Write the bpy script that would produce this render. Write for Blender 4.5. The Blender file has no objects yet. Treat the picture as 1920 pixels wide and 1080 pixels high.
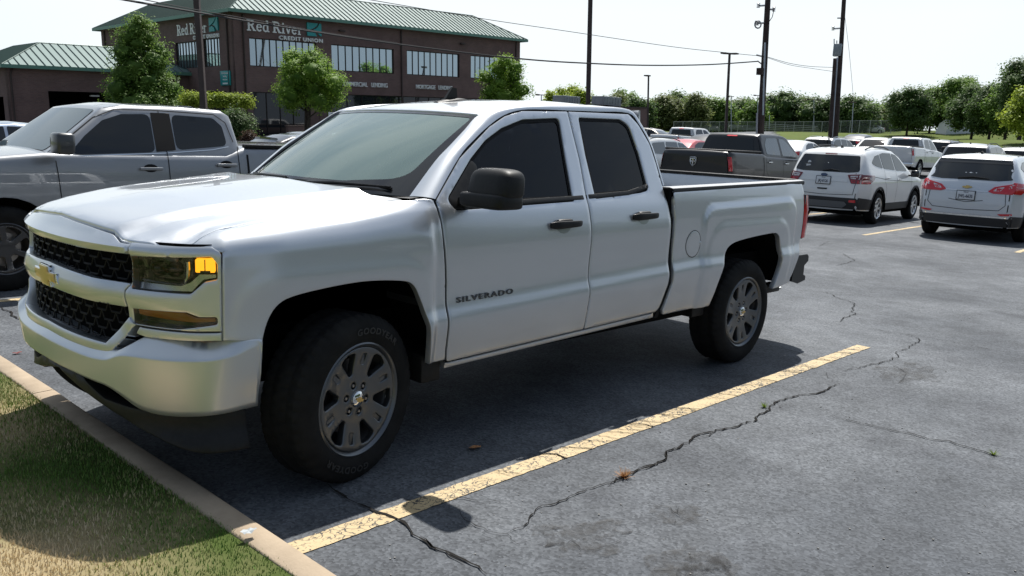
import bpy, bmesh, math, random
import numpy as np
from mathutils import Vector, Matrix, geometry, noise

random.seed(7); RNG = np.random.default_rng(7)
SC = bpy.context.scene
COL = SC.collection
R_ = math.radians

# ------------------------------------------------------------------ camera
CAM_POS = np.array([-2.3205, -4.1634, 1.6565])
YAW, PITCH, ROLL, FPX = 0.8118, 0.1746, 0.0462, 1609.26
def cam_axes():
    cy, sy, cp, sp = math.cos(YAW), math.sin(YAW), math.cos(PITCH), math.sin(PITCH)
    f = np.array([sy*cp, cy*cp, -sp]); r = np.array([cy, -sy, 0.]); u = np.cross(r, f)
    cr, sr = math.cos(ROLL), math.sin(ROLL)
    return cr*r+sr*u, -sr*r+cr*u, f
C_R, C_U, C_F = cam_axes()
cam_data = bpy.data.cameras.new('camera'); cam = bpy.data.objects.new('camera', cam_data); COL.objects.link(cam)
M = Matrix(((C_R[0], C_U[0], -C_F[0], CAM_POS[0]), (C_R[1], C_U[1], -C_F[1], CAM_POS[1]),
            (C_R[2], C_U[2], -C_F[2], CAM_POS[2]), (0, 0, 0, 1)))
cam.matrix_world = M
cam_data.sensor_fit = 'HORIZONTAL'; cam_data.sensor_width = 36.0
cam_data.lens = 36.0*FPX/1920.0
cam_data.clip_start = 0.05; cam_data.clip_end = 3000
SC.camera = cam

# ------------------------------------------------------------------ light
SUN_TO = Vector((0.47, 0.28, 1.0)).normalized()          # direction towards the sun
sun_el = math.asin(SUN_TO.z); sun_az = math.atan2(SUN_TO.x, SUN_TO.y)   # azimuth clockwise from +Y
world = bpy.data.worlds.new('World'); SC.world = world; world.use_nodes = True
wn = world.node_tree; wn.nodes.clear()
w_out = wn.nodes.new('ShaderNodeOutputWorld'); w_bg = wn.nodes.new('ShaderNodeBackground')
w_sky = wn.nodes.new('ShaderNodeTexSky'); w_sky.sky_type = 'NISHITA'; w_sky.sun_disc = False
w_sky.sun_elevation = sun_el; w_sky.sun_rotation = sun_az; w_sky.dust_density = 1.0; w_sky.air_density = 1.0
w_tc = wn.nodes.new('ShaderNodeTexCoord'); w_map = wn.nodes.new('ShaderNodeMapping')
w_map.inputs['Scale'].default_value = (0.8, 1.5, 3.0); w_map.inputs['Rotation'].default_value = (0.1, 0.0, 0.6)
w_n = wn.nodes.new('ShaderNodeTexNoise'); w_n.inputs['Scale'].default_value = 1.9; w_n.inputs['Detail'].default_value = 7; w_n.inputs['Roughness'].default_value = 0.55
w_rmp = wn.nodes.new('ShaderNodeValToRGB')
w_rmp.color_ramp.elements[0].position = 0.36; w_rmp.color_ramp.elements[0].color = (0.08,)*3+(1,)
w_rmp.color_ramp.elements[1].position = 0.60; w_rmp.color_ramp.elements[1].color = (0.80,)*3+(1,)
w_mix = wn.nodes.new('ShaderNodeMix'); w_mix.data_type = 'RGBA'
# thin cloud, brightest on the sun's side of the sky, greyer away from it
w_dot = wn.nodes.new('ShaderNodeVectorMath'); w_dot.operation = 'DOT_PRODUCT'; w_dot.inputs[1].default_value = tuple(Vector((.65, .62, .43)).normalized())      # the bright bank of cloud stands over the building and the field
w_cr = wn.nodes.new('ShaderNodeValToRGB'); w_mr = wn.nodes.new('ShaderNodeMapRange'); w_mr.inputs['From Min'].default_value = -1; w_mr.inputs['From Max'].default_value = 1
ce = w_cr.color_ramp.elements; ce[0].position = .40; ce[0].color = (.25, .29, .34, 1); ce[1].position = .93; ce[1].color = (.87, .93, .96, 1); cm = ce.new(.66); cm.color = (.44, .50, .56, 1); cm2 = ce.new(.86); cm2.color = (.77, .86, .92, 1)
w_sc = wn.nodes.new('ShaderNodeVectorMath'); w_sc.operation = 'SCALE'; w_sc.inputs['Scale'].default_value = 9.5
w_bg.inputs['Strength'].default_value = 0.088
L = wn.links.new
L(w_tc.outputs['Generated'], w_dot.inputs[0]); L(w_dot.outputs['Value'], w_mr.inputs['Value']); L(w_mr.outputs['Result'], w_cr.inputs['Fac']); L(w_cr.outputs['Color'], w_sc.inputs[0]); L(w_sc.outputs['Vector'], w_mix.inputs['B'])
L(w_tc.outputs['Generated'], w_map.inputs['Vector']); L(w_map.outputs['Vector'], w_n.inputs['Vector'])
# white haze stands low over the horizon; overhead the cloud thins to blue
w_sep = wn.nodes.new('ShaderNodeSeparateXYZ'); w_hz = wn.nodes.new('ShaderNodeMapRange'); w_hz.inputs['From Min'].default_value = .14; w_hz.inputs['From Max'].default_value = .42; w_hz.inputs['To Min'].default_value = 1.0; w_hz.inputs['To Max'].default_value = 0.0
w_mul = wn.nodes.new('ShaderNodeMath'); w_mul.operation = 'MAXIMUM'
L(w_tc.outputs['Generated'], w_sep.inputs['Vector']); L(w_sep.outputs['Z'], w_hz.inputs['Value']); L(w_hz.outputs['Result'], w_mul.inputs[0])
L(w_n.outputs['Fac'], w_rmp.inputs['Fac']); L(w_rmp.outputs['Color'], w_mul.inputs[1]); L(w_mul.outputs['Value'], w_mix.inputs['Factor'])
L(w_sky.outputs['Color'], w_mix.inputs['A']); L(w_mix.outputs['Result'], w_bg.inputs['Color'])
L(w_bg.outputs['Background'], w_out.inputs['Surface'])

sun_d = bpy.data.lights.new('sun', 'SUN'); sun_d.energy = 5.0; sun_d.angle = R_(0.6); sun_d.color = (1.0, 0.965, 0.91)
sun = bpy.data.objects.new('sun', sun_d); COL.objects.link(sun)
sun.rotation_euler = (-SUN_TO).to_track_quat('-Z', 'Y').to_euler(); sun.location = (0, 0, 30)

SC.view_settings.view_transform = 'Standard'; SC.view_settings.look = 'None'
SC.view_settings.exposure = 0.42; SC.view_settings.gamma = 1.0
SC.cycles.max_bounces = 8; SC.cycles.diffuse_bounces = 3; SC.cycles.glossy_bounces = 4
SC.cycles.transparent_max_bounces = 24; SC.cycles.transmission_bounces = 4
SC.cycles.use_denoising = True
SC.cycles.caustics_reflective = False; SC.cycles.caustics_refractive = False

# ------------------------------------------------------------------ bookkeeping
def tag(o, label=None, cat=None, group=None, kind=None):
    if label: o['label'] = label
    if cat: o['category'] = cat
    if group: o['group'] = group
    if kind: o['kind'] = kind
    return o
def thing(name, label, cat, loc=(0, 0, 0), rz=0.0, group=None):
    o = bpy.data.objects.new(name, None); o.empty_display_size = 0.3; COL.objects.link(o)
    o.location = loc; o.rotation_euler = (0, 0, rz)
    return tag(o, label, cat, group)
def copy_tree(o, parent=None):
    c = o.copy(); COL.objects.link(c); c.parent = parent
    for ch in o.children: copy_tree(ch, c)
    return c
def mesh_obj(name, verts, faces, mat=None, parent=None, smooth=True, angle=35):
    me = bpy.data.meshes.new(name)
    me.from_pydata([tuple(map(float, v)) for v in verts], [], [tuple(int(i) for i in f) for f in faces])
    me.validate(); me.update()
    if smooth:
        me.shade_smooth()
        try: me.set_sharp_from_angle(angle=R_(angle))
        except Exception: pass
    if mat is not None:
        for m in (mat if isinstance(mat, (list, tuple)) else [mat]): me.materials.append(m)
    o = bpy.data.objects.new(name, me); COL.objects.link(o)
    if parent: o.parent = parent
    return o

# ------------------------------------------------------------------ materials
def new_mat(name):
    m = bpy.data.materials.new(name); m.use_nodes = True
    nt = m.node_tree; b = nt.nodes['Principled BSDF']
    return m, nt, b
def simple(name, col, rough=0.5, metal=0.0, coat=0.0, spec=0.5, emit=None, estr=0.0, coat_rough=0.03):
    m, nt, b = new_mat(name)
    b.inputs['Base Color'].default_value = (*col, 1); b.inputs['Roughness'].default_value = rough
    b.inputs['Metallic'].default_value = metal; b.inputs['Coat Weight'].default_value = coat
    b.inputs['Coat Roughness'].default_value = coat_rough
    b.inputs['Specular IOR Level'].default_value = spec
    if emit: b.inputs['Emission Color'].default_value = (*emit, 1); b.inputs['Emission Strength'].default_value = estr
    return m
def noisy(name, c1, c2, scale=5, detail=6, rough=0.8, bump=0.0, bscale=None, metal=0, spec=0.4, lo=0.35, hi=0.65, coat=0, obj=True, nrough=0.6, bdist=0.01):
    m, nt, b = new_mat(name); N = nt.nodes.new; K = nt.links.new
    tc = N('ShaderNodeTexCoord'); n = N('ShaderNodeTexNoise'); n.inputs['Scale'].default_value = scale; n.inputs['Detail'].default_value = detail
    n.inputs['Roughness'].default_value = nrough
    r = N('ShaderNodeValToRGB'); r.color_ramp.elements[0].position = lo; r.color_ramp.elements[1].position = hi
    r.color_ramp.elements[0].color = (*c1, 1); r.color_ramp.elements[1].color = (*c2, 1)
    K(tc.outputs['Object'], n.inputs['Vector']); K(n.outputs['Fac'], r.inputs['Fac']); K(r.outputs['Color'], b.inputs['Base Color'])
    b.inputs['Roughness'].default_value = rough; b.inputs['Metallic'].default_value = metal
    b.inputs['Specular IOR Level'].default_value = spec; b.inputs['Coat Weight'].default_value = coat
    if bump > 0:
        n2 = N('ShaderNodeTexNoise'); n2.inputs['Scale'].default_value = bscale or scale*4; n2.inputs['Detail'].default_value = 4
        bp = N('ShaderNodeBump'); bp.inputs['Strength'].default_value = bump; bp.inputs['Distance'].default_value = bdist
        K(tc.outputs['Object'], n2.inputs['Vector']); K(n2.outputs['Fac'], bp.inputs['Height']); K(bp.outputs['Normal'], b.inputs['Normal'])
    return m
def paint(name, col, metal=0.8, rough=0.34, coat=1.0, flake=0.06):
    """metallic car paint: fine flake in the base, clear coat, a thin film of dust low on the body"""
    m, nt, b = new_mat(name); N = nt.nodes.new; K = nt.links.new
    tc = N('ShaderNodeTexCoord')
    fl = N('ShaderNodeTexNoise'); fl.inputs['Scale'].default_value = 700; fl.inputs['Detail'].default_value = 2
    mx = N('ShaderNodeMix'); mx.data_type = 'RGBA'
    mx.inputs['A'].default_value = (*[c*(1-flake*2) for c in col], 1); mx.inputs['B'].default_value = (*[min(1, c*(1+flake*2)) for c in col], 1)
    K(tc.outputs['Object'], fl.inputs['Vector']); K(fl.outputs['Fac'], mx.inputs['Factor'])
    dn = N('ShaderNodeTexNoise'); dn.inputs['Scale'].default_value = 3.5; dn.inputs['Detail'].default_value = 8
    K(tc.outputs['Object'], dn.inputs['Vector'])
    sp = N('ShaderNodeSeparateXYZ'); K(tc.outputs['Object'], sp.inputs['Vector'])
    mr = N('ShaderNodeMapRange'); mr.inputs['From Min'].default_value = 0.35; mr.inputs['From Max'].default_value = 0.8
    mr.inputs['To Min'].default_value = 0.30; mr.inputs['To Max'].default_value = 0.02
    K(sp.outputs['Z'], mr.inputs['Value'])
    mul = N('ShaderNodeMath'); mul.operation = 'MULTIPLY'; K(mr.outputs['Result'], mul.inputs[0]); K(dn.outputs['Fac'], mul.inputs[1])
    m2 = N('ShaderNodeMix'); m2.data_type = 'RGBA'; m2.inputs['B'].default_value = (0.20, 0.17, 0.13, 1)
    K(mul.outputs['Value'], m2.inputs['Factor']); K(mx.outputs['Result'], m2.inputs['A']); K(m2.outputs['Result'], b.inputs['Base Color'])
    ro = N('ShaderNodeMath'); ro.operation = 'ADD'; ro.inputs[1].default_value = rough; K(mul.outputs['Value'], ro.inputs[0]); K(ro.outputs['Value'], b.inputs['Roughness'])
    b.inputs['Metallic'].default_value = metal; b.inputs['Coat Weight'].default_value = coat; b.inputs['Coat Roughness'].default_value = 0.03
    return m
def glass(name, tint=(0.5, 0.55, 0.55), ior=1.5, body=0.0, bodycol=(0.3, 0.35, 0.35)):
    """thin pane: tinted see-through with a true Fresnel reflection"""
    m = bpy.data.materials.new(name); m.use_nodes = True; nt = m.node_tree; nt.nodes.clear(); N = nt.nodes.new; K = nt.links.new
    out = N('ShaderNodeOutputMaterial'); tr = N('ShaderNodeBsdfTransparent'); tr.inputs['Color'].default_value = (*tint, 1)
    gl = N('ShaderNodeBsdfGlossy'); gl.inputs['Roughness'].default_value = 0.035
    fr = N('ShaderNodeFresnel'); fr.inputs['IOR'].default_value = ior
    mx = N('ShaderNodeMixShader'); K(fr.outputs['Fac'], mx.inputs['Fac']); K(gl.outputs['BSDF'], mx.inputs[2])
    if body > 0:
        df = N('ShaderNodeBsdfDiffuse'); df.inputs['Color'].default_value = (*bodycol, 1)
        m2 = N('ShaderNodeMixShader'); m2.inputs['Fac'].default_value = body; K(tr.outputs['BSDF'], m2.inputs[1]); K(df.outputs['BSDF'], m2.inputs[2]); K(m2.outputs['Shader'], mx.inputs[1])
    else: K(tr.outputs['BSDF'], mx.inputs[1])
    K(mx.outputs['Shader'], out.inputs['Surface'])
    return m

# ------------------------------------------------------------------ geometry tools
def table(knots, step=0.004, sig=3):
    k = np.array(knots, float); x = np.arange(k[0, 0], k[-1, 0]+step, step); y = np.interp(x, k[:, 0], k[:, 1])
    n = int(sig*3); g = np.exp(-0.5*(np.arange(-n, n+1)/sig)**2); g /= g.sum()
    yp = np.concatenate([2*y[0]-y[n:0:-1], y, 2*y[-1]-y[-2:-n-2:-1]]) if len(y) > n+2 else y
    ys = np.convolve(yp, g, 'valid') if len(y) > n+2 else y
    return lambda q: np.interp(q, x, ys)
def sstep(x, a, b):
    t = np.clip((np.asarray(x, float)-a)/(b-a), 0, 1); return t*t*(3-2*t)
def inside(P, poly):
    x, y = P[:, 0], P[:, 1]; c = np.zeros(len(P), bool); n = len(poly); j = n-1
    for i in range(n):
        xi, yi = poly[i]; xj, yj = poly[j]
        with np.errstate(divide='ignore', invalid='ignore'):
            t = ((yi > y) != (yj > y)) & (x < (xj-xi)*(y-yi)/(yj-yi+1e-300)+xi)
        c ^= t; j = i
    return c
def edist(P, polys):
    d = np.full(len(P), 1e9)
    for poly in polys:
        A = np.asarray(poly); B = np.roll(A, -1, 0)
        for a, b in zip(A, B):
            e = b-a; l = e@e
            if l < 1e-14: continue
            t = np.clip(((P-a)@e)/l, 0, 1); q = P-(a+t[:, None]*e); d = np.minimum(d, np.hypot(q[:, 0], q[:, 1]))
    return d
def fillet(poly, r, n=5):
    """round the corners of a closed polygon; r is one radius or a list"""
    P = [np.array(p[:2], float) for p in poly]; out = []; N = len(P)
    for i in range(N):
        ri = r[i] if isinstance(r, (list, tuple)) else r
        a, b, c = P[i-1], P[i], P[(i+1) % N]
        u = a-b; v = c-b; lu, lv = np.hypot(*u), np.hypot(*v)
        if ri <= 0 or lu < 1e-9 or lv < 1e-9: out.append(b); continue
        u /= lu; v /= lv; ang = math.acos(max(-1, min(1, float(u@v))))
        if ang > 3.05: out.append(b); continue
        t = min(ri/math.tan(ang/2), 0.48*lu, 0.48*lv)
        p0, p1 = b+u*t, b+v*t
        for k in range(n+1):
            s = k/n; out.append((1-s)**2*p0+2*s*(1-s)*b+s*s*p1)
    return [tuple(p) for p in out]
def resample(poly, step):
    out = []; P = [np.array(p[:2], float) for p in poly]
    for i, a in enumerate(P):
        b = P[(i+1) % len(P)]; l = np.hypot(*(b-a))
        if l < 1e-6: continue
        n = max(1, int(math.ceil(l/step)))
        for k in range(n): out.append(a+(b-a)*k/n)
    return np.array(out)
def triangulate(poly, holes, step, rings=()):
    loops = [resample(poly, step)]+[resample(h, step) for h in holes]
    V = []; E = []
    for lp in loops:
        o = len(V); n = len(lp); V += [tuple(p) for p in lp]; E += [(o+i, o+(i+1) % n) for i in range(n)]
    nb = len(V)
    mn, mx = loops[0].min(0), loops[0].max(0)
    gx = np.arange(mn[0]+step*.5, mx[0], step); gy = np.arange(mn[1]+step*.5, mx[1], step)
    G = np.array([(a, b) for a in gx for b in gy]) if len(gx) and len(gy) else np.zeros((0, 2))
    rmax = max(rings) if rings else 0
    def keep(P, lo):
        if len(P) == 0: return P
        m = inside(P, poly)
        for h in holes: m &= ~inside(P, h)
        P = P[m]
        return P[edist(P, loops) >= lo] if len(P) else P
    G = keep(G, max(rmax*1.3, step*.45))
    extra = [G]
    for rg in rings:
        for lp in loops:
            nx = np.roll(lp, -1, 0)-np.roll(lp, 1, 0); L_ = np.hypot(nx[:, 0], nx[:, 1])+1e-12
            nrm = np.stack([-nx[:, 1]/L_, nx[:, 0]/L_], 1)
            for s in (1, -1):
                extra.append(keep(lp+nrm*rg*s, rg*.93))
    pts = np.concatenate([np.array(V)]+[e for e in extra if len(e)])
    v2, e2, f2, *_ = geometry.delaunay_2d_cdt([Vector(p) for p in pts], E, [], 0, 1e-6)
    v2 = np.array([(v.x, v.y) for v in v2]); f = np.array([list(t) for t in f2 if len(t) == 3])
    cen = v2[f].mean(1); m = inside(cen, poly)
    for h in holes: m &= ~inside(cen, h)
    return v2, f[m], loops
def panel(name, poly, F, mat, parent, holes=(), step=.035, r=.005, thick=.018, ref=(1.8, 0, .8), smooth=True, off=0.0, angle=40, rings=None):
    """a sheet cut to `poly` (less the holes) in the (u,v) plane, bent onto F, edges rounded by r and turned inwards by thick"""
    v2, f, loops = triangulate([tuple(p[:2]) for p in poly], [[tuple(p[:2]) for p in h] for h in holes], step, rings if rings is not None else ((r*.35, r) if r > 0 else ()))
    used = np.unique(f); remap = -np.ones(len(v2), int); remap[used] = np.arange(len(used)); v2 = v2[used]; f = remap[f]
    def ev(P):
        q = F(P[:, 0], P[:, 1]); e = 1e-3
        du = F(P[:, 0]+e, P[:, 1])-F(P[:, 0]-e, P[:, 1]); dv = F(P[:, 0], P[:, 1]+e)-F(P[:, 0], P[:, 1]-e)
        n = np.cross(du, dv); n /= (np.linalg.norm(n, axis=1)[:, None]+1e-12); return q, n
    P3, Nn = ev(v2)
    if callable(ref): sgn = 1 if np.mean(np.einsum('ij,ij->i', Nn, ref(P3))) > 0 else -1
    else: sgn = 1 if np.mean(np.einsum('ij,ij->i', Nn, P3-np.array(ref))) > 0 else -1
    Nn = Nn*sgn
    if r > 0:
        d = edist(v2, loops); t = np.clip(1-d/r, 0, 1); dep = r*(1-np.sqrt(np.maximum(0, 1-t*t)))
        P3 = P3-Nn*dep[:, None]
    P3 = P3+Nn*off
    a, b, c = P3[f[:, 0]], P3[f[:, 1]], P3[f[:, 2]]
    fn = np.cross(b-a, c-a); s = np.einsum('ij,ij->i', fn, Nn[f[:, 0]]) < 0
    f[s] = f[s][:, ::-1]
    faces = [tuple(t) for t in f]; verts = list(P3)
    if thick > 0:
        cnt = {}
        for t in faces:
            for i in range(3):
                e = (t[i], t[(i+1) % 3]); cnt[e] = cnt.get(e, 0)+1
        be = [e for e in cnt if (e[1], e[0]) not in cnt]; mp = {}
        for e in be:
            for k in e:
                if k not in mp: mp[k] = len(verts); verts.append(P3[k]-Nn[k]*thick)
            faces.append((e[1], e[0], mp[e[0]], mp[e[1]]))
    return mesh_obj(name, verts, faces, mat, parent, smooth, angle)
def grid(name, P, mat, parent, closeu=False, closev=False, smooth=True, angle=35, caps=False):
    """P[i][j] -> quads"""
    P = np.asarray(P, float); nu, nv = P.shape[:2]; f = []
    for i in range(nu if closeu else nu-1):
        for j in range(nv if closev else nv-1):
            a, b = i*nv+j, i*nv+(j+1) % nv; c, d = ((i+1) % nu)*nv+(j+1) % nv, ((i+1) % nu)*nv+j
            f.append((a, b, c, d))
    if caps and closev: f.append(tuple(range(nv-1, -1, -1))); f.append(tuple((nu-1)*nv+j for j in range(nv)))
    return mesh_obj(name, P.reshape(-1, 3), f, mat, parent, smooth, angle)
class MB:
    """collects simple shapes into one mesh"""
    def __init__(s): s.v = []; s.f = []; s.m = []; s.mi = 0
    def add(s, V, Fc):
        o = len(s.v); s.v += [tuple(map(float, p)) for p in V]; s.f += [tuple(int(i)+o for i in t) for t in Fc]; s.m += [s.mi]*len(Fc); return s
    def box(s, c, d, rz=0, bev=0, mat=None):
        hx, hy, hz = d[0]/2, d[1]/2, d[2]/2; b = min(bev, hx*.9, hy*.9, hz*.9)
        if b <= 0:
            V = [(x, y, z) for x in (-hx, hx) for y in (-hy, hy) for z in (-hz, hz)]
            Fc = [(0, 1, 3, 2), (4, 6, 7, 5), (0, 4, 5, 1), (2, 3, 7, 6), (0, 2, 6, 4), (1, 5, 7, 3)]
        else:
            bm = bmesh.new(); bmesh.ops.create_cube(bm, size=1)
            for v in bm.verts: v.co = Vector((v.co.x*2*hx, v.co.y*2*hy, v.co.z*2*hz))
            bmesh.ops.bevel(bm, geom=bm.edges[:], offset=b, segments=2, profile=.5, affect='EDGES')
            V = [tuple(v.co) for v in bm.verts]; Fc = [tuple(v.index for v in q.verts) for q in bm.faces]; bm.free()
        if mat is not None: V = [tuple(mat @ Vector(p)) for p in V]
        cz, sz = math.cos(rz), math.sin(rz)
        return s.add([(c[0]+x*cz-y*sz, c[1]+x*sz+y*cz, c[2]+z) for x, y, z in V], Fc)
    def tube(s, pts, rad, n=8, cap=True):
        P = [Vector(p) for p in pts]; rs = rad if isinstance(rad, (list, tuple)) else [rad]*len(P); V = []; Fc = []
        up = None
        for i, p in enumerate(P):
            t = (P[min(i+1, len(P)-1)]-P[max(i-1, 0)]).normalized()
            if up is None: up = Vector((0, 0, 1)) if abs(t.z) < .9 else Vector((1, 0, 0))
            a = t.cross(up).normalized(); b = a.cross(t).normalized(); up = b
            for k in range(n):
                q = p+(a*math.cos(2*math.pi*k/n)+b*math.sin(2*math.pi*k/n))*rs[i]; V.append(tuple(q))
        for i in range(len(P)-1):
            for k in range(n): Fc.append((i*n+k, i*n+(k+1) % n, (i+1)*n+(k+1) % n, (i+1)*n+k))
        if cap: Fc.append(tuple(range(n-1, -1, -1))); Fc.append(tuple((len(P)-1)*n+k for k in range(n)))
        return s.add(V, Fc)
    def lathe(s, prof, n=48, axis='y', c=(0, 0, 0)):
        """prof: (radius, offset along the axis)"""
        V = []; Fc = []; m = len(prof)
        for i in range(n):
            a = 2*math.pi*i/n; ca, sa = math.cos(a), math.sin(a)
            for r, o in prof:
                if axis == 'y': V.append((c[0]+r*ca, c[1]+o, c[2]+r*sa))
                elif axis == 'z': V.append((c[0]+r*ca, c[1]+r*sa, c[2]+o))
                else: V.append((c[0]+o, c[1]+r*ca, c[2]+r*sa))
        for i in range(n):
            for j in range(m-1): Fc.append((i*m+j, i*m+j+1, ((i+1) % n)*m+j+1, ((i+1) % n)*m+j))
        return s.add(V, Fc)
    def prism(s, poly, a, b, axis='z'):
        n = len(poly)
        def q(p, h): return (p[0], p[1], h) if axis == 'z' else ((p[0], h, p[1]) if axis == 'y' else (h, p[0], p[1]))
        V = [q(p, a) for p in poly]+[q(p, b) for p in poly]
        return s.add(V, [tuple(range(n-1, -1, -1)), tuple(range(n, 2*n))]+[(i, (i+1) % n, n+(i+1) % n, n+i) for i in range(n)])
    def build(s, name, mat, parent=None, smooth=True, angle=35, loc=None):
        o = mesh_obj(name, s.v, s.f, mat, parent, smooth, angle)
        if isinstance(mat, (list, tuple)):
            for p, k in zip(o.data.polygons, s.m): p.material_index = k
        bm = bmesh.new(); bm.from_mesh(o.data); bmesh.ops.recalc_face_normals(bm, faces=bm.faces); bm.to_mesh(o.data); bm.free()
        if loc is not None: o.location = loc
        return o
# ================================================================== ground
def asphalt_material():
    m, nt, b = new_mat('worn_asphalt'); N = nt.nodes.new; K = nt.links.new
    tc = N('ShaderNodeTexCoord')
    def noise_(sc, det=4, ro=.6):
        n = N('ShaderNodeTexNoise'); n.inputs['Scale'].default_value = sc; n.inputs['Detail'].default_value = det; n.inputs['Roughness'].default_value = ro; K(tc.outputs['Object'], n.inputs['Vector']); return n
    def ramp(src, p0, p1, c0, c1):
        r = N('ShaderNodeValToRGB'); r.color_ramp.elements[0].position = p0; r.color_ramp.elements[1].position = p1; r.color_ramp.elements[0].color = (*c0, 1); r.color_ramp.elements[1].color = (*c1, 1); K(src, r.inputs['Fac']); return r
    def mixc(a, bb, fac, mode='MIX'):
        x = N('ShaderNodeMix'); x.data_type = 'RGBA'; x.blend_type = mode
        K(a, x.inputs['A']); K(bb, x.inputs['B'])
        if isinstance(fac, float): x.inputs['Factor'].default_value = fac
        else: K(fac, x.inputs['Factor'])
        return x
    big = ramp(noise_(.55, 6).outputs['Fac'], .36, .64, (.051, .057, .066), (.108, .117, .129))
    mid = ramp(noise_(3.2, 8, .7).outputs['Fac'], .3, .7, (.72, .72, .72), (1.22, 1.22, 1.22))
    a = mixc(big.outputs['Color'], mid.outputs['Color'], 1.0, 'MULTIPLY')
    vo = N('ShaderNodeTexVoronoi'); vo.inputs['Scale'].default_value = 78; K(tc.outputs['Object'], vo.inputs['Vector'])
    sp = ramp(vo.outputs['Color'], .0, 1.0, (.35, .36, .37), (1.85, 1.82, 1.78))
    a = mixc(a.outputs['Result'], sp.outputs['Color'], .72, 'MULTIPLY')
    fn = ramp(noise_(60, 3, .7).outputs['Fac'], .58, .72, (1, 1, 1), (.45, .45, .46))
    a = mixc(a.outputs['Result'], fn.outputs['Color'], .8, 'MULTIPLY')
    st = ramp(noise_(1.4, 6, .65).outputs['Fac'], .56, .68, (1, 1, 1), (.62, .62, .64))
    a = mixc(a.outputs['Result'], st.outputs['Color'], .7, 'MULTIPLY')
    K(a.outputs['Result'], b.inputs['Base Color']); b.inputs['Roughness'].default_value = .82; b.inputs['Specular IOR Level'].default_value = .35
    bp = N('ShaderNodeBump'); bp.inputs['Strength'].default_value = .55; bp.inputs['Distance'].default_value = .004
    ad = N('ShaderNodeMath'); ad.operation = 'ADD'; K(vo.outputs['Distance'], ad.inputs[0]); K(noise_(45, 5, .7).outputs['Fac'], ad.inputs[1]); K(ad.outputs['Value'], bp.inputs['Height']); K(bp.outputs['Normal'], b.inputs['Normal'])
    return m
ASPHALT = asphalt_material()
def grass_ground_material():
    m, nt, b = new_mat('lawn_soil_and_thatch'); N = nt.nodes.new; K = nt.links.new
    tc = N('ShaderNodeTexCoord'); n = N('ShaderNodeTexNoise'); n.inputs['Scale'].default_value = .9; n.inputs['Detail'].default_value = 6; K(tc.outputs['Object'], n.inputs['Vector'])
    r = N('ShaderNodeValToRGB'); r.color_ramp.elements[0].position = .40; r.color_ramp.elements[1].position = .60; r.color_ramp.elements[0].color = (.06, .085, .022, 1); r.color_ramp.elements[1].color = (.30, .24, .14, 1)
    dn = N('ShaderNodeVectorMath'); dn.operation = 'DISTANCE'; dn.inputs[1].default_value = (-1.75, -.95, .1); K(tc.outputs['Object'], dn.inputs[0]); dm = N('ShaderNodeMapRange'); dm.inputs['From Min'].default_value = 1.0; dm.inputs['From Max'].default_value = .3; dm.inputs['To Min'].default_value = -.06; dm.inputs['To Max'].default_value = .2; K(dn.outputs['Value'], dm.inputs['Value']); da = N('ShaderNodeMath'); K(n.outputs['Fac'], da.inputs[0]); K(dm.outputs['Result'], da.inputs[1])
    K(da.outputs['Value'], r.inputs['Fac']); K(r.outputs['Color'], b.inputs['Base Color']); b.inputs['Roughness'].default_value = .95; b.inputs['Specular IOR Level'].default_value = .1; return m

def bp_ground(px, py, z=0.0):
    d = C_F+(px-960)/FPX*C_R-(py-540)/FPX*C_U; k = (z-CAM_POS[2])/d[2]; return CAM_POS+k*d
def bp_depth(px, py, depth):
    """world point seen at the pixel, at that distance along the viewing axis"""
    d = C_F+(px-960)/FPX*C_R-(py-540)/FPX*C_U; return CAM_POS+depth*d

# (pixel, roof line, distance, roof height) of the farther cars: the lot climbs gently towards them
ROOFS = [(1690, 258, 43.5, 1.93), (1815, 270, 34, 1.75), (1772, 264, 50, 1.75), (1560, 259, 46, 1.75), (1900, 278, 37, 1.75), (1628, 257, 50, 1.75), (1500, 264, 40, 1.44), (1240, 255, 27.5, 1.63), (1300, 265, 36, 1.46), (1290, 240, 50, 1.93), (1225, 241, 58, 1.75), (1330, 250, 40, 1.5)]
# height of the land: flat lot, then control points rising on the far side
CTRL = []
def ctl(px, py, depth): p = bp_depth(px, py, depth); CTRL.append((p[0], p[1], p[2]))
for px, py, dp in ((0, 262, 52), (250, 262, 50), (450, 262, 53), (700, 262, 60), (975, 258, 72), (1180, 250, 95), (1180, 246, 140), (1300, 248, 150), (1450, 249, 150),
                   (1450, 272, 75), (1500, 263, 92), (1600, 252, 130), (1700, 247, 160), (1800, 250, 130), (1900, 262, 90), (1920, 248, 120), (1750, 262, 90), (1600, 266, 80), (1900, 275, 60), (1780, 276, 60), (0, 250, 90), (-300, 250, 60), (2200, 270, 90), (450, 250, 110), (900, 248, 130), (1650, 243, 200), (1300, 243, 220), (2000, 245, 180)):
    ctl(px, py, dp)
for px, py, dp, hh in ROOFS: p = bp_depth(px, py, dp); CTRL.append((p[0], p[1], p[2]-hh))
for px in (600, 900, 1200, 1500, 1650, 1800, 1950):
    for dd in (19, 22.5): p = bp_depth(px, 400, dd); CTRL.append((p[0], p[1], 0.0))
CT = np.array(CTRL)
def land(x, y):
    x = np.atleast_1d(np.asarray(x, float)); y = np.atleast_1d(np.asarray(y, float)); num = np.zeros_like(x); den = np.full_like(x, 1e-9)
    for cx, cy, cz in CT:
        w = 1/((x-cx)**2+(y-cy)**2+14.)**2.0; num += w*cz; den += w
    r = np.hypot(x-CAM_POS[0], y-CAM_POS[1]); k = sstep(r, 22, 30)
    f = (x-CAM_POS[0])*C_F[0]+(y-CAM_POS[1])*C_F[1]
    return k*(num/den)*sstep(f, 5, 30)
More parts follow.
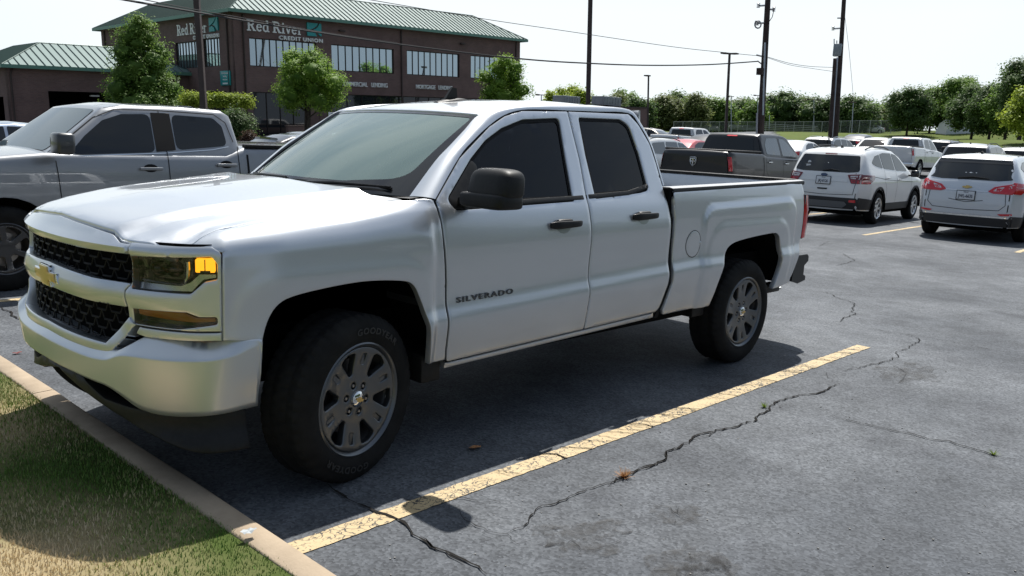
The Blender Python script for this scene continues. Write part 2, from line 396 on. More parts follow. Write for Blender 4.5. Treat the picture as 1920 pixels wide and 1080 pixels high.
xs = np.concatenate([np.linspace(-900, -60, 15), np.linspace(-56, 210, 134), np.linspace(220, 1100, 15)]); ys_ = np.concatenate([np.linspace(-900, -30, 12), np.linspace(-26, 220, 124), np.linspace(230, 1100, 15)])
# the lot ends at the kerb in front of the trucks: everything with x < -0.56 is raised lawn behind the kerb
XX, YY = np.meshgrid(xs, ys_, indexing='ij'); ZZ = land(XX.ravel(), YY.ravel()).reshape(XX.shape)
def terrain_mat():
    """asphalt near, mown field beyond: chosen by place on the ground"""
    m, nt, b = new_mat('field_grass'); N = nt.nodes.new; K = nt.links.new
    tc = N('ShaderNodeTexCoord'); n = N('ShaderNodeTexNoise'); n.inputs['Scale'].default_value = .12; n.inputs['Detail'].default_value = 8; n.inputs['Roughness'].default_value = .7; K(tc.outputs['Object'], n.inputs['Vector'])
    r = N('ShaderNodeValToRGB'); r.color_ramp.elements[0].position = .3; r.color_ramp.elements[1].position = .7; r.color_ramp.elements[0].color = (.075, .11, .022, 1); r.color_ramp.elements[1].color = (.15, .185, .05, 1)
    n2 = N('ShaderNodeTexNoise'); n2.inputs['Scale'].default_value = 2.5; n2.inputs['Detail'].default_value = 6; K(tc.outputs['Object'], n2.inputs['Vector'])
    mx = N('ShaderNodeMix'); mx.data_type = 'RGBA'; mx.blend_type = 'MULTIPLY'; mx.inputs['Factor'].default_value = .5
    K(n.outputs['Fac'], r.inputs['Fac']); K(r.outputs['Color'], mx.inputs['A']); K(n2.outputs['Color'], mx.inputs['B']); K(mx.outputs['Result'], b.inputs['Base Color']); b.inputs['Roughness'].default_value = .95; b.inputs['Specular IOR Level'].default_value = .1
    return m
FIELD = terrain_mat()
terr = grid('ground', np.stack([XX, YY, ZZ-.03], 2), FIELD, None, angle=180); tag(terr, kind='structure')
# asphalt sheet of the lot, following the land, 3 cm above it
def lot_region(x, y):
    f = (x-CAM_POS[0])*C_F[0]+(y-CAM_POS[1])*C_F[1]; s = (x-CAM_POS[0])*C_R[0]+(y-CAM_POS[1])*C_R[1]
    return f, s
GX = np.concatenate([np.arange(-.70, 12, .6), np.arange(12, 125, 1.1)]); GY = np.concatenate([np.arange(-30, -4, 2.0), np.arange(-4, 8, .6), np.arange(8, 120, 1.1)])
_gx, _gy = np.meshgrid(GX, GY, indexing='ij'); _gz = land(_gx.ravel(), _gy.ravel()).reshape(_gx.shape)
V = []; Fc = []; idx = {}
for i, x in enumerate(GX):
    for j, y in enumerate(GY):
        idx[i, j] = len(V); V.append((x, y, float(_gz[i, j])))
def in_lot(x, y):
    f, s = lot_region(x, y)
    lim = 54 if s < 12 else 54-(s-12)*.0
    # the grassy bank starts where the rows end on the right
    q = s/max(f, 1.0)
    edge = np.interp(q, [-1, .0, .30, .34, .45, .7], [80, 128, 128, 66, 54, 44])
    return f < edge
for i in range(len(GX)-1):
    for j in range(len(GY)-1):
        if in_lot((GX[i]+GX[i+1])/2, (GY[j]+GY[j+1])/2): Fc.append((idx[i, j], idx[i+1, j], idx[i+1, j+1], idx[i, j+1]))
lot = mesh_obj('parking_lot', V, Fc, ASPHALT, None, angle=180); tag(lot, kind='structure')
# ---- kerb in segments
CONC = noisy('kerb_concrete', (.30, .235, .165), (.42, .335, .24), scale=6, detail=9, rough=.9, bump=.5, bscale=90, bdist=.004, lo=.3, hi=.7)
kb = MB(); prof = [(-.785, .05), (-.785, .092), (-.776, .101), (-.685, .102), (-.670, .095), (-.662, .08), (-.655, -.02)]
y = -14.
while y < 40:
    ln = 3.0; n = 8; P = []
    P = [[(px+.0035*math.sin(yy*7.3+k*2), yy, pz+.003*math.sin(yy*3.1+k)) for k, (px, pz) in enumerate(prof)] for yy in np.linspace(y+.004, y+ln-.004, n)]
    o = len(kb.v); m_ = len(prof); kb.add(np.array(P).reshape(-1, 3), [(i*m_+j, i*m_+j+1, (i+1)*m_+j+1, (i+1)*m_+j) for i in range(n-1) for j in range(m_-1)]); y += ln
tag(kb.build('kerb', CONC, None, angle=50), kind='structure')
# ---- lawn behind the kerb
LAWN = grass_ground_material()
lx = np.concatenate([np.linspace(-40, -6, 12), np.linspace(-5, -.782, 30)]); ly = np.concatenate([np.linspace(-30, -6, 10), np.linspace(-5, 6, 40), np.linspace(7, 40, 14)])
P = [[(x, y, .084+.008*math.sin(x*2.1)*math.cos(y*1.7)+.0*x) for y in ly] for x in lx]
tag(grid('lawn', P, LAWN, None, angle=180), kind='structure')
def blades():
    n = 190000; r = RNG
    x = -.772-3.6*r.random(n)**1.15; y = -4.0+6.6*r.random(n)
    # keep what the camera can look at
    dx = x-CAM_POS[0]; dy = y-CAM_POS[1]; dep = dx*C_F[0]+dy*C_F[1]; k = (dep > 1.0); x, y = x[k], y[k]; n = len(x)
    h = .010+.013*r.random(n); a = r.random(n)*2*math.pi; w = .0014+.0012*r.random(n); ln = .6*r.random(n)*h; b = r.random(n)*2*math.pi
    pn = np.sin(x*1.9+1.3)*np.cos(y*1.6-.4)+.5*np.sin(x*4.3+y*3.1)
    z0 = .084+0*x
    p0 = np.stack([x-w*np.cos(a), y-w*np.sin(a), z0], 1); p1 = np.stack([x+w*np.cos(a), y+w*np.sin(a), z0], 1)
    mx = x+ln*.35*np.cos(b); my = y+ln*.35*np.sin(b)
    p2 = np.stack([mx+w*.7*np.cos(a), my+w*.7*np.sin(a), z0+h*.6], 1); p3 = np.stack([mx-w*.7*np.cos(a), my-w*.7*np.sin(a), z0+h*.6], 1)
    p4 = np.stack([x+ln*np.cos(b), y+ln*np.sin(b), z0+h], 1)
    V = np.stack([p0, p1, p2, p3, p4], 1).reshape(-1, 3); i = np.arange(n)*5
    me = bpy.data.meshes.new('grass'); nl = n*7
    me.vertices.add(len(V)); me.vertices.foreach_set('co', V.ravel().astype(np.float32))
    loops = np.stack([i, i+1, i+2, i+3, i+3, i+2, i+4], 1).ravel(); me.loops.add(nl); me.loops.foreach_set('vertex_index', loops.astype(np.int32))
    st = np.stack([np.arange(n)*7, np.arange(n)*7+4], 1).ravel(); me.polygons.add(n*2); me.polygons.foreach_set('loop_start', st.astype(np.int32))
    me.update(calc_edges=True)
    at = me.attributes.new('hue', 'FLOAT', 'POINT'); at.data.foreach_set('value', np.repeat(r.random(n), 5).astype(np.float32))
    m, nt, b_ = new_mat('grass_blades'); N = nt.nodes.new; K = nt.links.new
    tc = N('ShaderNodeTexCoord'); nn = N('ShaderNodeTexNoise'); nn.inputs['Scale'].default_value = 1.05; nn.inputs['Detail'].default_value = 5; nn.inputs['Roughness'].default_value = .6
    mp = N('ShaderNodeMapping'); mp.inputs['Location'].default_value = (.35, .0, 0); K(tc.outputs['Object'], mp.inputs['Vector']); K(mp.outputs['Vector'], nn.inputs['Vector'])
    aa = N('ShaderNodeAttribute'); aa.attribute_name = 'hue'
    # drier towards the corner of the lawn away from the kerb
    sx = N('ShaderNodeVectorMath'); sx.operation = 'DISTANCE'; sx.inputs[1].default_value = (-1.75, -.95, .1); K(tc.outputs['Object'], sx.inputs[0])
    mr = N('ShaderNodeMapRange'); mr.inputs['From Min'].default_value = .82; mr.inputs['From Max'].default_value = .25; mr.inputs['To Min'].default_value = -.10; mr.inputs['To Max'].default_value = .42; K(sx.outputs['Value'], mr.inputs['Value'])
    m1 = N('ShaderNodeMath'); m1.operation = 'MULTIPLY_ADD'; m1.inputs[1].default_value = .34; K(aa.outputs['Fac'], m1.inputs[0]); K(nn.outputs['Fac'], m1.inputs[2])
    m2 = N('ShaderNodeMath'); m2.operation = 'ADD'; K(m1.outputs['Value'], m2.inputs[0]); K(mr.outputs['Result'], m2.inputs[1])
    rp = N('ShaderNodeValToRGB'); e = rp.color_ramp.elements; e[0].position = .48; e[0].color = (.105, .20, .04, 1); e[1].position = .80; e[1].color = (.66, .54, .35, 1); q = e.new(.60); q.color = (.19, .30, .06, 1); q = e.new(.69); q.color = (.48, .42, .21, 1)
    K(m2.outputs['Value'], rp.inputs['Fac']); K(rp.outputs['Color'], b_.inputs['Base Color']); b_.inputs['Roughness'].default_value = .6; b_.inputs['Specular IOR Level'].default_value = .25
    me.materials.append(m); o = bpy.data.objects.new('grass', me); COL.objects.link(o)
    tag(o, 'short mown lawn, green with straw coloured patches, behind the kerb', 'grass', kind='stuff')
blades()
# ---- painted bay lines
def line_mat():
    m, nt, b = new_mat('worn_yellow_paint'); N = nt.nodes.new; K = nt.links.new
    tc = N('ShaderNodeTexCoord'); vo = N('ShaderNodeTexVoronoi'); vo.feature = 'DISTANCE_TO_EDGE'; vo.inputs['Scale'].default_value = 19
    nz = N('ShaderNodeTexNoise'); nz.inputs['Scale'].default_value = 6; nz.inputs['Detail'].default_value = 5
    va = N('ShaderNodeMix'); va.data_type = 'RGBA'; va.inputs['Factor'].default_value = .30
    K(tc.outputs['Object'], nz.inputs['Vector']); K(tc.outputs['Object'], va.inputs['A']); K(nz.outputs['Color'], va.inputs['B']); K(va.outputs['Result'], vo.inputs['Vector'])
    rp = N('ShaderNodeValToRGB'); rp.color_ramp.elements[0].position = .035; rp.color_ramp.elements[1].position = .05
    rp.color_ramp.elements[0].color = (0, 0, 0, 1); rp.color_ramp.elements[1].color = (1, 1, 1, 1); K(vo.outputs['Distance'], rp.inputs['Fac'])
    n3 = N('ShaderNodeTexNoise'); n3.inputs['Scale'].default_value = 2.2; n3.inputs['Detail'].default_value = 4; K(tc.outputs['Object'], n3.inputs['Vector'])
    r3 = N('ShaderNodeValToRGB'); r3.color_ramp.elements[0].position = .48; r3.color_ramp.elements[1].position = .58; K(n3.outputs['Fac'], r3.inputs['Fac'])
    mx = N('ShaderNodeMath'); mx.operation = 'MAXIMUM'; K(rp.outputs['Color'], mx.inputs[0]); K(r3.outputs['Color'], mx.inputs[1])
    n4 = N('ShaderNodeTexNoise'); n4.inputs['Scale'].default_value = 70; n4.inputs['Detail'].default_value = 4; K(tc.outputs['Object'], n4.inputs['Vector'])
    r4 = N('ShaderNodeValToRGB'); r4.color_ramp.elements[0].position = .30; r4.color_ramp.elements[1].position = .40; K(n4.outputs['Fac'], r4.inputs['Fac'])
    m5 = N('ShaderNodeMath'); m5.operation = 'MULTIPLY'; K(mx.outputs['Value'], m5.inputs[0]); K(r4.outputs['Color'], m5.inputs[1])
    n6 = N('ShaderNodeTexNoise'); n6.inputs['Scale'].default_value = 9; n6.inputs['Detail'].default_value = 6; K(tc.outputs['Object'], n6.inputs['Vector'])
    cy = N('ShaderNodeMix'); cy.data_type = 'RGBA'; cy.inputs['A'].default_value = (.42, .31, .16, 1); cy.inputs['B'].default_value = (.56, .44, .26, 1); K(n6.outputs['Fac'], cy.inputs['Factor'])
    mc = N('ShaderNodeMix'); mc.data_type = 'RGBA'; mc.inputs['A'].default_value = (.05, .048, .042, 1); K(m5.outputs['Value'], mc.inputs['Factor']); K(cy.outputs['Result'], mc.inputs['B'])
    K(mc.outputs['Result'], b.inputs['Base Color']); b.inputs['Roughness'].default_value = .7; return m
YPAINT = line_mat()
def bay_line(x0, y0, x1, y1, w=.10):
    d = np.array([x1-x0, y1-y0]); l = np.hypot(*d); d /= l; nrm = np.array([-d[1], d[0]]); n = int(l/.035)
    rr = np.random.default_rng(int(abs(x0*31+y0*17))+3); P = []; wa = rr.normal(0, .0022, n+1); wb = rr.normal(0, .0022, n+1)
    for i in range(n+1):
        c = np.array([x0, y0])+d*l*i/n; a = c+nrm*(w/2+wa[i]); b = c-nrm*(w/2+wb[i])
        P.append([(a[0], a[1], float(land(a[0], a[1])[0])+.004), (b[0], b[1], float(land(b[0], b[1])[0])+.004)])
    tag(grid('parking_line', P, YPAINT, None), kind='structure')
bay_line(-.64, -1.385, 5.08, -1.385, .115); bay_line(-.64, 4.30, 5.08, 4.30); bay_line(-.64, 7.1, 5.08, 7.1)
bay_line(15.28, 2.71, 21.0, 2.98, .10); bay_line(15.3, 5.6, 21, 5.85); bay_line(15.2, -.1, 21, .1)
# ================================================================== the silver pickup
SILVER = paint('silver_metallic_paint', (0.61, 0.635, 0.665), metal=0.80, rough=0.35, coat=1.0, flake=0.06)
BLACKPL = noisy('black_textured_plastic', (0.007,)*3, (0.012,)*3, scale=40, rough=0.5, spec=0.3, bump=0.15, bscale=900, bdist=0.001)
BLACKGL = simple('black_gloss_plastic', (0.012, 0.012, 0.013), rough=0.12, coat=0.5)
SEAL = simple('black_rubber_seal', (0.008, 0.008, 0.009), rough=0.7, spec=0.2)
DARKVOID = simple('dark_underbody', (0.008, 0.008, 0.008), rough=0.95, spec=0.05)
CHROME = simple('chrome_trim', (0.75, 0.76, 0.77), rough=0.08, metal=1.0)
GOLD = simple('gold_badge', (0.62, 0.42, 0.13), rough=0.28, metal=0.75, coat=0.6)
ALLOY = simple('dark_grey_wheel_alloy', (0.115, 0.122, 0.13), rough=0.33, metal=0.85, coat=0.25)
ALLOY_IN = simple('wheel_barrel', (0.16, 0.16, 0.165), rough=0.45, metal=0.8)
BRIGHTALLOY = simple('bright_wheel_alloy', (0.50, 0.51, 0.52), rough=0.28, metal=0.9, coat=0.3)
RUBBER = noisy('tyre_rubber', (0.008,)*3, (0.016,)*3, scale=9, rough=0.85, bump=0.1, bscale=200, spec=0.2, bdist=0.002)
STEEL = simple('brake_steel', (0.32, 0.30, 0.28), rough=0.4, metal=0.9)
WSGLASS = glass('windshield_glass', (0.72, 0.80, 0.76), 1.85, body=0.22, bodycol=(0.58, 0.82, 0.78))  # pale diffuse body stands in for veiling glare on the dusty glass
TINT = glass('tinted_side_glass', (0.03, 0.034, 0.038), 1.44)
LTGLASS = glass('light_tint_glass', (0.35, 0.40, 0.40), 1.6)
LENS = glass('headlight_lens', (0.80, 0.83, 0.85), 1.5)
SMOKE = glass('smoked_lens', (0.35, 0.36, 0.37), 1.5)
AMBER = glass('amber_lens', (0.95, 0.42, 0.06), 1.5, body=0.35, bodycol=(0.8, 0.28, 0.02))
REDL = simple('red_lamp_lens', (0.60, 0.014, 0.022), rough=0.12, coat=0.8)
DARKRED = simple('dark_red_lens', (0.16, 0.008, 0.012), rough=0.12, coat=0.8)
WHITEL = simple('clear_reverse_lens', (0.62, 0.60, 0.60), rough=0.15, coat=0.8)
REFLECT = simple('lamp_reflector', (0.62, 0.63, 0.64), rough=0.18, metal=0.95)
INTER = simple('dark_cabin_trim', (0.035, 0.036, 0.038), rough=0.7)
SEATM = noisy('grey_seat_cloth', (0.05, 0.052, 0.055), (0.075, 0.077, 0.08), scale=60, rough=0.85)
DASH = simple('dashboard_plastic', (0.045, 0.047, 0.05), rough=0.6)
AMBLIT = simple('lit_turn_signal', (0.9, 0.42, 0.02), rough=0.3, emit=(1.0, 0.40, 0.015), estr=1.35)

# --- body cross-section: half width against height, for cab and for bed
K_CAB = table([(.25, .88), (.30, .90), (.40, .935), (.50, .957), (.60, .972), (.66, .981), (.715, .986), (.79, .961), (.86, .958), (1.0, .962), (1.08, .960), (1.15, .952), (1.22, .939), (1.28, .921), (1.32, .900), (1.82, .705), (2.0, .63)])
K_BED = table([(.25, .88), (.30, .90), (.40, .935), (.50, .957), (.60, .972), (.66, .981), (.715, .986), (.79, .961), (.86, .958), (1.0, .964), (1.15, .960), (1.28, .950), (1.36, .935), (1.42, .918), (2.0, .80)])
def rect_sd(x, z, x0, x1, z0, z1, cr=.06):
    """signed distance inside a rounded box (positive inside)"""
    cx, cz, hx, hz = (x0+x1)/2, (z0+z1)/2, (x1-x0)/2-cr, (z1-z0)/2-cr
    qx, qz = np.abs(x-cx)-hx, np.abs(z-cz)-hz
    return -(np.hypot(np.maximum(qx, 0), np.maximum(qz, 0))+np.minimum(np.maximum(qx, qz), 0)-cr)
def flare(x, z):
    a = sstep(rect_sd(x, z, -.66, .485, .1, 1.175+.02*(x+.6), .12), -.012, .020)*.015
    b = sstep(rect_sd(x, z, 2.98, 4.42, .1, 1.235+.025*(x-3.1), .14), -.012, .020)*.017
    c = sstep(rect_sd(x, z, -.60, .47, -.4, 1.04, .20), -.03, .03)*.007
    d = sstep(rect_sd(x, z, 3.05, 4.31, -.4, 1.10, .22), -.03, .03)*.007
    return a+b+c+d
def Sy(x, z):
    x = np.asarray(x, float); z = np.asarray(z, float)
    zz = z-.036*np.clip(x-.6, -.5, 2.4)*(z < 1.05)*1.0-.036*np.clip(x-.6, -.5, 2.4)*np.clip((1.2-z)/.15, 0, 1)*(z >= 1.05)
    k = np.clip((x-2.59)/.02, 0, 1)
    w = K_CAB(zz)*(1-k)+K_BED(np.where(z < 1.05, zz, z))*k
    w = w-.032*sstep(-x, .34, .64)-.012*sstep(x, 4.25, 4.62)
    return w+flare(x, z)
def side_map(sg):
    return lambda x, z: np.stack([x, sg*Sy(x, z), z], 1)
# --- front plan curves
def smooth_curve(C, n=600):
    C = np.array(C, float); F2 = np.vstack([(C*[1, -1])[::-1], C[1:]])     # y from -max to +max
    t = np.r_[0, np.cumsum(np.hypot(*np.diff(F2, axis=0).T))]; q = np.linspace(0, t[-1], n); m = len(F2); out = []
    for v in q:
        i = int(min(np.searchsorted(t, v, 'right')-1, m-2)); p0, p1, p2, p3 = F2[max(i-1, 0)], F2[i], F2[i+1], F2[min(i+2, m-1)]
        w = (v-t[i])/(t[i+1]-t[i]); out.append(.5*((2*p1)+(-p0+p2)*w+(2*p0-5*p1+4*p2-p3)*w*w+(-p0+3*p1-3*p2+p3)*w**3))
    out = np.array(out); s = np.r_[0, np.cumsum(np.hypot(*np.diff(out, axis=0).T))]; s -= s[-1]/2
    d = np.gradient(out, axis=0); d /= np.hypot(d[:, 0], d[:, 1])[:, None]
    return s, out, np.stack([-d[:, 1], d[:, 0]], 1)         # outward normal (towards -x)
class Plan:
    def __init__(s, C): s.s, s.p, s.n = smooth_curve(C)
    def at(s, u):
        return np.stack([np.interp(u, s.s, s.p[:, 0]), np.interp(u, s.s, s.p[:, 1])], 1), np.stack([np.interp(u, s.s, s.n[:, 0]), np.interp(u, s.s, s.n[:, 1])], 1)
FCP = Plan([(-.97, 0), (-.963, .2), (-.935, .4), (-.88, .6), (-.82, .75), (-.74, .87), (-.64, .94)])
BCP = Plan([(-1.03, 0), (-1.02, .2), (-.995, .4), (-.95, .6), (-.89, .75), (-.80, .87), (-.66, .95), (-.47, .985)])
def plan_map(P, off):
    def F(u, z):
        b, n = P.at(u); q = b+n*off(u, z)[:, None]; return np.stack([q[:, 0], q[:, 1], z], 1)
    return F
gapz = lambda s: np.interp(np.abs(s), [0, .3, .50, .575, .64, .85, 1.1], [1.222, 1.207, 1.190, 1.163, 1.163, 1.165, 1.167])
off_face = lambda u, z: -.045*sstep(z, 1.12, 1.24)-.0*u+.018*np.exp(-((z-.935)/.045)**2)*sstep(np.abs(u), 1.03, .55)+.02*np.exp(-((z-1.13)/.03)**2)*sstep(np.abs(u), 1.0, .6)
FACE = plan_map(FCP, off_face)
def e_top(x): return np.interp(x, [-.85, -.78, -.72, -.65, -.5, 0, .25, .55], [1.150, 1.175, 1.203, 1.222, 1.240, 1.280, 1.314, 1.338])
FH = table([(0, 0), (.2, .004), (.4, .018), (.6, .05), (.8, .096), (1.0, .155), (1.2, .21)], .004, 8)
FZ = table([(0, 0), (.2, .29), (.4, .56), (.6, .80), (.8, .94), (1.0, 1.0), (1.2, 1.02)], .004, 8)
def fender_map(sg):
    U0 = FCP.s[-1]
    def F(u, w):
        u = np.asarray(u, float); w = np.asarray(w, float)
        b, n = FCP.at(-np.minimum(u, U0))       # left branch: y negative
        x = np.where(u > U0, -.64+(u-U0), b[:, 0])
        t = np.clip((w-1.08)/.30, 0, 1.15)
        z = np.where(w < 1.08, w, 1.08+(e_top(x)-1.08)*FZ(t))
        ins = FH(t)
        ys = Sy(x, np.minimum(w, 1.10))-ins
        k = sstep(x, .15, .54)*t; ys = ys*(1-k)+Sy(x, z)*k
        prof = Sy(np.full_like(x, -.64), np.minimum(w, 1.10))-.94
        q = b+n*(prof-ins)[:, None]
        _, ne = FCP.at(np.array([-U0])); m = sstep(u-U0, 0, .34); nx = ne[0, 0]*(1-m); ny = np.sqrt(1-nx*nx)
        px = np.where(u > U0, x-nx*ins, q[:, 0]); py = np.where(u > U0, ys+ins*(1-ny), -q[:, 1])
        return np.stack([px, sg*py, z], 1)
    return F
U0 = FCP.s[-1]; XU = lambda x: U0+(x+.64)

truck = thing('pickup_truck', 'silver metallic pickup truck with dark six spoke wheels parked in front beside the yellow line', 'pickup truck')
REFC = (1.8, 0, .75)
ARCH_F = [(.462, .50), (.448, .62), (.425, .76), (.365, .885), (.335, .925), (.29, .947), (.09, .967), (-.08, .963), (-.34, .937), (-.41, .905), (-.45, .84), (-.475, .757)]
ARCH_R0 = [(3.16, .50), (3.185, .60), (3.24, .79), (3.285, .89), (3.33, .935), (3.47, .970), (4.02, 1.003), (4.09, .985), (4.135, .94), (4.175, .74), (4.12, .535)]
def chaikin(P, n=2):
    for _ in range(n):
        Q = [P[0]]
        for a, b in zip(P[:-1], P[1:]): Q += [(a[0]*.75+b[0]*.25, a[1]*.75+b[1]*.25), (a[0]*.25+b[0]*.75, a[1]*.25+b[1]*.75)]
        P = Q+[P[-1]]
    return P
ARCH_F = chaikin(ARCH_F); ARCH_R = chaikin(ARCH_R0)
HOOD_CURVE = [(.865, 1.175), (.90, 1.235), (.95, 1.30), (1.01, 1.355), (1.09, 1.378)]
for sg in (-1, 1):
    fm = fender_map(sg); sm = side_map(sg); rfo = (1.8, 0, .75)
    poly = [(U0+.004, .775), (U0+.004, 1.168)]+HOOD_CURVE+[(XU(.0), 1.38), (XU(.44), 1.38), (XU(.526), 1.345), (XU(.536), 1.225), (XU(.541), 1.147), (XU(.566), .902), (XU(.575), .554), (XU(.583), .50)]+[(XU(a), b) for a, b in ARCH_F]
    panel('front_fender', poly, fm, SILVER, truck, step=.020, r=.006, thick=.03)
    # front door
    fd = [(.541, 1.325), (.552, 1.147), (.577, .902), (.586, .554), (.594, .487), (1.720, .512), (1.720, .54), (1.719, .815), (1.731, 1.096), (1.727, 1.295), (1.750, 1.535), (1.744, 1.823), (1.341, 1.805), (1.184, 1.768), (1.041, 1.704), (.766, 1.532)]
    fh = fillet([(.655, 1.272), (.612, 1.325), (.846, 1.532), (.984, 1.629), (1.130, 1.698), (1.324, 1.755), (1.652, 1.778), (1.628, 1.564), (1.605, 1.297)], [.04, .05, .2, .2, .2, .2, .03, 0, .01])
    door = panel('front_door', fillet(fd, [.02, 0, 0, 0, .02, .02, 0, 0, 0, 0, 0, .01, .1, .1, .1, .1]), sm, SILVER, truck, holes=[fh], step=.026, r=.006, thick=.03)
    panel('window_glass', fillet([(.80, 1.31), (.80, 1.50), (.846, 1.535), (.984, 1.632), (1.130, 1.70), (1.324, 1.758), (1.655, 1.783), (1.63, 1.564), (1.607, 1.31)], [0, 0, .1, .1, .1, .1, .02, 0, 0]), sm, TINT, door, step=.08, r=0, thick=0, off=-.014)
    panel('window_seal', fillet([(.65, 1.266), (.606, 1.325), (.846, 1.538), (.984, 1.636), (1.130, 1.705), (1.324, 1.763), (1.660, 1.786), (1.634, 1.564), (1.611, 1.290)], [.04, .05, .2, .2, .2, .2, .03, 0, .01]), sm, SEAL, door,
          holes=[fillet([(.845, 1.322), (.845, 1.507), (.99, 1.612), (1.135, 1.68), (1.326, 1.738), (1.634, 1.759), (1.612, 1.564), (1.588, 1.332)], [0, 0, .2, .2, .2, .03, 0, 0])], step=.05, r=0, thick=0, off=-.010)
    panel('sail_panel', fillet([(.655, 1.276), (.616, 1.325), (.846, 1.529), (.88, 1.50), (.87, 1.28)], [.04, .05, .03, .03, 0]), sm, BLACKPL, door, step=.05, r=.004, thick=.006, off=-.003)
    panel('belt_moulding', [(.86, 1.281), (.86, 1.309), (1.724, 1.331), (1.724, 1.304)], sm, BLACKPL, door, step=.06, r=.006, thick=.012, off=.004)
    # rear door
    rd = [(1.728, .512), (2.515, .531), (2.571, .717), (2.582, .946), (2.582, 1.161), (2.562, 1.378), (2.553, 1.520), (2.534, 1.649), (2.458, 1.772), (2.375, 1.838), (1.752, 1.823), (1.758, 1.535), (1.735, 1.295), (1.739, 1.096), (1.727, .815), (1.728, .54)]
    rh = fillet([(1.818, 1.308), (1.818, 1.564), (1.836, 1.789), (2.266, 1.798), (2.350, 1.765), (2.385, 1.576), (2.395, 1.350), (2.29, 1.335)], [.01, 0, .02, .08, .08, .1, .04, .1])
    rdoor = panel('rear_door', fillet(rd, [.02, .06, .1, 0, 0, 0, .1, .1, .12, .04, .01, 0, 0, 0, 0, 0]), sm, SILVER, truck, holes=[rh], step=.026, r=.006, thick=.03)
    panel('window_glass', [(1.81, 1.31), (1.832, 1.795), (2.27, 1.80), (2.355, 1.77), (2.388, 1.58), (2.398, 1.35), (2.29, 1.32)], sm, TINT, rdoor, step=.08, r=0, thick=0, off=-.014)
    panel('window_seal', fillet([(1.812, 1.30), (1.812, 1.564), (1.830, 1.796), (2.268, 1.805), (2.357, 1.770), (2.391, 1.578), (2.402, 1.346), (2.29, 1.328)], [.01, 0, .02, .08, .08, .1, .04, .1]), sm, SEAL, rdoor,
          holes=[fillet([(1.836, 1.345), (1.852, 1.773), (2.262, 1.783), (2.332, 1.752), (2.366, 1.574), (2.374, 1.378), (2.29, 1.362)], [0, .02, .08, .08, .1, .05, .1])], step=.05, r=0, thick=0, off=-.010)
    panel('belt_moulding', fillet([(1.737, 1.305), (1.737, 1.333), (2.166, 1.350), (2.29, 1.372), (2.392, 1.392), (2.400, 1.366), (2.29, 1.343), (2.166, 1.322)], [0, 0, .1, .1, .01, .01, .1, .1]), sm, BLACKPL, rdoor, step=.05, r=.006, thick=.012, off=.004)
    # handles: paddle on two feet over a flat disc whose darker silver paints the cup's shade
    for (x0, z0, dr) in ((1.352, 1.168, door), (2.145, 1.188, rdoor)):
        y0 = float(Sy(x0+.14, z0))
        cup = MB()
        V = []; Fc = []
        for i in range(13):
            for j in range(5):
                a = 2*math.pi*i/12; rr = j/4
                px, pz = x0+.125+.062*rr*math.cos(a), z0-.012+.040*rr*math.sin(a)
                V.append((px, sg*(float(Sy(px, pz))+.0012+.0*(1-rr)), pz))
        for i in range(12):
            for j in range(4): Fc.append((i*5+j, i*5+j+1, (i+1)*5+j+1, (i+1)*5+j))
        cup.add(V, Fc); cup.build('handle_cup', simple('handle_cup_shade_silver', (.40, .42, .43), rough=.3, metal=.8, coat=.8) if sg == -1 and dr is door else bpy.data.materials['handle_cup_shade_silver'], dr)
        P = []
        for i in range(15):
            t = i/14; hw = .021*(1-(2*t-1)**8*.35)+.002*math.cos(t*3); cx = x0+.28*t; row = []
            for k in range(12):
                a = 2*math.pi*k/12; ca, sa = math.cos(a), math.sin(a)
                hz = math.copysign(abs(sa)**.6, sa)*hw; hy = math.copysign(abs(ca)**.6, ca)*.012*(1-(2*t-1)**10*.6)
                row.append((cx, sg*(y0+.030+hy-.018*(2*t-1)**4), z0+hz+.004*t))
            P.append(row)
        grid('door_handle', P, BLACKPL, dr, closev=True, caps=True)
        hb = MB(); hb.box((x0+.125, sg*(y0+.010), z0+.012), (.13, .034, .042), bev=.016); hb.build('handle_base', BLACKPL, dr)
    # rocker
    panel('rocker_panel', [(.590, .452), (.590, .479), (2.47, .524), (2.485, .492)], sm, SILVER, truck, step=.05, r=.006, thick=.05)
    # pillar and roof rail: from door line to windscreen edge / roof seam
    A = [(.536, 1.331), (.766, 1.541), (.90, 1.632), (1.041, 1.713), (1.184, 1.777), (1.341, 1.813), (1.55, 1.826), (1.75, 1.831), (2.05, 1.840), (2.378, 1.847), (2.47, 1.778), (2.547, 1.652), (2.566, 1.520), (2.574, 1.378)]
    B = [(.455, .790, 1.337), (.655, .748, 1.512), (.78, .724, 1.60), (.90, .70, 1.682), (1.03, .672, 1.768), (1.20, .662, 1.801), (1.45, .655, 1.832), (1.70, .65, 1.853), (2.05, .65, 1.869), (2.42, .65, 1.862), (2.53, .66, 1.79), (2.60, .70, 1.655), (2.610, .76, 1.520), (2.612, .83, 1.378)]
    P = []
    for (ax, az), (bx, by, bz) in zip(A, B):
        a = np.array([ax, float(Sy(ax, az)), az]); b = np.array([bx, by, bz]); n = np.array([0, .5, .8]) if az > 1.6 and ax < 2.45 else np.array([.3 if ax > 2 else -.5, .8, .3]); row = [a-np.array([0, .02, .0])]
        for k in range(7):
            t = k/6; q = a+(b-a)*t+n*.016*math.sin(math.pi*t)-n*.004*(1 if k in (0, 6) else 0); row.append(q)
        row.append(b-np.array([0, 0, .02])); P.append(row)
    P = np.array(P); Q = []
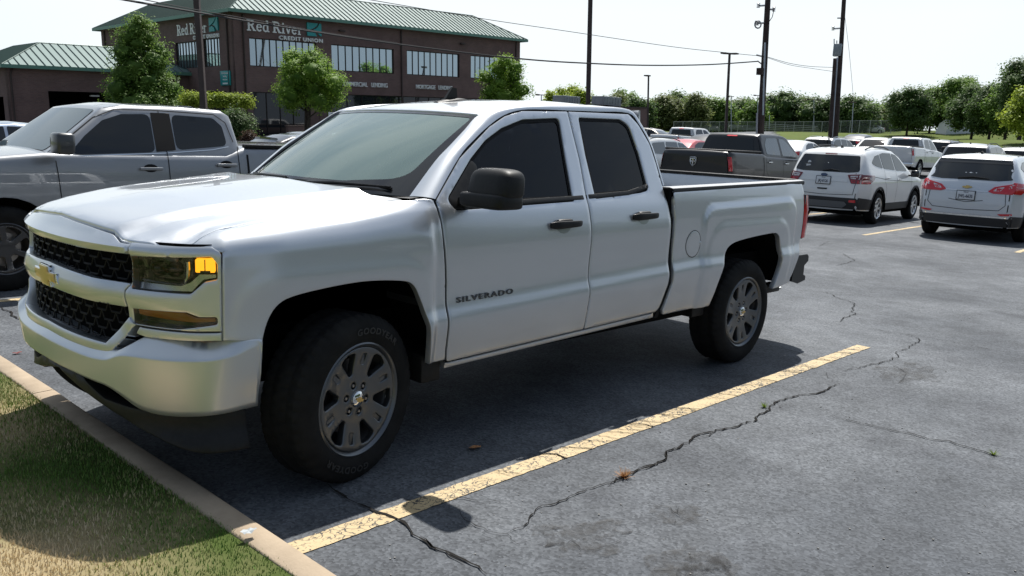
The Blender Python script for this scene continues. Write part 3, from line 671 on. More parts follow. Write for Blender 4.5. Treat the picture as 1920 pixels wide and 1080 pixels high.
    for i in range(len(P)-1):
        for k in range(4):
            t = k/4; p0, p1, p2, p3 = P[max(i-1, 0)], P[i], P[i+1], P[min(i+2, len(P)-1)]
            Q.append(.5*((2*p1)+(-p0+p2)*t+(2*p0-5*p1+4*p2-p3)*t*t+(-p0+3*p1-3*p2+p3)*t**3))
    Q.append(P[-1]); Q = np.array(Q); Q[:, :, 1] *= sg
    grid('cab_pillar', Q, SILVER, truck, angle=50)
    # bed side
    bd = [(2.606, 1.345), (2.628, 1.16), (2.630, .72), (2.575, .530), (2.59, .497), (3.07, .497)]+ARCH_R+[(4.12, .535), (4.40, .560), (4.46, .60), (4.568, .915), (4.578, .925), (4.578, 1.285), (4.585, 1.295), (4.545, 1.392)]
    bed = panel('bed_side', fillet(bd, [0, .1, .1, .03, .02, .05]+[0]*len(ARCH_R)+[0, .04, .1, 0, 0, 0, 0, .01]), sm, SILVER, truck, step=.020, r=.006, thick=.035)
    panel('fuel_door' if sg == -1 else 'stake_plate', [(2.875+.092*math.cos(a), .975+.092*math.sin(a)) for a in np.linspace(0, 2*math.pi, 33)[:-1]], sm, SILVER, bed, step=.03, r=.003, thick=.001, off=.0022)
    panel('fuel_door_gap' if sg == -1 else 'plate_gap', [(2.875+.0965*math.cos(a), .975+.0965*math.sin(a)) for a in np.linspace(0, 2*math.pi, 33)[:-1]], sm, SEAL, bed, holes=[[(2.875+.0905*math.cos(a), .975+.0905*math.sin(a)) for a in np.linspace(0, 2*math.pi, 33)[:-1]]], step=.03, r=0, thick=0, off=.0012)
    if sg == -1:
        b_ = MB(); yy = -float(Sy(2.967, .975)); b_.lathe([(0, -.008), (.009, -.007), (.014, 0), (.014, .006)], 14, 'y', (2.967, yy, .978)); b_.build('fuel_door_button', SILVER, bed)
    # black strip inside the gap between cab and bed, painted in as its shade
    P = []
    for z, x in ((1.36, 2.573), (1.16, 2.590), (.946, 2.590), (.72, 2.580), (.60, 2.552), (.48, 2.515)):
        P.append([(x, sg*(float(Sy(x, z))-.016), z), (x+.05, sg*(float(Sy(2.64, z))-.018), z)])
    grid('cab_bed_seal', P, SEAL, truck)
    # bed rail cap: black plastic, its sunlit top painted light grey
    P = []
    for x in np.linspace(2.61, 4.60, 12):
        zt = 1.352+.0205*(x-2.61); yo = float(Sy(x, zt))
        P.append([(x, sg*(yo+.003), zt-.022), (x, sg*(yo+.004), zt-.002), (x, sg*(yo-.004), zt+.010), (x, sg*(yo-.030), zt+.016), (x, sg*(yo-.105), zt+.014), (x, sg*(yo-.115), zt+.004), (x, sg*(yo-.115), zt-.05)])
    P = np.array(P); grid('rail_cap', P[:, 2:], simple('rail_cap_grey', (.36, .37, .38), rough=.5) if sg == -1 else bpy.data.materials['rail_cap_grey'], bed, angle=60); grid('rail_seal', P[:, :3], BLACKPL, bed, angle=60)
    # inner wall of the bed
    P = [[(x, sg*.83, 1.33+.02*(x-2.61)), (x, sg*.80, 1.22), (x, sg*.80, 1.09)] for x in np.linspace(2.66, 4.5, 6)]
    grid('bed_inner_wall', P, SILVER, bed)
    # cluster surround, lamps
    U = lambda pts: [(sg*a, b) for a, b in pts]
    lens = fillet([(.642, 1.102), (1.0, 1.122), (1.022, 1.092), (1.022, 1.028), (.972, 1.018), (.918, .968), (.642, .968)], [.004, .02, .02, .01, .03, .03, .01])
    low = fillet([(.642, .882), (.90, .890), (.95, .872), (1.02, .872), (1.02, .842), (.87, .82), (.642, .82)], [.004, .03, .03, .012, .012, .06, .01])
    cl = fillet([(.636, .812), (.612, .84), (.612, .955), (.638, .99), (.638, 1.160), (.86, 1.160), (1.0, 1.163), (U0-.002, 1.140), (U0-.003, .812)], [.01, .02, .02, .01, .005, 0, .02, .03, .004])
    surround = panel('headlight_surround', U(cl), FACE, SILVER, truck, holes=[U(lens), U(low)], step=.02, r=.004, thick=.03)
    panel('lower_corner_trim', U([(.668, .806), (U0-.004, .806), (U0-.004, .773), (.70, .768), (.648, .776)]), FACE, SILVER, truck, step=.02, r=.004, thick=.03)
    hl = thing('headlight', None, None); hl.parent = truck
    panel('lens', U(lens), FACE, LENS, hl, step=.03, r=0, thick=0, off=-.001)
    panel('housing', U(resample(lens, .05)), FACE, BLACKGL, hl, step=.05, r=0, thick=0, off=-.060)
    mb = MB()   # chrome bezel bar, L-shaped
    def pts_on(pp, off):
        q = FACE(np.array([sg*a for a, b in pp]), np.array([b for a, b in pp])); c = np.array([-.2, 0, 0]); b, n = FCP.at(np.array([sg*a for a, b in pp])); q[:, 0] += n[:, 0]*off; q[:, 1] += n[:, 1]*off; return [tuple(v) for v in q]
    mb.tube(pts_on([(.68, 1.008), (.76, 1.004), (.86, 1.003), (.885, 1.012), (.897, 1.035), (.900, 1.07), (.90, 1.098)], -.018), [.004, .005, .006, .008, .009, .010, .009], 8)
    mb.build('chrome_bezel', REFLECT, hl)
    pj = MB()
    for (a, b) in ((.73, 1.055), (.81, 1.057)):
        c = pts_on([(a, b)], -.045)[0]; pj.lathe([(0, -.022), (.018, -.018), (.030, -.004), (.034, .012)], 18, 'x', c)
    pj.build('projector', SMOKE, hl)
    for k, (x0, x1) in enumerate(((.66, .90),)):
        panel('reflector', U([(x0, .975), (x0, .998), (.86, .994), (.905, 1.01), (.95, 1.045), (1.015, 1.045), (1.015, 1.032), (.965, 1.024), (.912, .975)]), FACE, REFLECT, hl, step=.02, r=0, thick=.004, off=-.030)
    if sg == -1:
        panel('turn_signal', U(fillet([(.935, 1.056), (.935, 1.110), (1.012, 1.112), (1.014, 1.056)], .006)), FACE, AMBLIT, hl, step=.02, r=.002, thick=.03, off=-.008)
        panel('signal_divider', U([(.972, 1.058), (.972, 1.110), (.976, 1.110), (.976, 1.058)]), FACE, BLACKGL, hl, step=.02, r=0, thick=.003, off=-.006)
        panel('signal_divider', U([(.955, 1.054), (.955, 1.064), (.995, 1.064), (.995, 1.054)]), FACE, BLACKGL, hl, step=.02, r=0, thick=.003, off=-.0055)
    else:
        panel('turn_signal', U([(.935, 1.056), (.935, 1.110), (1.012, 1.112), (1.014, 1.056)]), FACE, AMBER, hl, step=.02, r=.002, thick=.03, off=-.008)
    ml = thing('marker_lamp', None, None); ml.parent = truck
    panel('lens', U(low), FACE, LENS, ml, step=.03, r=0, thick=0, off=-.001)
    panel('housing', U(resample(low, .05)), FACE, BLACKGL, ml, step=.05, r=0, thick=0, off=-.035)
    panel('amber_reflector', U(fillet([(.655, .856), (.655, .879), (.88, .886), (.93, .868), (1.012, .866), (1.012, .850), (.92, .846)], .006)), FACE, simple('amber_plastic', (.62, .20, .015), rough=.2, coat=.6) if sg == -1 else bpy.data.materials['amber_plastic'], ml, step=.02, r=.003, thick=.012, off=-.016)
    def seam(name, pts, mp, w=.022, off=-.012, par=truck):  # black ribbon set behind a door gap to darken it like shade
        pts = resample(pts+pts[::-1][1:-1], .03) if False else np.concatenate([np.linspace(pts[i], pts[i+1], max(2, int(np.hypot(pts[i+1][0]-pts[i][0], pts[i+1][1]-pts[i][1])/.03)))[:-1] for i in range(len(pts)-1)]+[np.array([pts[-1]])])
        d = np.gradient(pts, axis=0); d /= np.hypot(d[:, 0], d[:, 1])[:, None]; nn = np.stack([-d[:, 1], d[:, 0]], 1)*w/2
        a = mp(*(pts+nn).T); b = mp(*(pts-nn).T); e = 1e-3
        a[:, 1] += sg*off; b[:, 1] += sg*off
        grid(name, np.stack([a, b], 1), SEAL, par)
    seam('door_seam', [(.537, 1.325), (.548, 1.147), (.573, .902), (.582, .554), (.590, .490)], sm)
    seam('door_seam', [(.537, 1.328), (.766, 1.537), (1.041, 1.709), (1.184, 1.773), (1.341, 1.810), (1.748, 1.828), (2.376, 1.843), (2.465, 1.777), (2.542, 1.65), (2.56, 1.52), (2.57, 1.378)], sm)
    seam('door_seam', [(1.748, 1.825), (1.754, 1.535), (1.731, 1.295), (1.735, 1.096), (1.723, .815), (1.724, .52)], sm)
    seam('door_seam', [(.590, .486), (1.72, .512), (2.51, .530)], sm)
    # inner wheel wells
    for xc, x0, x1, zt in ((0, -.60, .60, 1.02), (3.66, 3.08, 4.28, 1.06)):
        P = []
        for a in np.linspace(.06, math.pi-.06, 20):
            px = xc+.60*math.cos(a) if True else 0; pz = .42+(zt-.42)*math.sin(a)**.5
            P.append([(px, sg*.945, pz), (px, sg*.75, pz), (px, sg*.50, pz), (xc, sg*.50, .40)])
        grid('wheel_well', P, DARKVOID, truck)
    # splash lip hanging behind the front wheel
    for c_, d_ in (((.52, sg*.77, .46), (.13, .30, .15)), ((3.10, sg*.84, .47), (.16, .14, .10)), ((4.24, sg*.86, .52), (.24, .10, .07))): MB().box(c_, d_, bev=.01).build('splash_guard', BLACKPL, truck)
    # taillight, wrapping the rear corner
    P = []
    for z in np.linspace(.925, 1.282, 19):
        b = .006*math.sin((z-.925)/.357*math.pi); c = 0.006*math.cos((z-.925)/.357*6*math.pi)
        ys = float(Sy(4.585, z))+.003
        P.append([(4.582, sg*(ys-.004), z), (4.60, sg*(ys+b*.4), z), (4.63, sg*(ys-.002+b), z), (4.668, sg*(ys-.010+b), z), (4.692+c, sg*(ys-.040), z), (4.695+c, sg*(ys-.085), z), (4.685, sg*(ys-.12), z)])
    tl = grid('tail_light', P, REDL, truck, angle=60)
    mb = MB()
    for z in (1.04, 1.155): mb.box((4.695, sg*.90, z), (.012, .07, .006))
    mb.box((4.698, sg*.90, 1.10), (.008, .06, .05), bev=.003); mb.build('lamp_divider', DARKRED, tl)
    mb = MB(); ys = float(Sy(4.58, 1.1)); mb.box((4.595, sg*(ys-.02), 1.104), (.016, .035, .372), bev=.003); mb.build('lamp_bezel', BLACKGL, tl)
    # rear corner post behind the lamp and wrap under it
    P = []
    for z in list(np.linspace(.60, .92, 6)):
        xb = 4.46+(z-.60)/.315*.108; ys = float(Sy(xb, z)); P.append([(xb-.01, sg*(ys-.012), z), (xb+.03, sg*(ys-.02), z), (xb+.05, sg*(ys-.05), z), (xb+.05, sg*.80, z)])
    grid('rear_corner', P, SILVER, bed)
    P = [[(4.545+.0, sg*(.925), 1.29), (4.59, sg*.915, 1.29), (4.61, sg*.88, 1.29), (4.61, sg*.80, 1.29)], [(4.545, sg*.915, 1.395), (4.585, sg*.905, 1.395), (4.60, sg*.88, 1.395), (4.60, sg*.80, 1.395)]]
    grid('rear_corner', P, SILVER, bed)

# --- hood
zc_h = table([(-1.0, 1.235), (-.93, 1.245), (-.8, 1.275), (-.5, 1.318), (-.1, 1.357), (.2, 1.388), (.45, 1.40)])
def hood_edge_x(y):
    a = np.abs(y); s = np.interp(a, np.abs(FCP.p[FCP.p[:, 1] >= 0, 1]), FCP.s[FCP.p[:, 1] >= 0]); b, n = FCP.at(-s)
    o = -off_face(s, gapz(s))+.004; return b[:, 0]-n[:, 0]*o, s
def hood(x, y):
    x = np.asarray(x, float); y = np.asarray(y, float); a = np.abs(y)
    ed = e_top(x); cen = zc_h(x); yb = np.interp(x, [-.95, -.6, .3], [.50, .56, .69])
    f = .30*sstep(a, .80, yb+.03)+.46*sstep(a, yb+.035, yb-.035)+.24*sstep(a, yb, 0)
    top = ed+(cen-ed)*f
    xe, s = hood_edge_x(a); d = np.maximum(0, x-xe); gz = gapz(s)+.002
    r = 1-np.exp(-d/.022)*.58-np.exp(-d/.18)*.42; r = np.clip(r, 0, 1)
    z = gz+(top-gz)*r
    return np.stack([x, y, z], 1)
_h0 = hood
_fu, _fw = np.meshgrid(np.linspace(.78, 1.45, 60), np.linspace(1.14, 1.42, 40)); _fc = fender_map(1)(_fu.ravel(), _fw.ravel())
def hood(x, y):
    P = _h0(x, y); a = np.abs(P[:, 1]); k = sstep(a, .70, .79)*sstep(-P[:, 0], .35, .55)
    for i in np.where(k > 0)[0]:
        d2 = (_fc[:, 0]-P[i, 0])**2+(_fc[:, 1]-a[i])**2; j = np.argsort(d2)[:6]; w = 1/(d2[j]+1e-5); P[i, 2] = P[i, 2]*(1-k[i])+k[i]*float((w*_fc[j, 2]).sum()/w.sum())
    return P
fe = [(float(hood_edge_x(np.array([y]))[0][0]), y) for y in np.linspace(-.825, .825, 41)]
cur = fender_map(-1)(np.array([p[0] for p in HOOD_CURVE]), np.array([p[1] for p in HOOD_CURVE]))
side_pts = [(float(c[0])+.002, float(c[1])+.006) for c in cur]
rear_pts = [(.47, -.800), (.30, -.790), (.215, -.745), (.19, -.70), (.16, -.35), (.15, 0)]
hp = fe[1:-1]
hp = [(x, y) for x, y in hp if abs(y) < .80]
sidel = [(x, y) for x, y in side_pts if x > hp[0][0]]
ymax = .803
hp = [(float(hood_edge_x(np.array([y]))[0][0]), y) for y in np.linspace(-.80, .80, 41)]
cpts = [(float(c[0]), abs(float(c[1]))-.005) for c in fender_map(1)(np.array([p[0] for p in HOOD_CURVE]), np.array([p[1] for p in HOOD_CURVE]))]
cpts = [c for c in cpts if c[0] > hp[-1][0]+.01]
def fy(x): return abs(float(fender_map(1)(np.array([XU(x)]), np.array([1.38]))[0][1]))-.006
lside = cpts+[(x, fy(x)) for x in (-.45, -.2, .05, .25, .36)]
polyh = hp+lside+[(.40, .785), (.31, .74), (.25, .68), (.18, .35), (.165, 0), (.18, -.35), (.25, -.68), (.31, -.74), (.40, -.785)]+[(x, -y) for x, y in lside[::-1]]
hoodo = panel('hood', polyh, hood, SILVER, truck, step=.026, r=.006, thick=.03, ref=lambda P: np.tile([[0, 0, 1.]], (len(P), 1)))
# cowl
P = [[(.16+.05*t+.30*(abs(y)/.8)**3, y, 1.335-.01*t) for t in (0, 1, 3)] for y in np.linspace(-.80, .80, 21)]
grid('cowl_panel', P, BLACKPL, truck)

# --- front face
bar = [(s, float(gapz(s))-.010) for s in np.linspace(-.634, .634, 41)]+[(.634, 1.108), (.3, 1.103), (0, 1.104), (-.3, 1.103), (-.634, 1.108)]
panel('upper_grille_bar', bar, FACE, SILVER, truck, step=.022, r=.005, thick=.045)
mid = [(-.606, .958), (-.634, .988), (-.41, .990), (-.16, 1.0), (0, 1.006), (.16, 1.0), (.41, .990), (.634, .988), (.606, .958), (.606, .882), (.36, .884), (.10, .892), (0, .894), (-.10, .892), (-.36, .884), (-.606, .882)]
_s = np.linspace(-1.0, 1.0, 61); grid('hood_seam', [[tuple(q) for q in plan_map(FCP, lambda u, z: off_face(u, np.full(2, float(gapz(a))))-.016)(np.full(2, a), np.array([float(gapz(a))-.03, float(gapz(a))+.003]))] for a in _s], DARKVOID, truck)  # dark ribbon beneath the hood gap stands in for its shade
midbar = panel('middle_grille_bar', fillet(mid, .01), plan_map(FCP, lambda u, z: off_face(u, z)+.014*sstep(np.abs(u), .61, .42)), SILVER, truck, step=.022, r=.006, thick=.06)
lowbar_o = [(-.655, .815), (-.53, .677), (-.34, .678), (0, .685), (.34, .678), (.53, .677), (.655, .815)]
lowbar_i = [(.618, .842), (.50, .722), (.30, .726), (0, .735), (-.30, .726), (-.50, .722), (-.618, .842)]
panel('lower_grille_bar', lowbar_o+lowbar_i, plan_map(FCP, lambda u, z: off_face(u, z)+.012+.022*sstep(z, .80, .70)), SILVER, truck, step=.02, r=.008, thick=.06)
gr = thing('grille', None, None); gr.parent = truck
BK = plan_map(FCP, lambda u, z: np.full_like(np.asarray(u, float), -.075))
panel('backing', [(-.66, .69), (-.66, 1.12), (.66, 1.12), (.66, .69)], BK, DARKVOID, gr, step=.06, r=0, thick=0)
GRM = simple('grille_black', (.005, .005, .006), rough=.6, spec=.25)
gm = MB(); GO = plan_map(FCP, lambda u, z: np.full_like(np.asarray(u, float), -.022))
def gq(pts): return [tuple(v) for v in GO(np.array([a for a, b in pts]), np.array([b for a, b in pts]))]
for (zlo, zhi) in ((.995, 1.105), (.725, .885)):
    gm = MB()
    nrow = max(2, int(round((zhi-zlo)/.040))); dz = (zhi-zlo)/nrow; cw = .096
    for rI in range(nrow+1):
        z = zlo+dz*rI; ph = (rI % 2)*cw/2; s = -.68+ph
        while s < .66:
            lim = .64 if z > .84 else .50+.12*(z-.72)/.12
            a0, a1 = s, s+cw*.62
            if abs(a0) < lim+.02 and abs(a1) < lim+.02: gm.tube(gq([(a0, z), (a1, z)]), .0050, 6)
            if rI < nrow:
                for (b0, b1) in ((s, s-cw*.19), (s+cw*.62, s+cw*.81)):
                    if abs(b0) < lim and abs(b1) < lim+.02: gm.tube(gq([(b0, z), (b1, z+dz)]), .0034, 6)
            s += cw
    gm.build('mesh_insert', GRM, gr)
# bow-tie badge
def bow(k, cx=0, cz=.945):
    w, h, hw, hh = .128*k, .021*k+.0*k, .052*k, .045*k; sl = .012
    pts = [(-w-sl, -h), (-hw-.006, -h), (-hw-sl, -hh), (hw-sl, -hh), (hw-.002, -h), (w-.004-sl*.2, -h), (w+sl, h), (hw+.006, h), (hw+sl, hh), (-hw+sl, hh), (-hw+.002, h), (-w+.004+sl*.2, h)]
    return [(cx+a, cz+b) for a, b in pts]
BW = plan_map(FCP, lambda u, z: np.full_like(np.asarray(u, float), .036))
bd_ = panel('badge_frame', bow(1.06), BW, CHROME, truck, step=.02, r=.004, thick=.03)
panel('badge_face', bow(.93), BW, GOLD, bd_, step=.02, r=.004, thick=.012, off=.005)

# --- front bumper
b_top = lambda s: np.interp(np.abs(s), [0, .20, .45, .60, .655, .72, 1.0, 1.3], [.722, .712, .692, .695, .725, .768, .768, .762])
b_bot = lambda s: np.interp(np.abs(s), [0, .33, .55, .63, .70, .80, 1.0, 1.3], [.565, .552, .540, .505, .465, .450, .448, .458])
b_cr = lambda s: np.interp(np.abs(s), [0, .45, .56, .64, .72, 1.05, 1.15, 1.22, 1.3], [.662, .648, .655, .690, .697, .692, .705, .735, .75])
def b_off(u, z):
    c = b_cr(u); t = np.maximum(z-c, 0); lo = np.maximum(c-z, 0)
    k = sstep(np.abs(u), 1.26, 1.02)
    o = -(np.sqrt((t*1.15)**2+.010**2)-.010)*(.25+.75*k)-.22*lo**1.25
    return o-.012*sstep(np.abs(u), 1.05, 1.27)*sstep(z, .62, .5)
BMP = plan_map(BCP, b_off)
def bumper_rows():
    P = []
    for sv in np.linspace(-1.262, 1.262, 181):
        c, t, b = float(b_cr(sv)), float(b_top(sv)), float(b_bot(sv)); c = min(c, t-.004)
        zs = [b+(c-.016-b)*k/9 for k in range(9)]+[c-.012, c-.007, c-.003, c, c+.003, c+.007, c+.012]+[c+.014+(t-c-.014)*k/6 for k in range(1, 7)] if t-c > .02 else [b+(t-b)*k/21 for k in range(22)]
        zs = np.array(sorted(zs)); q = BMP(np.full(len(zs), sv), zs); n = BCP.at(np.array([sv]))[1][0]
        e = np.array([n[0], n[1], 0]); fl = lambda p, d, dz: p-e*d+np.array([0, 0, dz])
        endk = .0
        row = [fl(q[0], .07, .01), fl(q[0], .012, -.004), fl(q[0], .004, -.001)]+list(q)+[fl(q[-1], .005, .0035), fl(q[-1], .014, .005), fl(q[-1], .08, .003)]
        P.append(row)
    P = np.array(P)
    # turned-in ends
    def endrow(r, k): n = BCP.at(np.array([k]))[1][0]; return r-np.array([n[0], n[1], 0])*.05
    d = np.array([.006, 0, 0]); n0 = BCP.at(np.array([-1.262]))[1][0]; n1 = BCP.at(np.array([1.262]))[1][0]
    a = P[0]-np.array([n0[0], n0[1], 0])*.010+d; b = P[-1]-np.array([n1[0], n1[1], 0])*.010+d
    return np.concatenate([[a-np.array([n0[0], n0[1], 0])*.06], [a], P, [b], [b-np.array([n1[0], n1[1], 0])*.06]])
def zsmooth(f, w=.022): return lambda s: (f(np.abs(s)-w)+f(s)+f(np.abs(s)+w)+f(np.abs(s)-w/2)+f(np.abs(s)+w/2))/5
b_top, b_bot, b_cr = zsmooth(b_top), zsmooth(b_bot, .03), zsmooth(b_cr, .03)
bumper = grid('front_bumper', bumper_rows(), simple('bumper_silver', (.62, .645, .67), rough=.40, metal=.72, coat=.6), truck, angle=70)
d_top = lambda s: np.interp(np.abs(s), [0, .19, .30, .44, .6, 1.3], [.548, .545, .50, .455, .450, .450])
d_bot = lambda s: np.interp(np.abs(s), [0, .32, .55, .79, 1.03, 1.3], [.505, .440, .395, .350, .285, .285])
ss = np.linspace(-1.215, 1.215, 61)
dam = panel('air_dam', [(s, float(d_top(s))) for s in ss]+[(s, float(d_bot(s))) for s in ss[::-1]], plan_map(BCP, lambda u, z: -.062+.045*sstep(z, .40, .29)-.05*sstep(np.abs(u), .75, .5)*sstep(z, .5, .56)), BLACKPL, truck, step=.03, r=.008, thick=.05)
panel('lower_shield', [(-.95, .40), (-.95, .60), (.95, .60), (.95, .40)], plan_map(BCP, lambda u, z: np.full_like(np.asarray(u, float), -.13)), DARKVOID, truck, step=.08, r=0, thick=0)
panel('bumper_gap_filler', [(-1.0, .60), (-1.0, .79), (1.0, .79), (1.0, .60)], plan_map(BCP, lambda u, z: np.full_like(np.asarray(u, float), -.15)), DARKVOID, truck, step=.08, r=0, thick=0)

# --- windscreen
WB = lambda a: np.stack([.20+.285*np.abs(a)**2.2, .795*a, 1.342-.010*np.abs(a)], 1)
WT = lambda a: np.stack([.955+.085*np.abs(a)**2.2, .672*a, 1.774-.016*a*a], 1)
def WS(a, b):
    a = np.asarray(a, float); b = np.asarray(b, float); p = WB(a)*(1-b[:, None])+WT(a)*b[:, None]
    k = .030*np.sin(np.pi*np.clip(b, 0, 1))*(1-np.abs(a)**3*.6); p[:, 0] -= k*.45; p[:, 2] += k*.9; return p
UPV = lambda P: np.tile([[-.4, 0, 1.]], (len(P), 1))
ws = grid('windshield', [WS(np.full(29, a), np.linspace(0, 1, 29)) for a in np.linspace(-1, 1, 61)], WSGLASS, truck, angle=180)
panel('frit_band', [(-.995, .0), (.995, .0), (.995, .995), (-.995, .995)], WS, simple('frit_black', (.02, .021, .023), rough=.03, spec=.6), ws, holes=[fillet([(-.88, .17), (-.5, .10), (0, .09), (.5, .10), (.88, .17), (.945, .965), (-.945, .965)], [.16, .1, 0, .1, .16, .04, .04])], step=.05, r=0, thick=0, off=.002, ref=UPV)
for y0, y1, xx in ((.62, -.02, 0), (-.10, -.68, 0)):
    mb = MB(); q = WS(np.array([y0/.79, (y0*.5+y1*.5)/.79, y1/.79]), np.array([-.005, .040, .045]))+np.array([[-.01, 0, .020]]*3)
    mb.tube([tuple(v) for v in q], [.011, .009, .005], 6); mb.tube([(q[0][0], q[0][1], q[0][2]-.05), tuple(q[0])], .014, 8)
    q2 = WS(np.array([(y0+.02)/.79, y1/.79]), np.array([.045, .05]))+np.array([[-.004, 0, .010]]*2); mb.tube([tuple(v) for v in q2], .006, 6)
    mb.build('wiper', BLACKPL, truck)
# --- roof
ZR = table([(.85, 1.745), (.955, 1.782), (1.03, 1.800), (1.2, 1.832), (1.47, 1.866), (1.7, 1.886), (2.0, 1.902), (2.4, 1.902), (2.55, 1.885), (2.7, 1.84)])
roof_f = lambda x, y: np.stack([np.asarray(x, float), y, ZR(x)-.032*(np.abs(y)/.65)**2.2-.05*sstep(x, 2.48, 2.60)], 1)
fr_edge = [(.962+.085*abs(a)**2.2, .668*a) for a in np.linspace(-1, 1, 21)]
roof = panel('roof', fr_edge+[(1.2, .656), (1.7, .644), (2.3, .644), (2.56, .62), (2.575, 0), (2.56, -.62), (2.3, -.644), (1.7, -.644), (1.2, -.656)], roof_f, SILVER, truck, step=.03, r=.006, thick=.03, ref=lambda P: np.tile([[0, 0, 1.]], (len(P), 1)))
panel('rear_header', [(-.66, 1.70), (.66, 1.70), (.66, 1.87), (-.66, 1.87)], lambda u, v: np.stack([2.575+0*u-.3*(v-1.70)*.2, u, v], 1), SILVER, truck, step=.1, r=.01, thick=.02, ref=lambda P: np.tile([[1., 0, 0]], (len(P), 1)))
panel('back_panel', [(-.88, .9), (.88, .9), (.86, 1.36), (-.86, 1.36)], lambda u, v: np.stack([2.605+0*u, u, v], 1), SILVER, truck, step=.1, r=.01, thick=.02, ref=lambda P: np.tile([[1., 0, 0]], (len(P), 1)))
panel('rear_window', [(-.80, 1.35), (.80, 1.35), (.70, 1.71), (-.70, 1.71)], lambda u, v: np.stack([2.60-.06*(v-1.35), u, v], 1), TINT, truck, step=.1, r=0, thick=0)
# antenna: flat base with upright fin
an = MB(); P = []
for t in np.linspace(0, 1, 9):
    w = .046*math.sin(math.pi*min(1, .12+t*.88))**.5; h = .012+.012*math.sin(math.pi*t)
    x = 1.30+.27*t; z0 = float(ZR(x)); P.append([(x, w*c, z0-.006+h*max(0, s_)) for c, s_ in [(math.cos(a), math.sin(a)) for a in np.linspace(0, math.pi, 9)]])
ant = grid('antenna', P, BLACKPL, truck)
zb = float(ZR(1.53)); zb = float(ZR(1.42))-.01; an.prism([(1.345, zb-.012), (1.475, zb+.008), (1.462, zb+.092), (1.425, zb+.096)], -.010, .010, 'y'); an.build('fin', BLACKPL, ant)
# --- mirrors
for sg in (-1, 1):
    mr = thing('side_mirror', None, None); mr.parent = truck
    sh_ = (0, 0) if sg == -1 else (.20, -.09)      # the far mirror is folded back
    def rb(name, c, d, ex, mat, taper=0, lean=0):
        c = (c[0]+sh_[0], c[1]+sh_[1], c[2])
        P = []
        for i in range(17):
            ph = -math.pi/2+math.pi*i/16; row = []
            for k in range(24):
                th = 2*math.pi*k/24; f = lambda v: math.copysign(abs(v)**ex, v)
                a, b, h = f(math.cos(ph))*f(math.cos(th)), f(math.cos(ph))*f(math.sin(th)), f(math.sin(ph))
                row.append((c[0]+d[0]*a*(1-taper*h)+lean*h, sg*(c[1]+d[1]*b*(1-taper*.3*h)), c[2]+d[2]*h))
            P.append(row)
        return grid(name, P, mat, mr, closev=True, angle=60)
    rb('cap', (.722, 1.140, 1.418), (.084, .146, .080), .50, BLACKPL, .12, .012)
    rb('housing', (.705, 1.120, 1.338), (.092, .160, .040), .36, BLACKPL, 0, 0)
    mb = MB(); mb.box((.715, sg*.955, 1.318), (.085, .11, .052), bev=.018); mb.build('arm', BLACKPL, mr)
    mb = MB(); mb.box((.796+sh_[0], sg*(1.135+sh_[1]), 1.395), (.006, .22, .13), bev=.002); mb.build('mirror_glass', CHROME, mr)
# --- tailgate and bed
MB().box((2.600, 0, .93), (.05, 1.85, .86)).build('cab_back_shield', DARKVOID, truck); MB().box((4.49, 0, .78), (.08, 1.78, .42)).build('tail_shield', DARKVOID, truck)  # unseen dark boxes added to stop sunlight leaking through the body gaps
mb = MB(); mb.box((4.555, 0, 1.10), (.075, 1.62, .58), bev=.012); tg = mb.build('tailgate', SILVER, truck)
mb = MB(); mb.box((4.552, 0, 1.402), (.098, 1.70, .026), bev=.010); mb.build('tailgate_cap', BLACKPL, tg)
mb = MB(); mb.box((4.603, 0, 1.10), (.02, .9, .30), bev=.01); mb.build('tailgate_pressing', SILVER, tg)
fl_ = MB(); fl_.box((3.58, 0, .84), (1.9, .98, .03))
fl_.box((2.86, 0, .842), (.36, 1.64, .03)); fl_.box((4.40, 0, .842), (.20, 1.64, .03)); fl_.box((3.66, .645, 1.085), (1.26, .32, .02)); fl_.box((3.66, -.645, 1.085), (1.26, .32, .02))
for k in range(5): fl_.box((3.58, -.38+.19*k, .86), (1.86, .07, .014), bev=.004)
fl_.box((2.66, 0, 1.10), (.03, 1.62, .50), bev=.004); fl_.build('bed_floor', SILVER, truck)
mb = MB(); mb.prism([(4.50, .56), (4.53, .70), (4.66, .775), (4.84, .775), (4.865, .755), (4.868, .715), (4.80, .68), (4.80, .60), (4.84, .585), (4.84, .55), (4.70, .53)], -.60, .60, 'y')
for sg in (-1, 1):
    P = []
    for t in np.linspace(0, 1, 7):
        y = sg*(.60+.34*t); k = t**3*.085
        P.append([(x-k*(1 if x > 4.6 else 0), y, z) for x, z in [(4.50, .56), (4.53, .70), (4.66, .775), (4.84, .775), (4.865, .755), (4.868, .715), (4.80, .68), (4.80, .60), (4.84, .585), (4.84, .55), (4.70, .53)]])
    P = np.array(P); V = P.reshape(-1, 3); n = 11; Fc = []
    for i in range(6):
        for j in range(n): Fc.append((i*n+j, i*n+(j+1) % n, (i+1)*n+(j+1) % n, (i+1)*n+j))
    Fc.append(tuple(6*n+j for j in range(n))); mb.add(V, Fc)
mb.build('rear_bumper', simple('black_steel_bumper', (.010, .011, .012), rough=.38, spec=.4), truck, angle=30)
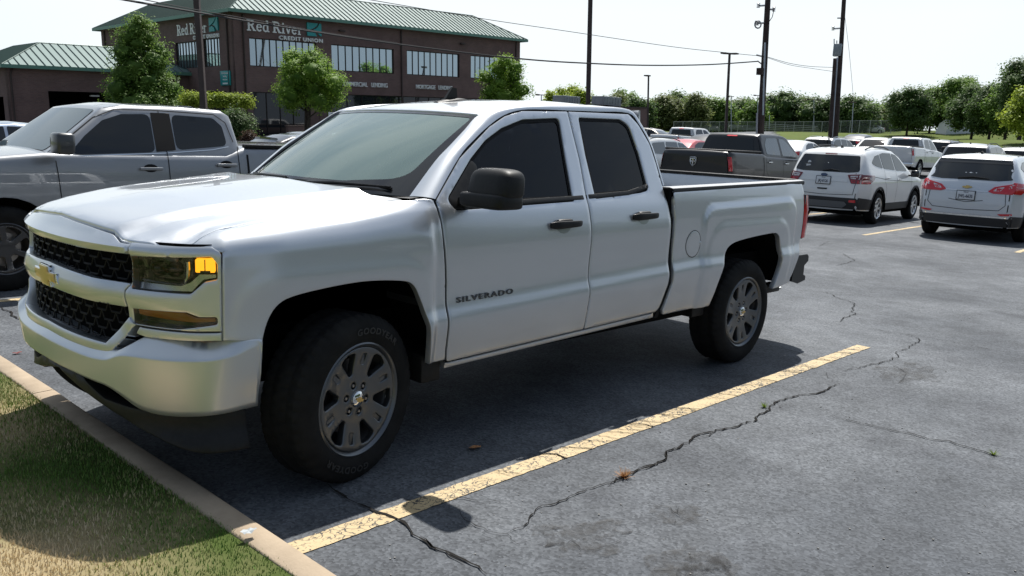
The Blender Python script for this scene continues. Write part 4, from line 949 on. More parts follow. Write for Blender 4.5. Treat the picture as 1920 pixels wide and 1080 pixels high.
# --- underbody, axles, exhaust
mb = MB(); mb.box((1.9, 0, .52), (5.2, 1.1, .16)); mb.box((1.85, 0, .50), (2.3, 1.74, .12)); mb.box((-.45, 0, .62), (.4, 1.3, .3)); mb.box((-.68, 0, .85), (.12, 1.4, .5)); mb.box((0.05, 0, .95), (1.1, 1.0, .5)); mb.box((3.6, 0, .74), (1.9, 1.5, .15)); mb.box((4.40, 0, .70), (.2, 1.7, .25))
mb.tube([(0, -.72, .40), (0, .72, .40)], .045); mb.tube([(3.645, -.75, .40), (3.645, .75, .40)], .06); mb.tube([(2.0, .45, .40), (3.9, .5, .42), (4.5, .7, .40)], .045)
mb.build('chassis', DARKVOID, truck)
mb = MB(); mb.tube([(3.80, -.55, .50), (3.95, -.60, .90)], .035, 12); mb.tube([(3.80, .55, .50), (3.95, .60, .90)], .035, 12); mb.build('shock_absorber', simple('shock_grey', (.25, .24, .22), rough=.5, metal=.3), truck)
# --- cabin
cab = thing('cabin', None, None); cab.parent = truck
mb = MB(); P = [[(.30+.16*abs(y)**2, y, 1.330), (.62, y, 1.345), (.80, y, 1.325), (.86, y, 1.25), (.84, y, .95)] for y in np.linspace(-.84, .84, 9)]
grid('dashboard', P, DASH, cab)
def seat(x, y, w):
    m_ = MB(); m_.box((x, y, .98), (.52, w, .16), bev=.06); m_.box((x+.30, y, 1.24), (.15, w, .58), bev=.06, mat=Matrix.Rotation(.2, 4, 'Y')); m_.box((x+.37, y, 1.60), (.09, .26, .17), bev=.04); return m_
seat(1.42, -.42, .50).build('front_seat', SEATM, cab); seat(1.42, .42, .50).build('front_seat', SEATM, cab)
m_ = MB(); m_.box((2.15, 0, .98), (.45, 1.4, .16), bev=.05); m_.box((2.42, 0, 1.24), (.14, 1.4, .55), bev=.05); m_.build('rear_bench', SEATM, cab)
mb = MB(); ring = [(1.00+.0*math.cos(a)-.05*math.sin(a), -.42+.19*math.cos(a), 1.30+.18*math.sin(a)) for a in np.linspace(0, 2*math.pi, 25)]; mb.tube(ring, .015, 8); mb.box((.98, -.42, 1.29), (.05, .34, .05), bev=.02); mb.tube([(.98, -.42, 1.29), (.80, -.42, 1.20)], .03); mb.build('steering_wheel', INTER, cab)
mb = MB(); mb.box((1.6, 0, .78), (2.1, 1.75, .04)); mb.box((2.50, 0, 1.10), (.04, 1.7, .6)); mb.box((1.80, 0, 1.745), (1.2, 1.15, .02)); mb.box((1.25, 0, 1.00), (.8, .26, .26), bev=.05); mb.build('cabin_lining', INTER, cab)
mb = MB(); mb.box((.93, 0, 1.70), (.03, .24, .07), bev=.012); mb.build('rear_view_mirror', INTER, cab)

# --- wheels
def make_wheel(name, R, Rr, W, spokes, alloy, hub=True, style='six', tread=96, detail=True):
    """outer face towards -y, centred on the origin"""
    w = thing(name, None, None); hw = W/2
    prof = [(Rr-.02, -hw+.030), (Rr+.004, -hw+.014), (Rr+.030, -hw+.002), (Rr+(R-Rr)*.45, -hw-.006), (R-.045, -hw+.004), (R-.018, -hw+.018), (R-.006, -hw+.030)]
    nt = 9
    trd = [(R, -hw+.040+(W-.080)*i/(nt-1)) for i in range(nt)]
    prof2 = prof+trd+[(a, -b) for a, b in prof[::-1]]
    if detail:
        P = []; n = tread*2
        for i in range(n):
            a = 2*math.pi*i/n; row = []
            for j, (r, o) in enumerate(prof2):
                rr = r
                if len(prof) <= j < len(prof)+nt:
                    q = j-len(prof)
                    if q in (2, 6): rr = R-.009
                    elif ((i+q) // 1) % 4 == 0 and q != 4: rr = R-.008
                elif j in (5, 6, len(prof2)-6, len(prof2)-7) and i % 4 == 0: rr = r-.006
                row.append((rr*math.cos(a), o, rr*math.sin(a)))
            P.append(row)
        grid('tyre', P, RUBBER, w, closeu=True, angle=30)
    else:
        MB().lathe(prof2, 40).build('tyre', RUBBER, w)
    rim = MB(); lip = [(Rr-.03, -hw+.06), (Rr-.012, -hw+.028), (Rr-.004, -hw+.012), (Rr+.006, -hw+.006), (Rr+.013, -hw+.010), (Rr+.010, -hw+.03)]
    rim.lathe(lip, 64); ro = rim.build('rim', alloy, w)
    br = MB(); br.lathe([(Rr-.028, -hw+.05), (Rr-.040, 0), (Rr-.045, hw-.03), (.05, hw-.03)], 48); br.build('barrel', ALLOY_IN if alloy is ALLOY else STEEL, ro)
    dk = MB(); dk.lathe([(.05, -hw+.115), (Rr-.085, -hw+.115), (Rr-.085, -hw+.135), (.05, -hw+.135)], 40); dk.build('brake_disc', STEEL, w)
    # face
    yf = table([(0, -hw+.030), (.05, -hw+.030), (.10, -hw+.034), (.16, -hw+.030), (.22, -hw+.018), (Rr, -hw+.016), (Rr+.1, -hw+.016)], .004, 5)
    def FW(u, v):
        rr = np.hypot(u, v); th = np.arctan2(v, u); y = yf(rr)
        k = (th/(2*math.pi)*spokes+.25) % 1
        pocket = sstep(np.abs(((th-PH)/(2*math.pi)*spokes+.5) % 1-.5), .085, .06)*sstep(rr, Rr-.115, Rr-.10)*sstep(rr, Rr-.035, Rr-.05)
        rim_ = sstep(rr, Rr-.025, Rr-.012)*.006
        return np.stack([u, y+0*pocket-rim_*0, v], 1)
    PH = math.pi/2+.15; holes = []
    for k in range(spokes):
        a0 = PH+(k+.5)*2*math.pi/spokes; ha = math.pi/spokes*(.44 if style == 'six' else .72)
        if style == 'six':
            h = [(a0-.09, .125), (a0-ha, Rr-.032), (a0, Rr-.026), (a0+ha, Rr-.032), (a0+.09, .125)]
        else:
            h = [(a0-ha*.55, .085), (a0-ha, Rr-.030), (a0, Rr-.024), (a0+ha, Rr-.030), (a0+ha*.55, .085)]
        holes.append(fillet([(r*math.cos(a), r*math.sin(a)) for a, r in h], [.012, .018, 0, .018, .012], 4))
    if style == 'six':
        for k in range(spokes):
            a = PH+k*2*math.pi/spokes; c_, s_ = math.cos(a), math.sin(a)
            holes.append(fillet([(c_*r-s_*t, s_*r+c_*t) for r, t in ((Rr-.095, -.010), (Rr-.045, -.012), (Rr-.045, .012), (Rr-.095, .010))], .005, 3))
    disc = [((Rr-.010)*math.cos(a), (Rr-.010)*math.sin(a)) for a in np.linspace(0, 2*math.pi, 65)[:-1]]
    for k in range(6 if hub else 0):
        a = PH+k*math.pi/3+.5; cx, cz = .070*math.cos(a), .070*math.sin(a)
        holes.append([(cx+.0165*math.cos(b), cz+.0165*math.sin(b)) for b in np.linspace(0, 2*math.pi, 13)[:-1]])
    if style == 'six':
        pk = MB()
        for k in range(spokes):
            pk = MB(); a = PH+k*2*math.pi/spokes; pk.box((0, 0, 0), (.056, .006, .028)); V_ = pk.v[-8:]; pk.v[-8:] = [((Rr-.07+v[0])*math.cos(a)-v[2]*math.sin(a), v[1]-hw+.034, (Rr-.07+v[0])*math.sin(a)+v[2]*math.cos(a)) for v in V_]; pk.build('slot_floor', alloy, ro, smooth=False)
    panel('spokes', disc, FW, alloy, ro, holes=holes, step=.018 if detail else .04, r=.006, thick=.030, ref=lambda P: np.tile([[0, -1., 0]], (len(P), 1)), angle=50)
    if hub:
        nb = MB()
        for k in range(6):
            a = PH+k*math.pi/3+.5; nb.lathe([(0, -hw+.034), (.007, -hw+.034), (.0105, -hw+.040), (.011, -hw+.065)], 6, 'y', (.070*math.cos(a), 0, .070*math.sin(a)))
        nb.lathe([(.02, -hw+.066), (.095, -hw+.066)], 20); nb.build('lug_nuts', STEEL, ro)
        cp = MB(); cp.lathe([(0, -hw+.014), (.028, -hw+.016), (.038, -hw+.022), (.041, -hw+.034)], 24); c_ = cp.build('centre_cap', CHROME, ro)
        if detail:
            bw = [(a*.19, (b-.945)*.27) for a, b in bow(1)]; m2 = MB(); m2.prism(bw, -hw+.010, -hw+.018, 'y'); m2.build('cap_badge', GOLD, c_)
    return w
wheel = make_wheel('wheel', .405, .262, .275, 6, ALLOY); wheel.parent = truck
wheel.location = (0, -.86, .402); wheel.rotation_euler = (0, 0, .2118)
for (x, y, rz) in ((0, .86, math.pi+.2118), (3.645, -.857, 0), (3.645, .857, math.pi)):
    c = copy_tree(wheel, truck); c.location = (x, y, .402); c.rotation_euler = (0, 0, rz)
wheel.rotation_euler = (0, 0.35, .2118)
# ------------------------------------------------------------------ raised lettering
def text_mesh(name, body, size, mat, parent, M4, extrude=.004, sx=1.0, space=1.0, bold=0.0, shear=0.0, align='LEFT'):
    cu = bpy.data.curves.new(name, 'FONT'); cu.body = body; cu.size = size; cu.extrude = extrude; cu.space_character = space
    cu.offset = bold; cu.shear = shear; cu.align_x = align; cu.resolution_u = 3
    t = bpy.data.objects.new(name, cu); COL.objects.link(t); bpy.context.view_layer.update()
    me = bpy.data.meshes.new_from_object(t); bpy.data.objects.remove(t); bpy.data.curves.remove(cu)
    me.transform(Matrix.Diagonal((sx, 1, 1, 1))); me.transform(M4); me.name = name; me.materials.clear(); me.materials.append(mat)
    o = bpy.data.objects.new(name, me); COL.objects.link(o)
    if parent: o.parent = parent
    return o
def frame(o, xd, up):
    x = Vector(xd).normalized(); z0 = Vector(up); n = x.cross(z0).normalized(); u = n.cross(x).normalized()
    return Matrix(((x.x, u.x, n.x, o[0]), (x.y, u.y, n.y, o[1]), (x.z, u.z, n.z, o[2]), (0, 0, 0, 1)))
yb_ = -float(Sy(.86, .82))
text_mesh('name_badge', 'SILVERADO', .039, simple('badge_grey', (.10, .105, .11), rough=.2, metal=.8), truck, frame((.642, yb_-.003, .798), (1, 0, .02), (0, 0, 1)), .004, 1.72, 1.28, .0010)

# raised maker's lettering round the front tyre's sidewall
def sidewall(body, a0, r, size, parent):
    o = text_mesh('sidewall_lettering', body, size, simple('worn_rubber_letter', (.020, .0205, .021), rough=.6), parent, Matrix.Identity(4), .0015, 1.15, 1.15, .001)
    for v in o.data.vertices:
        a = a0-v.co.x/r; rr = r+v.co.y; v.co = (rr*math.cos(a), -.1375-.007-abs(v.co.z)*(1 if v.co.z > 0 else 0), rr*math.sin(a))
sidewall('GOODYEAR', R_(118), .318, .042, wheel.children[0]); sidewall('GOODYEAR', R_(-62), .318, .042, wheel.children[0])
# ================================================================== other vehicles
# local frame: x grows towards the tail, front axle at x = 0, z up, outline in (x, z)
DKGLASS = simple('dark_car_glass', (.008, .010, .012), rough=.03, spec=.55)
SHADEGL = simple('grey_car_glass', (.022, .030, .034), rough=.03, spec=1.0, coat=.5)
CLADDING = simple('grey_black_cladding', (.022, .022, .024), rough=.6)
PLATE = simple('licence_plate_white', (.62, .64, .66), rough=.4)
PLATEINK = simple('plate_ink', (.02, .025, .05), rough=.5)
ORANGE = simple('orange_stripe', (.75, .22, .03), rough=.5)
class Shell:
    def __init__(s, sil, prof, taper=(.30, .12, .30, .10), r=.055, bulge=None, zlo=.2):
        s.sil = [tuple(p) for p in sil]; s.prof = table(prof, .01, 4); xs_ = [p[0] for p in sil]; s.x0, s.x1 = min(xs_), max(xs_); s.t = taper; s.r = r; s.bulge = np.vectorize(bulge or (lambda x, z: .04), otypes=[float])
        s.P = np.array(s.sil)
    def W(s, x, z):
        lf, af, lr, ar = s.t
        return s.prof(z)-af*sstep(-x, -s.x0-lf, -s.x0)**1.3-ar*sstep(x, s.x1-lr, s.x1)**1.3
    def side(s, sg, off=0.0):
        def F(x, z):
            x = np.asarray(x, float); z = np.asarray(z, float); d = edist(np.stack([x, z], 1), [s.P]); t = np.clip(1-d/s.r, 0, 1)
            t = np.where(z < s.zl+s.r*1.2, 0, t)
            dep = s.r*(1-np.sqrt(np.maximum(0, 1-t*t)))
            return np.stack([x, sg*(s.W(x, z)-dep+off), z], 1)
        return F
    zl = .25
    def rear_x(s, z, top=None):
        pts = [p for p in s.sil if p[0] > s.xm]; pts = sorted(pts, key=lambda p: p[1]); a = np.array(pts); return np.interp(z, a[:, 1], a[:, 0])
    def front_x(s, z):
        pts = [p for p in s.sil if p[0] < s.xm]; pts = sorted(pts, key=lambda p: p[1]); a = np.array(pts); return np.interp(z, a[:, 1], a[:, 0])
    xm = 1.2
    def rear(s, off=0.0):
        def F(y, z):
            x = s.rear_x(z); w = s.W(x, z)-s.r; b = s.bulge(x, z); t = np.clip(np.abs(y)/w, 0, 1.2)
            k = np.clip((np.abs(y)-w)/s.r, 0, 1); cor = s.r*(1-np.sqrt(np.maximum(0, 1-k*k)))
            return np.stack([x+b*(1-np.minimum(t, 1)**2)+off-cor*1.0, y, z], 1)
        return F
    def front(s, off=0.0):
        def F(y, z):
            x = s.front_x(z); w = s.W(x, z)-s.r; b = s.bulge(x, z); t = np.clip(np.abs(y)/w, 0, 1)
            return np.stack([x-b*(1-t**2)*.75-off*.8, y, z+b*(1-t**2)*.4*(z > .9)+off*.55*(z > 1.0)], 1)
        return F
def build_shell(name, sh, mat, parent, arches=(), step=.07, closed_bottom=True):
    sil = [tuple(p) for p in sh.sil]
    P = np.array(sil); sh.P = P; sh.zl = P[:, 1].min()+.03
    zb = P[:, 1].min(); poly = []
    # outline runs: lower front -> over the top -> lower rear ; bottom closes it, with the arches cut in (rear to front)
    poly = list(sil)
    for (xa, ra, za) in sorted(arches, key=lambda a: -a[0]):
        a0 = math.asin(max(-1, min(1, (zb-za)/ra)))
        for k in range(13):
            a = a0+(math.pi-2*a0)*k/12; poly.append((xa+ra*math.cos(a), za+ra*math.sin(a)*(1.0 if math.sin(a) < 0 else .98)))
    objs = []
    big = MB(); V0 = None
    for sg in (-1, 1):
        o = panel(name, poly, sh.side(sg), mat, parent, step=step, r=0, thick=0, ref=((sh.x0+sh.x1)/2, 0, .8), angle=70, rings=(sh.r*.12, sh.r*.45, sh.r))
        objs.append(o)
    # strip over the top
    lst = resample(sil, step); n_open = None
    # drop the closing edge (last -> first)
    L0 = np.array(sil[-1]); F0 = np.array(sil[0]); keep = []
    for q in lst:
        e = F0-L0; t = np.dot(q-L0, e)/(e@e+1e-9); dd = np.hypot(*(q-(L0+np.clip(t, 0, 1)*e)))
        if not (dd < 1e-4 and 0.001 < t < .999): keep.append(q)
    K_ = np.array(keep); T = np.gradient(K_, axis=0); T /= np.hypot(T[:, 0], T[:, 1])[:, None]+1e-9
    N_ = np.stack([-T[:, 1], T[:, 0]], 1); c = K_.mean(0)
    if np.mean(np.einsum('ij,ij->i', N_, K_-c)) < 0: N_ = -N_
    for _ in range(2): N_[1:-1] = (N_[:-2]+N_[1:-1]*2+N_[2:])/4
    rows = []
    for q, n in zip(K_, N_):
        w = float(sh.W(q[0], q[1]))-sh.r; b = float(sh.bulge(q[0], q[1])); row = []
        for t in np.linspace(-1, 1, 15):
            k = b*(1-t*t); row.append((q[0]+n[0]*k, t*w, q[1]+n[1]*k*.8))
        rows.append(row)
    objs.append(grid(name, rows, mat, parent, angle=70))
    return join(objs, name)
def join(objs, name):
    """merge several sheets of the same part into one mesh"""
    V = []; Fc = []; mats = objs[0].data.materials[0]; par = objs[0].parent
    for o in objs:
        b = len(V); V += [tuple(v.co) for v in o.data.vertices]; Fc += [tuple(i+b for i in p.vertices) for p in o.data.polygons]
    bm = bmesh.new(); me = bpy.data.meshes.new(name); me.from_pydata(V, [], Fc); bm.from_mesh(me); bmesh.ops.remove_doubles(bm, verts=bm.verts, dist=.006); bm.to_mesh(me); bm.free()
    me.shade_smooth(); me.set_sharp_from_angle(angle=R_(50)); me.materials.append(mats)
    for o in objs: bpy.data.objects.remove(o)
    o = bpy.data.objects.new(name, me); COL.objects.link(o); o.parent = par; return o
WHEEL_PROTO = {}
def add_wheels(parent, wb, half, R, Rr, W, alloy, spokes=5, style='y', detail=False, steer=0):
    key = (R, Rr, W, alloy.name, spokes)
    for (x, sg) in ((0, -1), (0, 1), (wb, -1), (wb, 1)):
        if key not in WHEEL_PROTO:
            w = make_wheel('wheel', R, Rr, W, spokes, alloy, hub=False, style=style, detail=detail); WHEEL_PROTO[key] = w; w.parent = parent
        else: w = copy_tree(WHEEL_PROTO[key], parent)
        w.location = (x, sg*half, R); w.rotation_euler = (0, 0, (0 if sg == -1 else math.pi)+(steer if x == 0 else 0))
def overlay(name, pts, F, mat, parent, off=None, step=.08, r=.0, holes=(), thick=.0, ref=None, fil=.02):
    return panel(name, fillet(pts, fil) if fil else pts, F, mat, parent, step=step, r=r, thick=thick, holes=holes, ref=ref or (1.3, 0, .8))
def line_on(name, pts, F, parent, w=.008, mat=None):
    """a thin dark shut line drawn as its own ribbon on the surface"""
    pts = np.array(pts, float); q = np.concatenate([np.linspace(pts[i], pts[i+1], max(2, int(np.hypot(*(pts[i+1]-pts[i]))/.08)+1))[:-1] for i in range(len(pts)-1)]+[pts[-1:]])
    d = np.gradient(q, axis=0); d /= np.hypot(d[:, 0], d[:, 1])[:, None]+1e-9; nn = np.stack([-d[:, 1], d[:, 0]], 1)*w/2
    a = F(*(q+nn).T); b = F(*(q-nn).T); return grid(name, np.stack([a, b], 1), mat or SEAL, parent)
def wells(parent, wb, half, R, xs=None):
    for xa in (xs or (0, wb)):
        for sg in (-1, 1):
            P = []
            for a in np.linspace(-.1, math.pi+.1, 12):
                px, pz = xa+(R+.075)*math.cos(a), R+(R+.085)*math.sin(a); P.append([(px, sg*(half+.04), pz), (px, sg*(half-.28), pz), (xa, sg*(half-.28), R)])
            grid('wheel_well', P, DARKVOID, parent)
def under(parent, x0, x1, w, z0=.22, z1=.45):
    mb = MB(); mb.box(((x0+x1)/2, 0, (z0+z1)/2), (x1-x0, w, z1-z0)); mb.build('underbody', DARKVOID, parent)
def mirror_(parent, x, y, z, mat, s=1.0, low=None):
    for sg in (-1, 1):
        P = []
        for i in range(9):
            ph = -math.pi/2+math.pi*i/8; row = []
            for k in range(14):
                th = 2*math.pi*k/14; f = lambda v: math.copysign(abs(v)**.34, v)
                row.append((x+.07*s*f(math.cos(ph))*f(math.cos(th)), sg*(y+.10*s*f(math.cos(ph))*f(math.sin(th))), z+.085*s*f(math.sin(ph))))
            P.append(row)
        m = grid('side_mirror', P, mat, parent, closev=True, angle=60)
        b = MB(); b.box((x, sg*(y-.12*s), z-.05*s), (.06*s, .12*s, .04*s), bev=.01); b.build('mirror_stalk', BLACKPL, m)
def licence(parent, F, y, z, text, w=.305, h=.155, border=True):
    """plate carried on the tail"""
    p = F(np.array([y, y+.05, y]), np.array([z, z, z+.05])); o = Vector(p[0])+Vector((.022, 0, 0))
    xd = Vector((0, 1, 0)); up = Vector(p[2]-p[0]).normalized(); up = Vector((up.x*.6, 0, 1)).normalized()
    M4 = frame(o, xd, up); nrm = Vector((M4[0][2], M4[1][2], M4[2][2]))
    if nrm.x < 0: M4 = frame(o, (0, -1, 0), up)
    mb = MB(); mb.box((0, 0, -.004), (w+.03, h+.03, .008), bev=.003); f = mb.build('plate_frame', BLACKGL, parent); f.data.transform(M4)
    mb = MB(); mb.box((0, 0, .001), (w, h, .006), bev=.002); b = mb.build('licence_plate', PLATE, parent); b.data.transform(M4)
    text_mesh('plate_number', text, .085, PLATEINK, b, M4 @ Matrix.Translation((0, -.045, .0052)), .001, .72, 1.0, .002, 0, 'CENTER')
    text_mesh('plate_state', 'TEXAS', .03, PLATEINK, b, M4 @ Matrix.Translation((0, .048, .0052)), .001, 1.0, 1.0, .0005, 0, 'CENTER')

def make_pickup(name, label, col, loc, rz, p, group=None):
    """p: wb, L front/rear ends, heights"""
    t = thing(name, label, 'pickup truck', loc, rz, group); m = col; wb = p['wb']; R = p['R']; half = p['half']; zb = p.get('zb', .45)
    xf, xr = p['xf'], p['xr']; belt = p['belt']; rail = p['rail']; cf, cr = p['cabf'], p['cabr']; hood = p['hood']
    # lower body: front clip, hood, scuttle, belt line, bed rail, tail
    zs = np.interp
    sil = [(xf+.10, zb), (xf+.0, zb+.18), (xf+.03, hood-.17), (xf+.10, hood-.06), (xf+.22, hood-.01), (cf-.25, hood+.075), (cf+.02, hood+.10), (cr-.2, belt+.01), (cr+.03, rail-.0), (xr-.04, rail+.02), (xr, rail-.02), (xr-.02, zb+.25), (xr-.05, zb+.02)]
    low = Shell(sil, p['prof'], (.45, .13, .25, .05), .05, lambda x, z: .035 if x > xf+.4 else .09); low.xm = (xf+xr)/2
    body = build_shell('body', low, m, t, [(0, R+.085, R+.01), (wb, R+.085, R+.01)], step=.08)
    # greenhouse
    h = p['h']; base = belt-.10
    csil = [(cf-.06, base), (p['wtx'], h-.055), (p['wtx']+.22, h-.012), (p['wtx']+.8, h), (cr-.16, h-.012), (cr-.06, h-.07), (cr+.02, base)]
    cabs = Shell(csil, p['cprof'], (.5, .02, .1, .02), .045, lambda x, z: .03); cabs.xm = (cf+cr)/2; cabs.P = np.array(csil)
    cabo = build_shell('cab', cabs, m, t, step=.08)
    for sg in (-1, 1):
        F = cabs.side(sg, .004); FB = low.side(sg, .004)
        for k, w in enumerate(p['win']): overlay('side_window', w, F, p.get('glass', DKGLASS), cabo, fil=.07)
        for a in p['shut']: line_on('shut_line', a, FB, body)
        for a in p.get('shutc', []): line_on('shut_line', a, F, cabo)
        for (x0, z0) in p['handles']:
            y0 = float(low.W(np.array([x0]), np.array([z0]))[0]); overlay('handle_cup', [(x0+.11+.075*math.cos(a_), z0+.006+.042*math.sin(a_)) for a_ in np.linspace(0, 6.2, 14)], low.side(sg, .0045), SEAL, body, fil=0, step=.05); hb = MB(); hb.box((x0+.11, sg*(y0+.022), z0), (.24, .022, .032), bev=.009); hb.box((x0+.02, sg*(y0+.008), z0), (.03, .03, .03), bev=.005); hb.box((x0+.20, sg*(y0+.008), z0), (.03, .03, .03), bev=.005); hb.build('door_handle', p.get('hmat', m), body)  # flat black patch paints the shade of the cup behind each handle
        # tail lamp and head lamp
        a, b = p['tl']
        overlay('tail_light', [(xr-.115, a), (xr-.003, a), (xr-.002, b), (xr-.10, b)], low.side(sg, .008), REDL, body, fil=.012, step=.04)
        w = float(low.W(np.array([xr]), np.array([(a+b)/2]))[0])
        tlp = overlay('tail_light', [(sg*(w-.19), a), (sg*(w-.045), a), (sg*(w-.045), b), (sg*(w-.19), b)], low.rear(.010), REDL, body, fil=.012, step=.04, thick=.01)
        overlay('headlight', [(xf+.03, hood-.17), (xf+.36, hood-.15), (xf+.40, hood-.06), (xf+.14, hood-.065)], low.side(sg, .006), REFLECT, body, fil=.015, step=.05)
    FR = cabs.front(.006); wz0, wz1 = hood+.11, h-.075
    overlay('windshield', [(-.74, wz0), (.74, wz0), (.60, wz1), (-.60, wz1)], FR, p.get('ws', SHADEGL), cabo, fil=.05, step=.06)
    RR = cabs.rear(.006)
    overlay('rear_window', [(-.66, base+.17), (.66, base+.17), (.58, h-.12), (-.58, h-.12)], RR, DKGLASS, cabo, fil=.05, step=.08)
    overlay('brake_light', [(-.15, h-.075), (.15, h-.075), (.13, h-.045), (-.13, h-.045)], cabs.rear(.02), REDL, cabo, fil=.008, step=.05, thick=.02)
    if p.get('cover', True):
        mb = MB(); mb.box(((cr+xr)/2-.01, 0, rail+.045), (xr-cr-.12, 2*half*.90, .05), bev=.02); mb.build('bed_cover', BLACKPL, t)
    # bumpers
    mb = MB(); mb.box((xr+.10, 0, zb+.13), (.17, 2*half+.10, .17), bev=.04); mb.build('rear_bumper', p.get('bump', CHROME), t)
    mb = MB(); mb.box((xf+.03, 0, zb+.10), (.18, 2*half+.02, .24), bev=.07); mb.build('front_bumper', m, t)
    licence(t, lambda y, z: np.stack([np.full_like(y, xr+.19), y, z], 1), 0, zb+.15, p.get('plate', 'MKD-2917'), .30, .13) if p.get('plate') else None
    # dark gap between cab and bed
    for sg in (-1, 1): line_on('shut_line', [(cr+.045, zb+.05), (cr+.045, rail+.0)], low.side(sg, .005), body, w=.022)
    # grille
    overlay('grille', [(-.55, hood-.33), (.55, hood-.33), (.62, hood-.12), (-.62, hood-.12)], low.front(.012), BLACKPL, body, fil=.04, step=.08, thick=.01)
    mirror_(t, cf+.10, half+.23, belt+.10, p.get('mir', m), 1.2)
    wells(t, wb, half, R); under(t, xf+.3, xr-.2, half*1.5, .35, .62)
    add_wheels(t, wb, half-.10, R, p['Rr'], .27, p.get('alloy', ALLOY), p.get('spokes', 6), 'y', p.get('detail', False))
    return t, low, cabs, body, cabo
def make_car(name, label, cat, m, loc, rz, p, group=None):
    t = thing(name, label, cat, loc, rz, group); wb, R, half = p['wb'], p['R'], p['half']
    sh = Shell(p['sil'], p['prof'], p.get('taper', (.5, .16, .40, .12)), p.get('r', .06), p.get('bulge', lambda x, z: .05)); sh.xm = p.get('xm', 1.4)
    body = build_shell('body', sh, m, t, [(0, R+.075, R), (wb, R+.075, R)], step=.07)
    for sg in (-1, 1):
        F = sh.side(sg, .005)
        for w in p['win']: overlay('side_window', w, F, p.get('glass', DKGLASS), body, fil=.025)
        if 'trim' in p: overlay('window_trim', p['trim'], sh.side(sg, .003), p.get('trimmat', BLACKGL), body, fil=.03)
        for a in p.get('shut', []): line_on('shut_line', a, F, body)
        if 'clad' in p:
            for c in p['clad']: overlay('lower_cladding', c, sh.side(sg, .010), CLADDING, body, fil=.02, thick=.01)
            for xa in (0, wb):
                ring = [(xa+(R+.13)*math.cos(a), R+(R+.13)*math.sin(a)) for a in np.linspace(.0, math.pi, 15)]+[(xa+(R+.072)*math.cos(a), R+(R+.072)*math.sin(a)) for a in np.linspace(math.pi, .0, 15)]
                overlay('arch_trim', ring, sh.side(sg, .012), CLADDING, body, fil=0, thick=.01)
        for (x0, z0) in p.get('handles', []):
            y0 = float(sh.W(np.array([x0]), np.array([z0]))[0]); hb = MB(); hb.box((x0+.1, sg*(y0+.02), z0), (.2, .02, .028), bev=.008); hb.build('door_handle', m, body)
        for (pts, mt) in p.get('tls', []): overlay('tail_light', pts, sh.side(sg, .012), mt, body, fil=.012, step=.04, thick=.006)
        for (pts, mt) in p.get('tlr', []): overlay('tail_light', [(sg*a, b) for a, b in pts], sh.rear(.014), mt, body, fil=.012, step=.04, thick=.006)
        for (pts, mt) in p.get('hl', []): overlay('headlight', pts, sh.side(sg, .012), mt, body, fil=.015, step=.05)
    if 'rwin' in p:
        rw = overlay('rear_window', p['rwin'], sh.rear(.008), p.get('rglass', DKGLASS), body, fil=.05, step=.06)
        if p.get('wiper'): w0, w1, wz = p['wiper']; mb = MB(); q = sh.rear(.03)(np.array([w0, (w0+w1)/2, w1]), np.array([wz-.01, wz+.02, wz])); mb.tube([tuple(v) for v in q], [.018, .014, .007], 6); mb.build('rear_wiper', BLACKPL, body)
    if 'wsc' in p: overlay('windshield', p['wsc'], sh.front(.010), p.get('ws', SHADEGL), body, fil=.05, step=.06)
    for nm, pts, mt in p.get('rear_parts', []): overlay(nm, pts, sh.rear(.019 if nm in ('skid_plate', 'reflector', 'brake_light') else .011), mt, body, fil=.015, step=.06, thick=.004)
    for a in p.get('rear_lines', []): line_on('shut_line', a, sh.rear(.006), body, w=.010)
    if p.get('plate'): licence(t, sh.rear(0), p.get('py', 0), p['pz'], p['plate'])
    if p.get('rails'):
        x0, x1 = p['rails']
        for sg in (-1, 1):
            q = []
            for k in range(9):
                x = x0+(x1-x0)*k/8; zt = float(np.interp(x, *np.array([q_ for q_ in sorted(p['sil'], key=lambda v: v[0]) if q_[1] > 1.3]).T)); q.append((x, sg*(float(sh.W(x, zt))-.09), zt+.022+.035*math.sin(math.pi*k/8)**.4))
            mb = MB(); mb.tube(q, .016, 6); mb.build('roof_rail', p.get('railmat', BLACKPL), body)
    if p.get('fin'):
        x, h = p['fin']; mb = MB(); mb.prism([(x-.09, h), (x+.07, h-.005), (x+.06, h+.06), (x+.03, h+.065)], -.015, .015, 'y'); mb.build('roof_antenna', p.get('finmat', BLACKPL), body)
    if p.get('mir'): mirror_(t, p['mir'][0], p['mir'][1], p['mir'][2], m if p.get('mircol') is None else p['mircol'], .95)
    wells(t, wb, half, R); under(t, p['sil'][0][0]+.25, p['sil'][-1][0]-.25, half*1.5, .2, .45)
    add_wheels(t, wb, half-.09, R, p['Rr'], .235, p.get('alloy', BRIGHTALLOY), p.get('spokes', 5), 'y')
    return t, sh, body

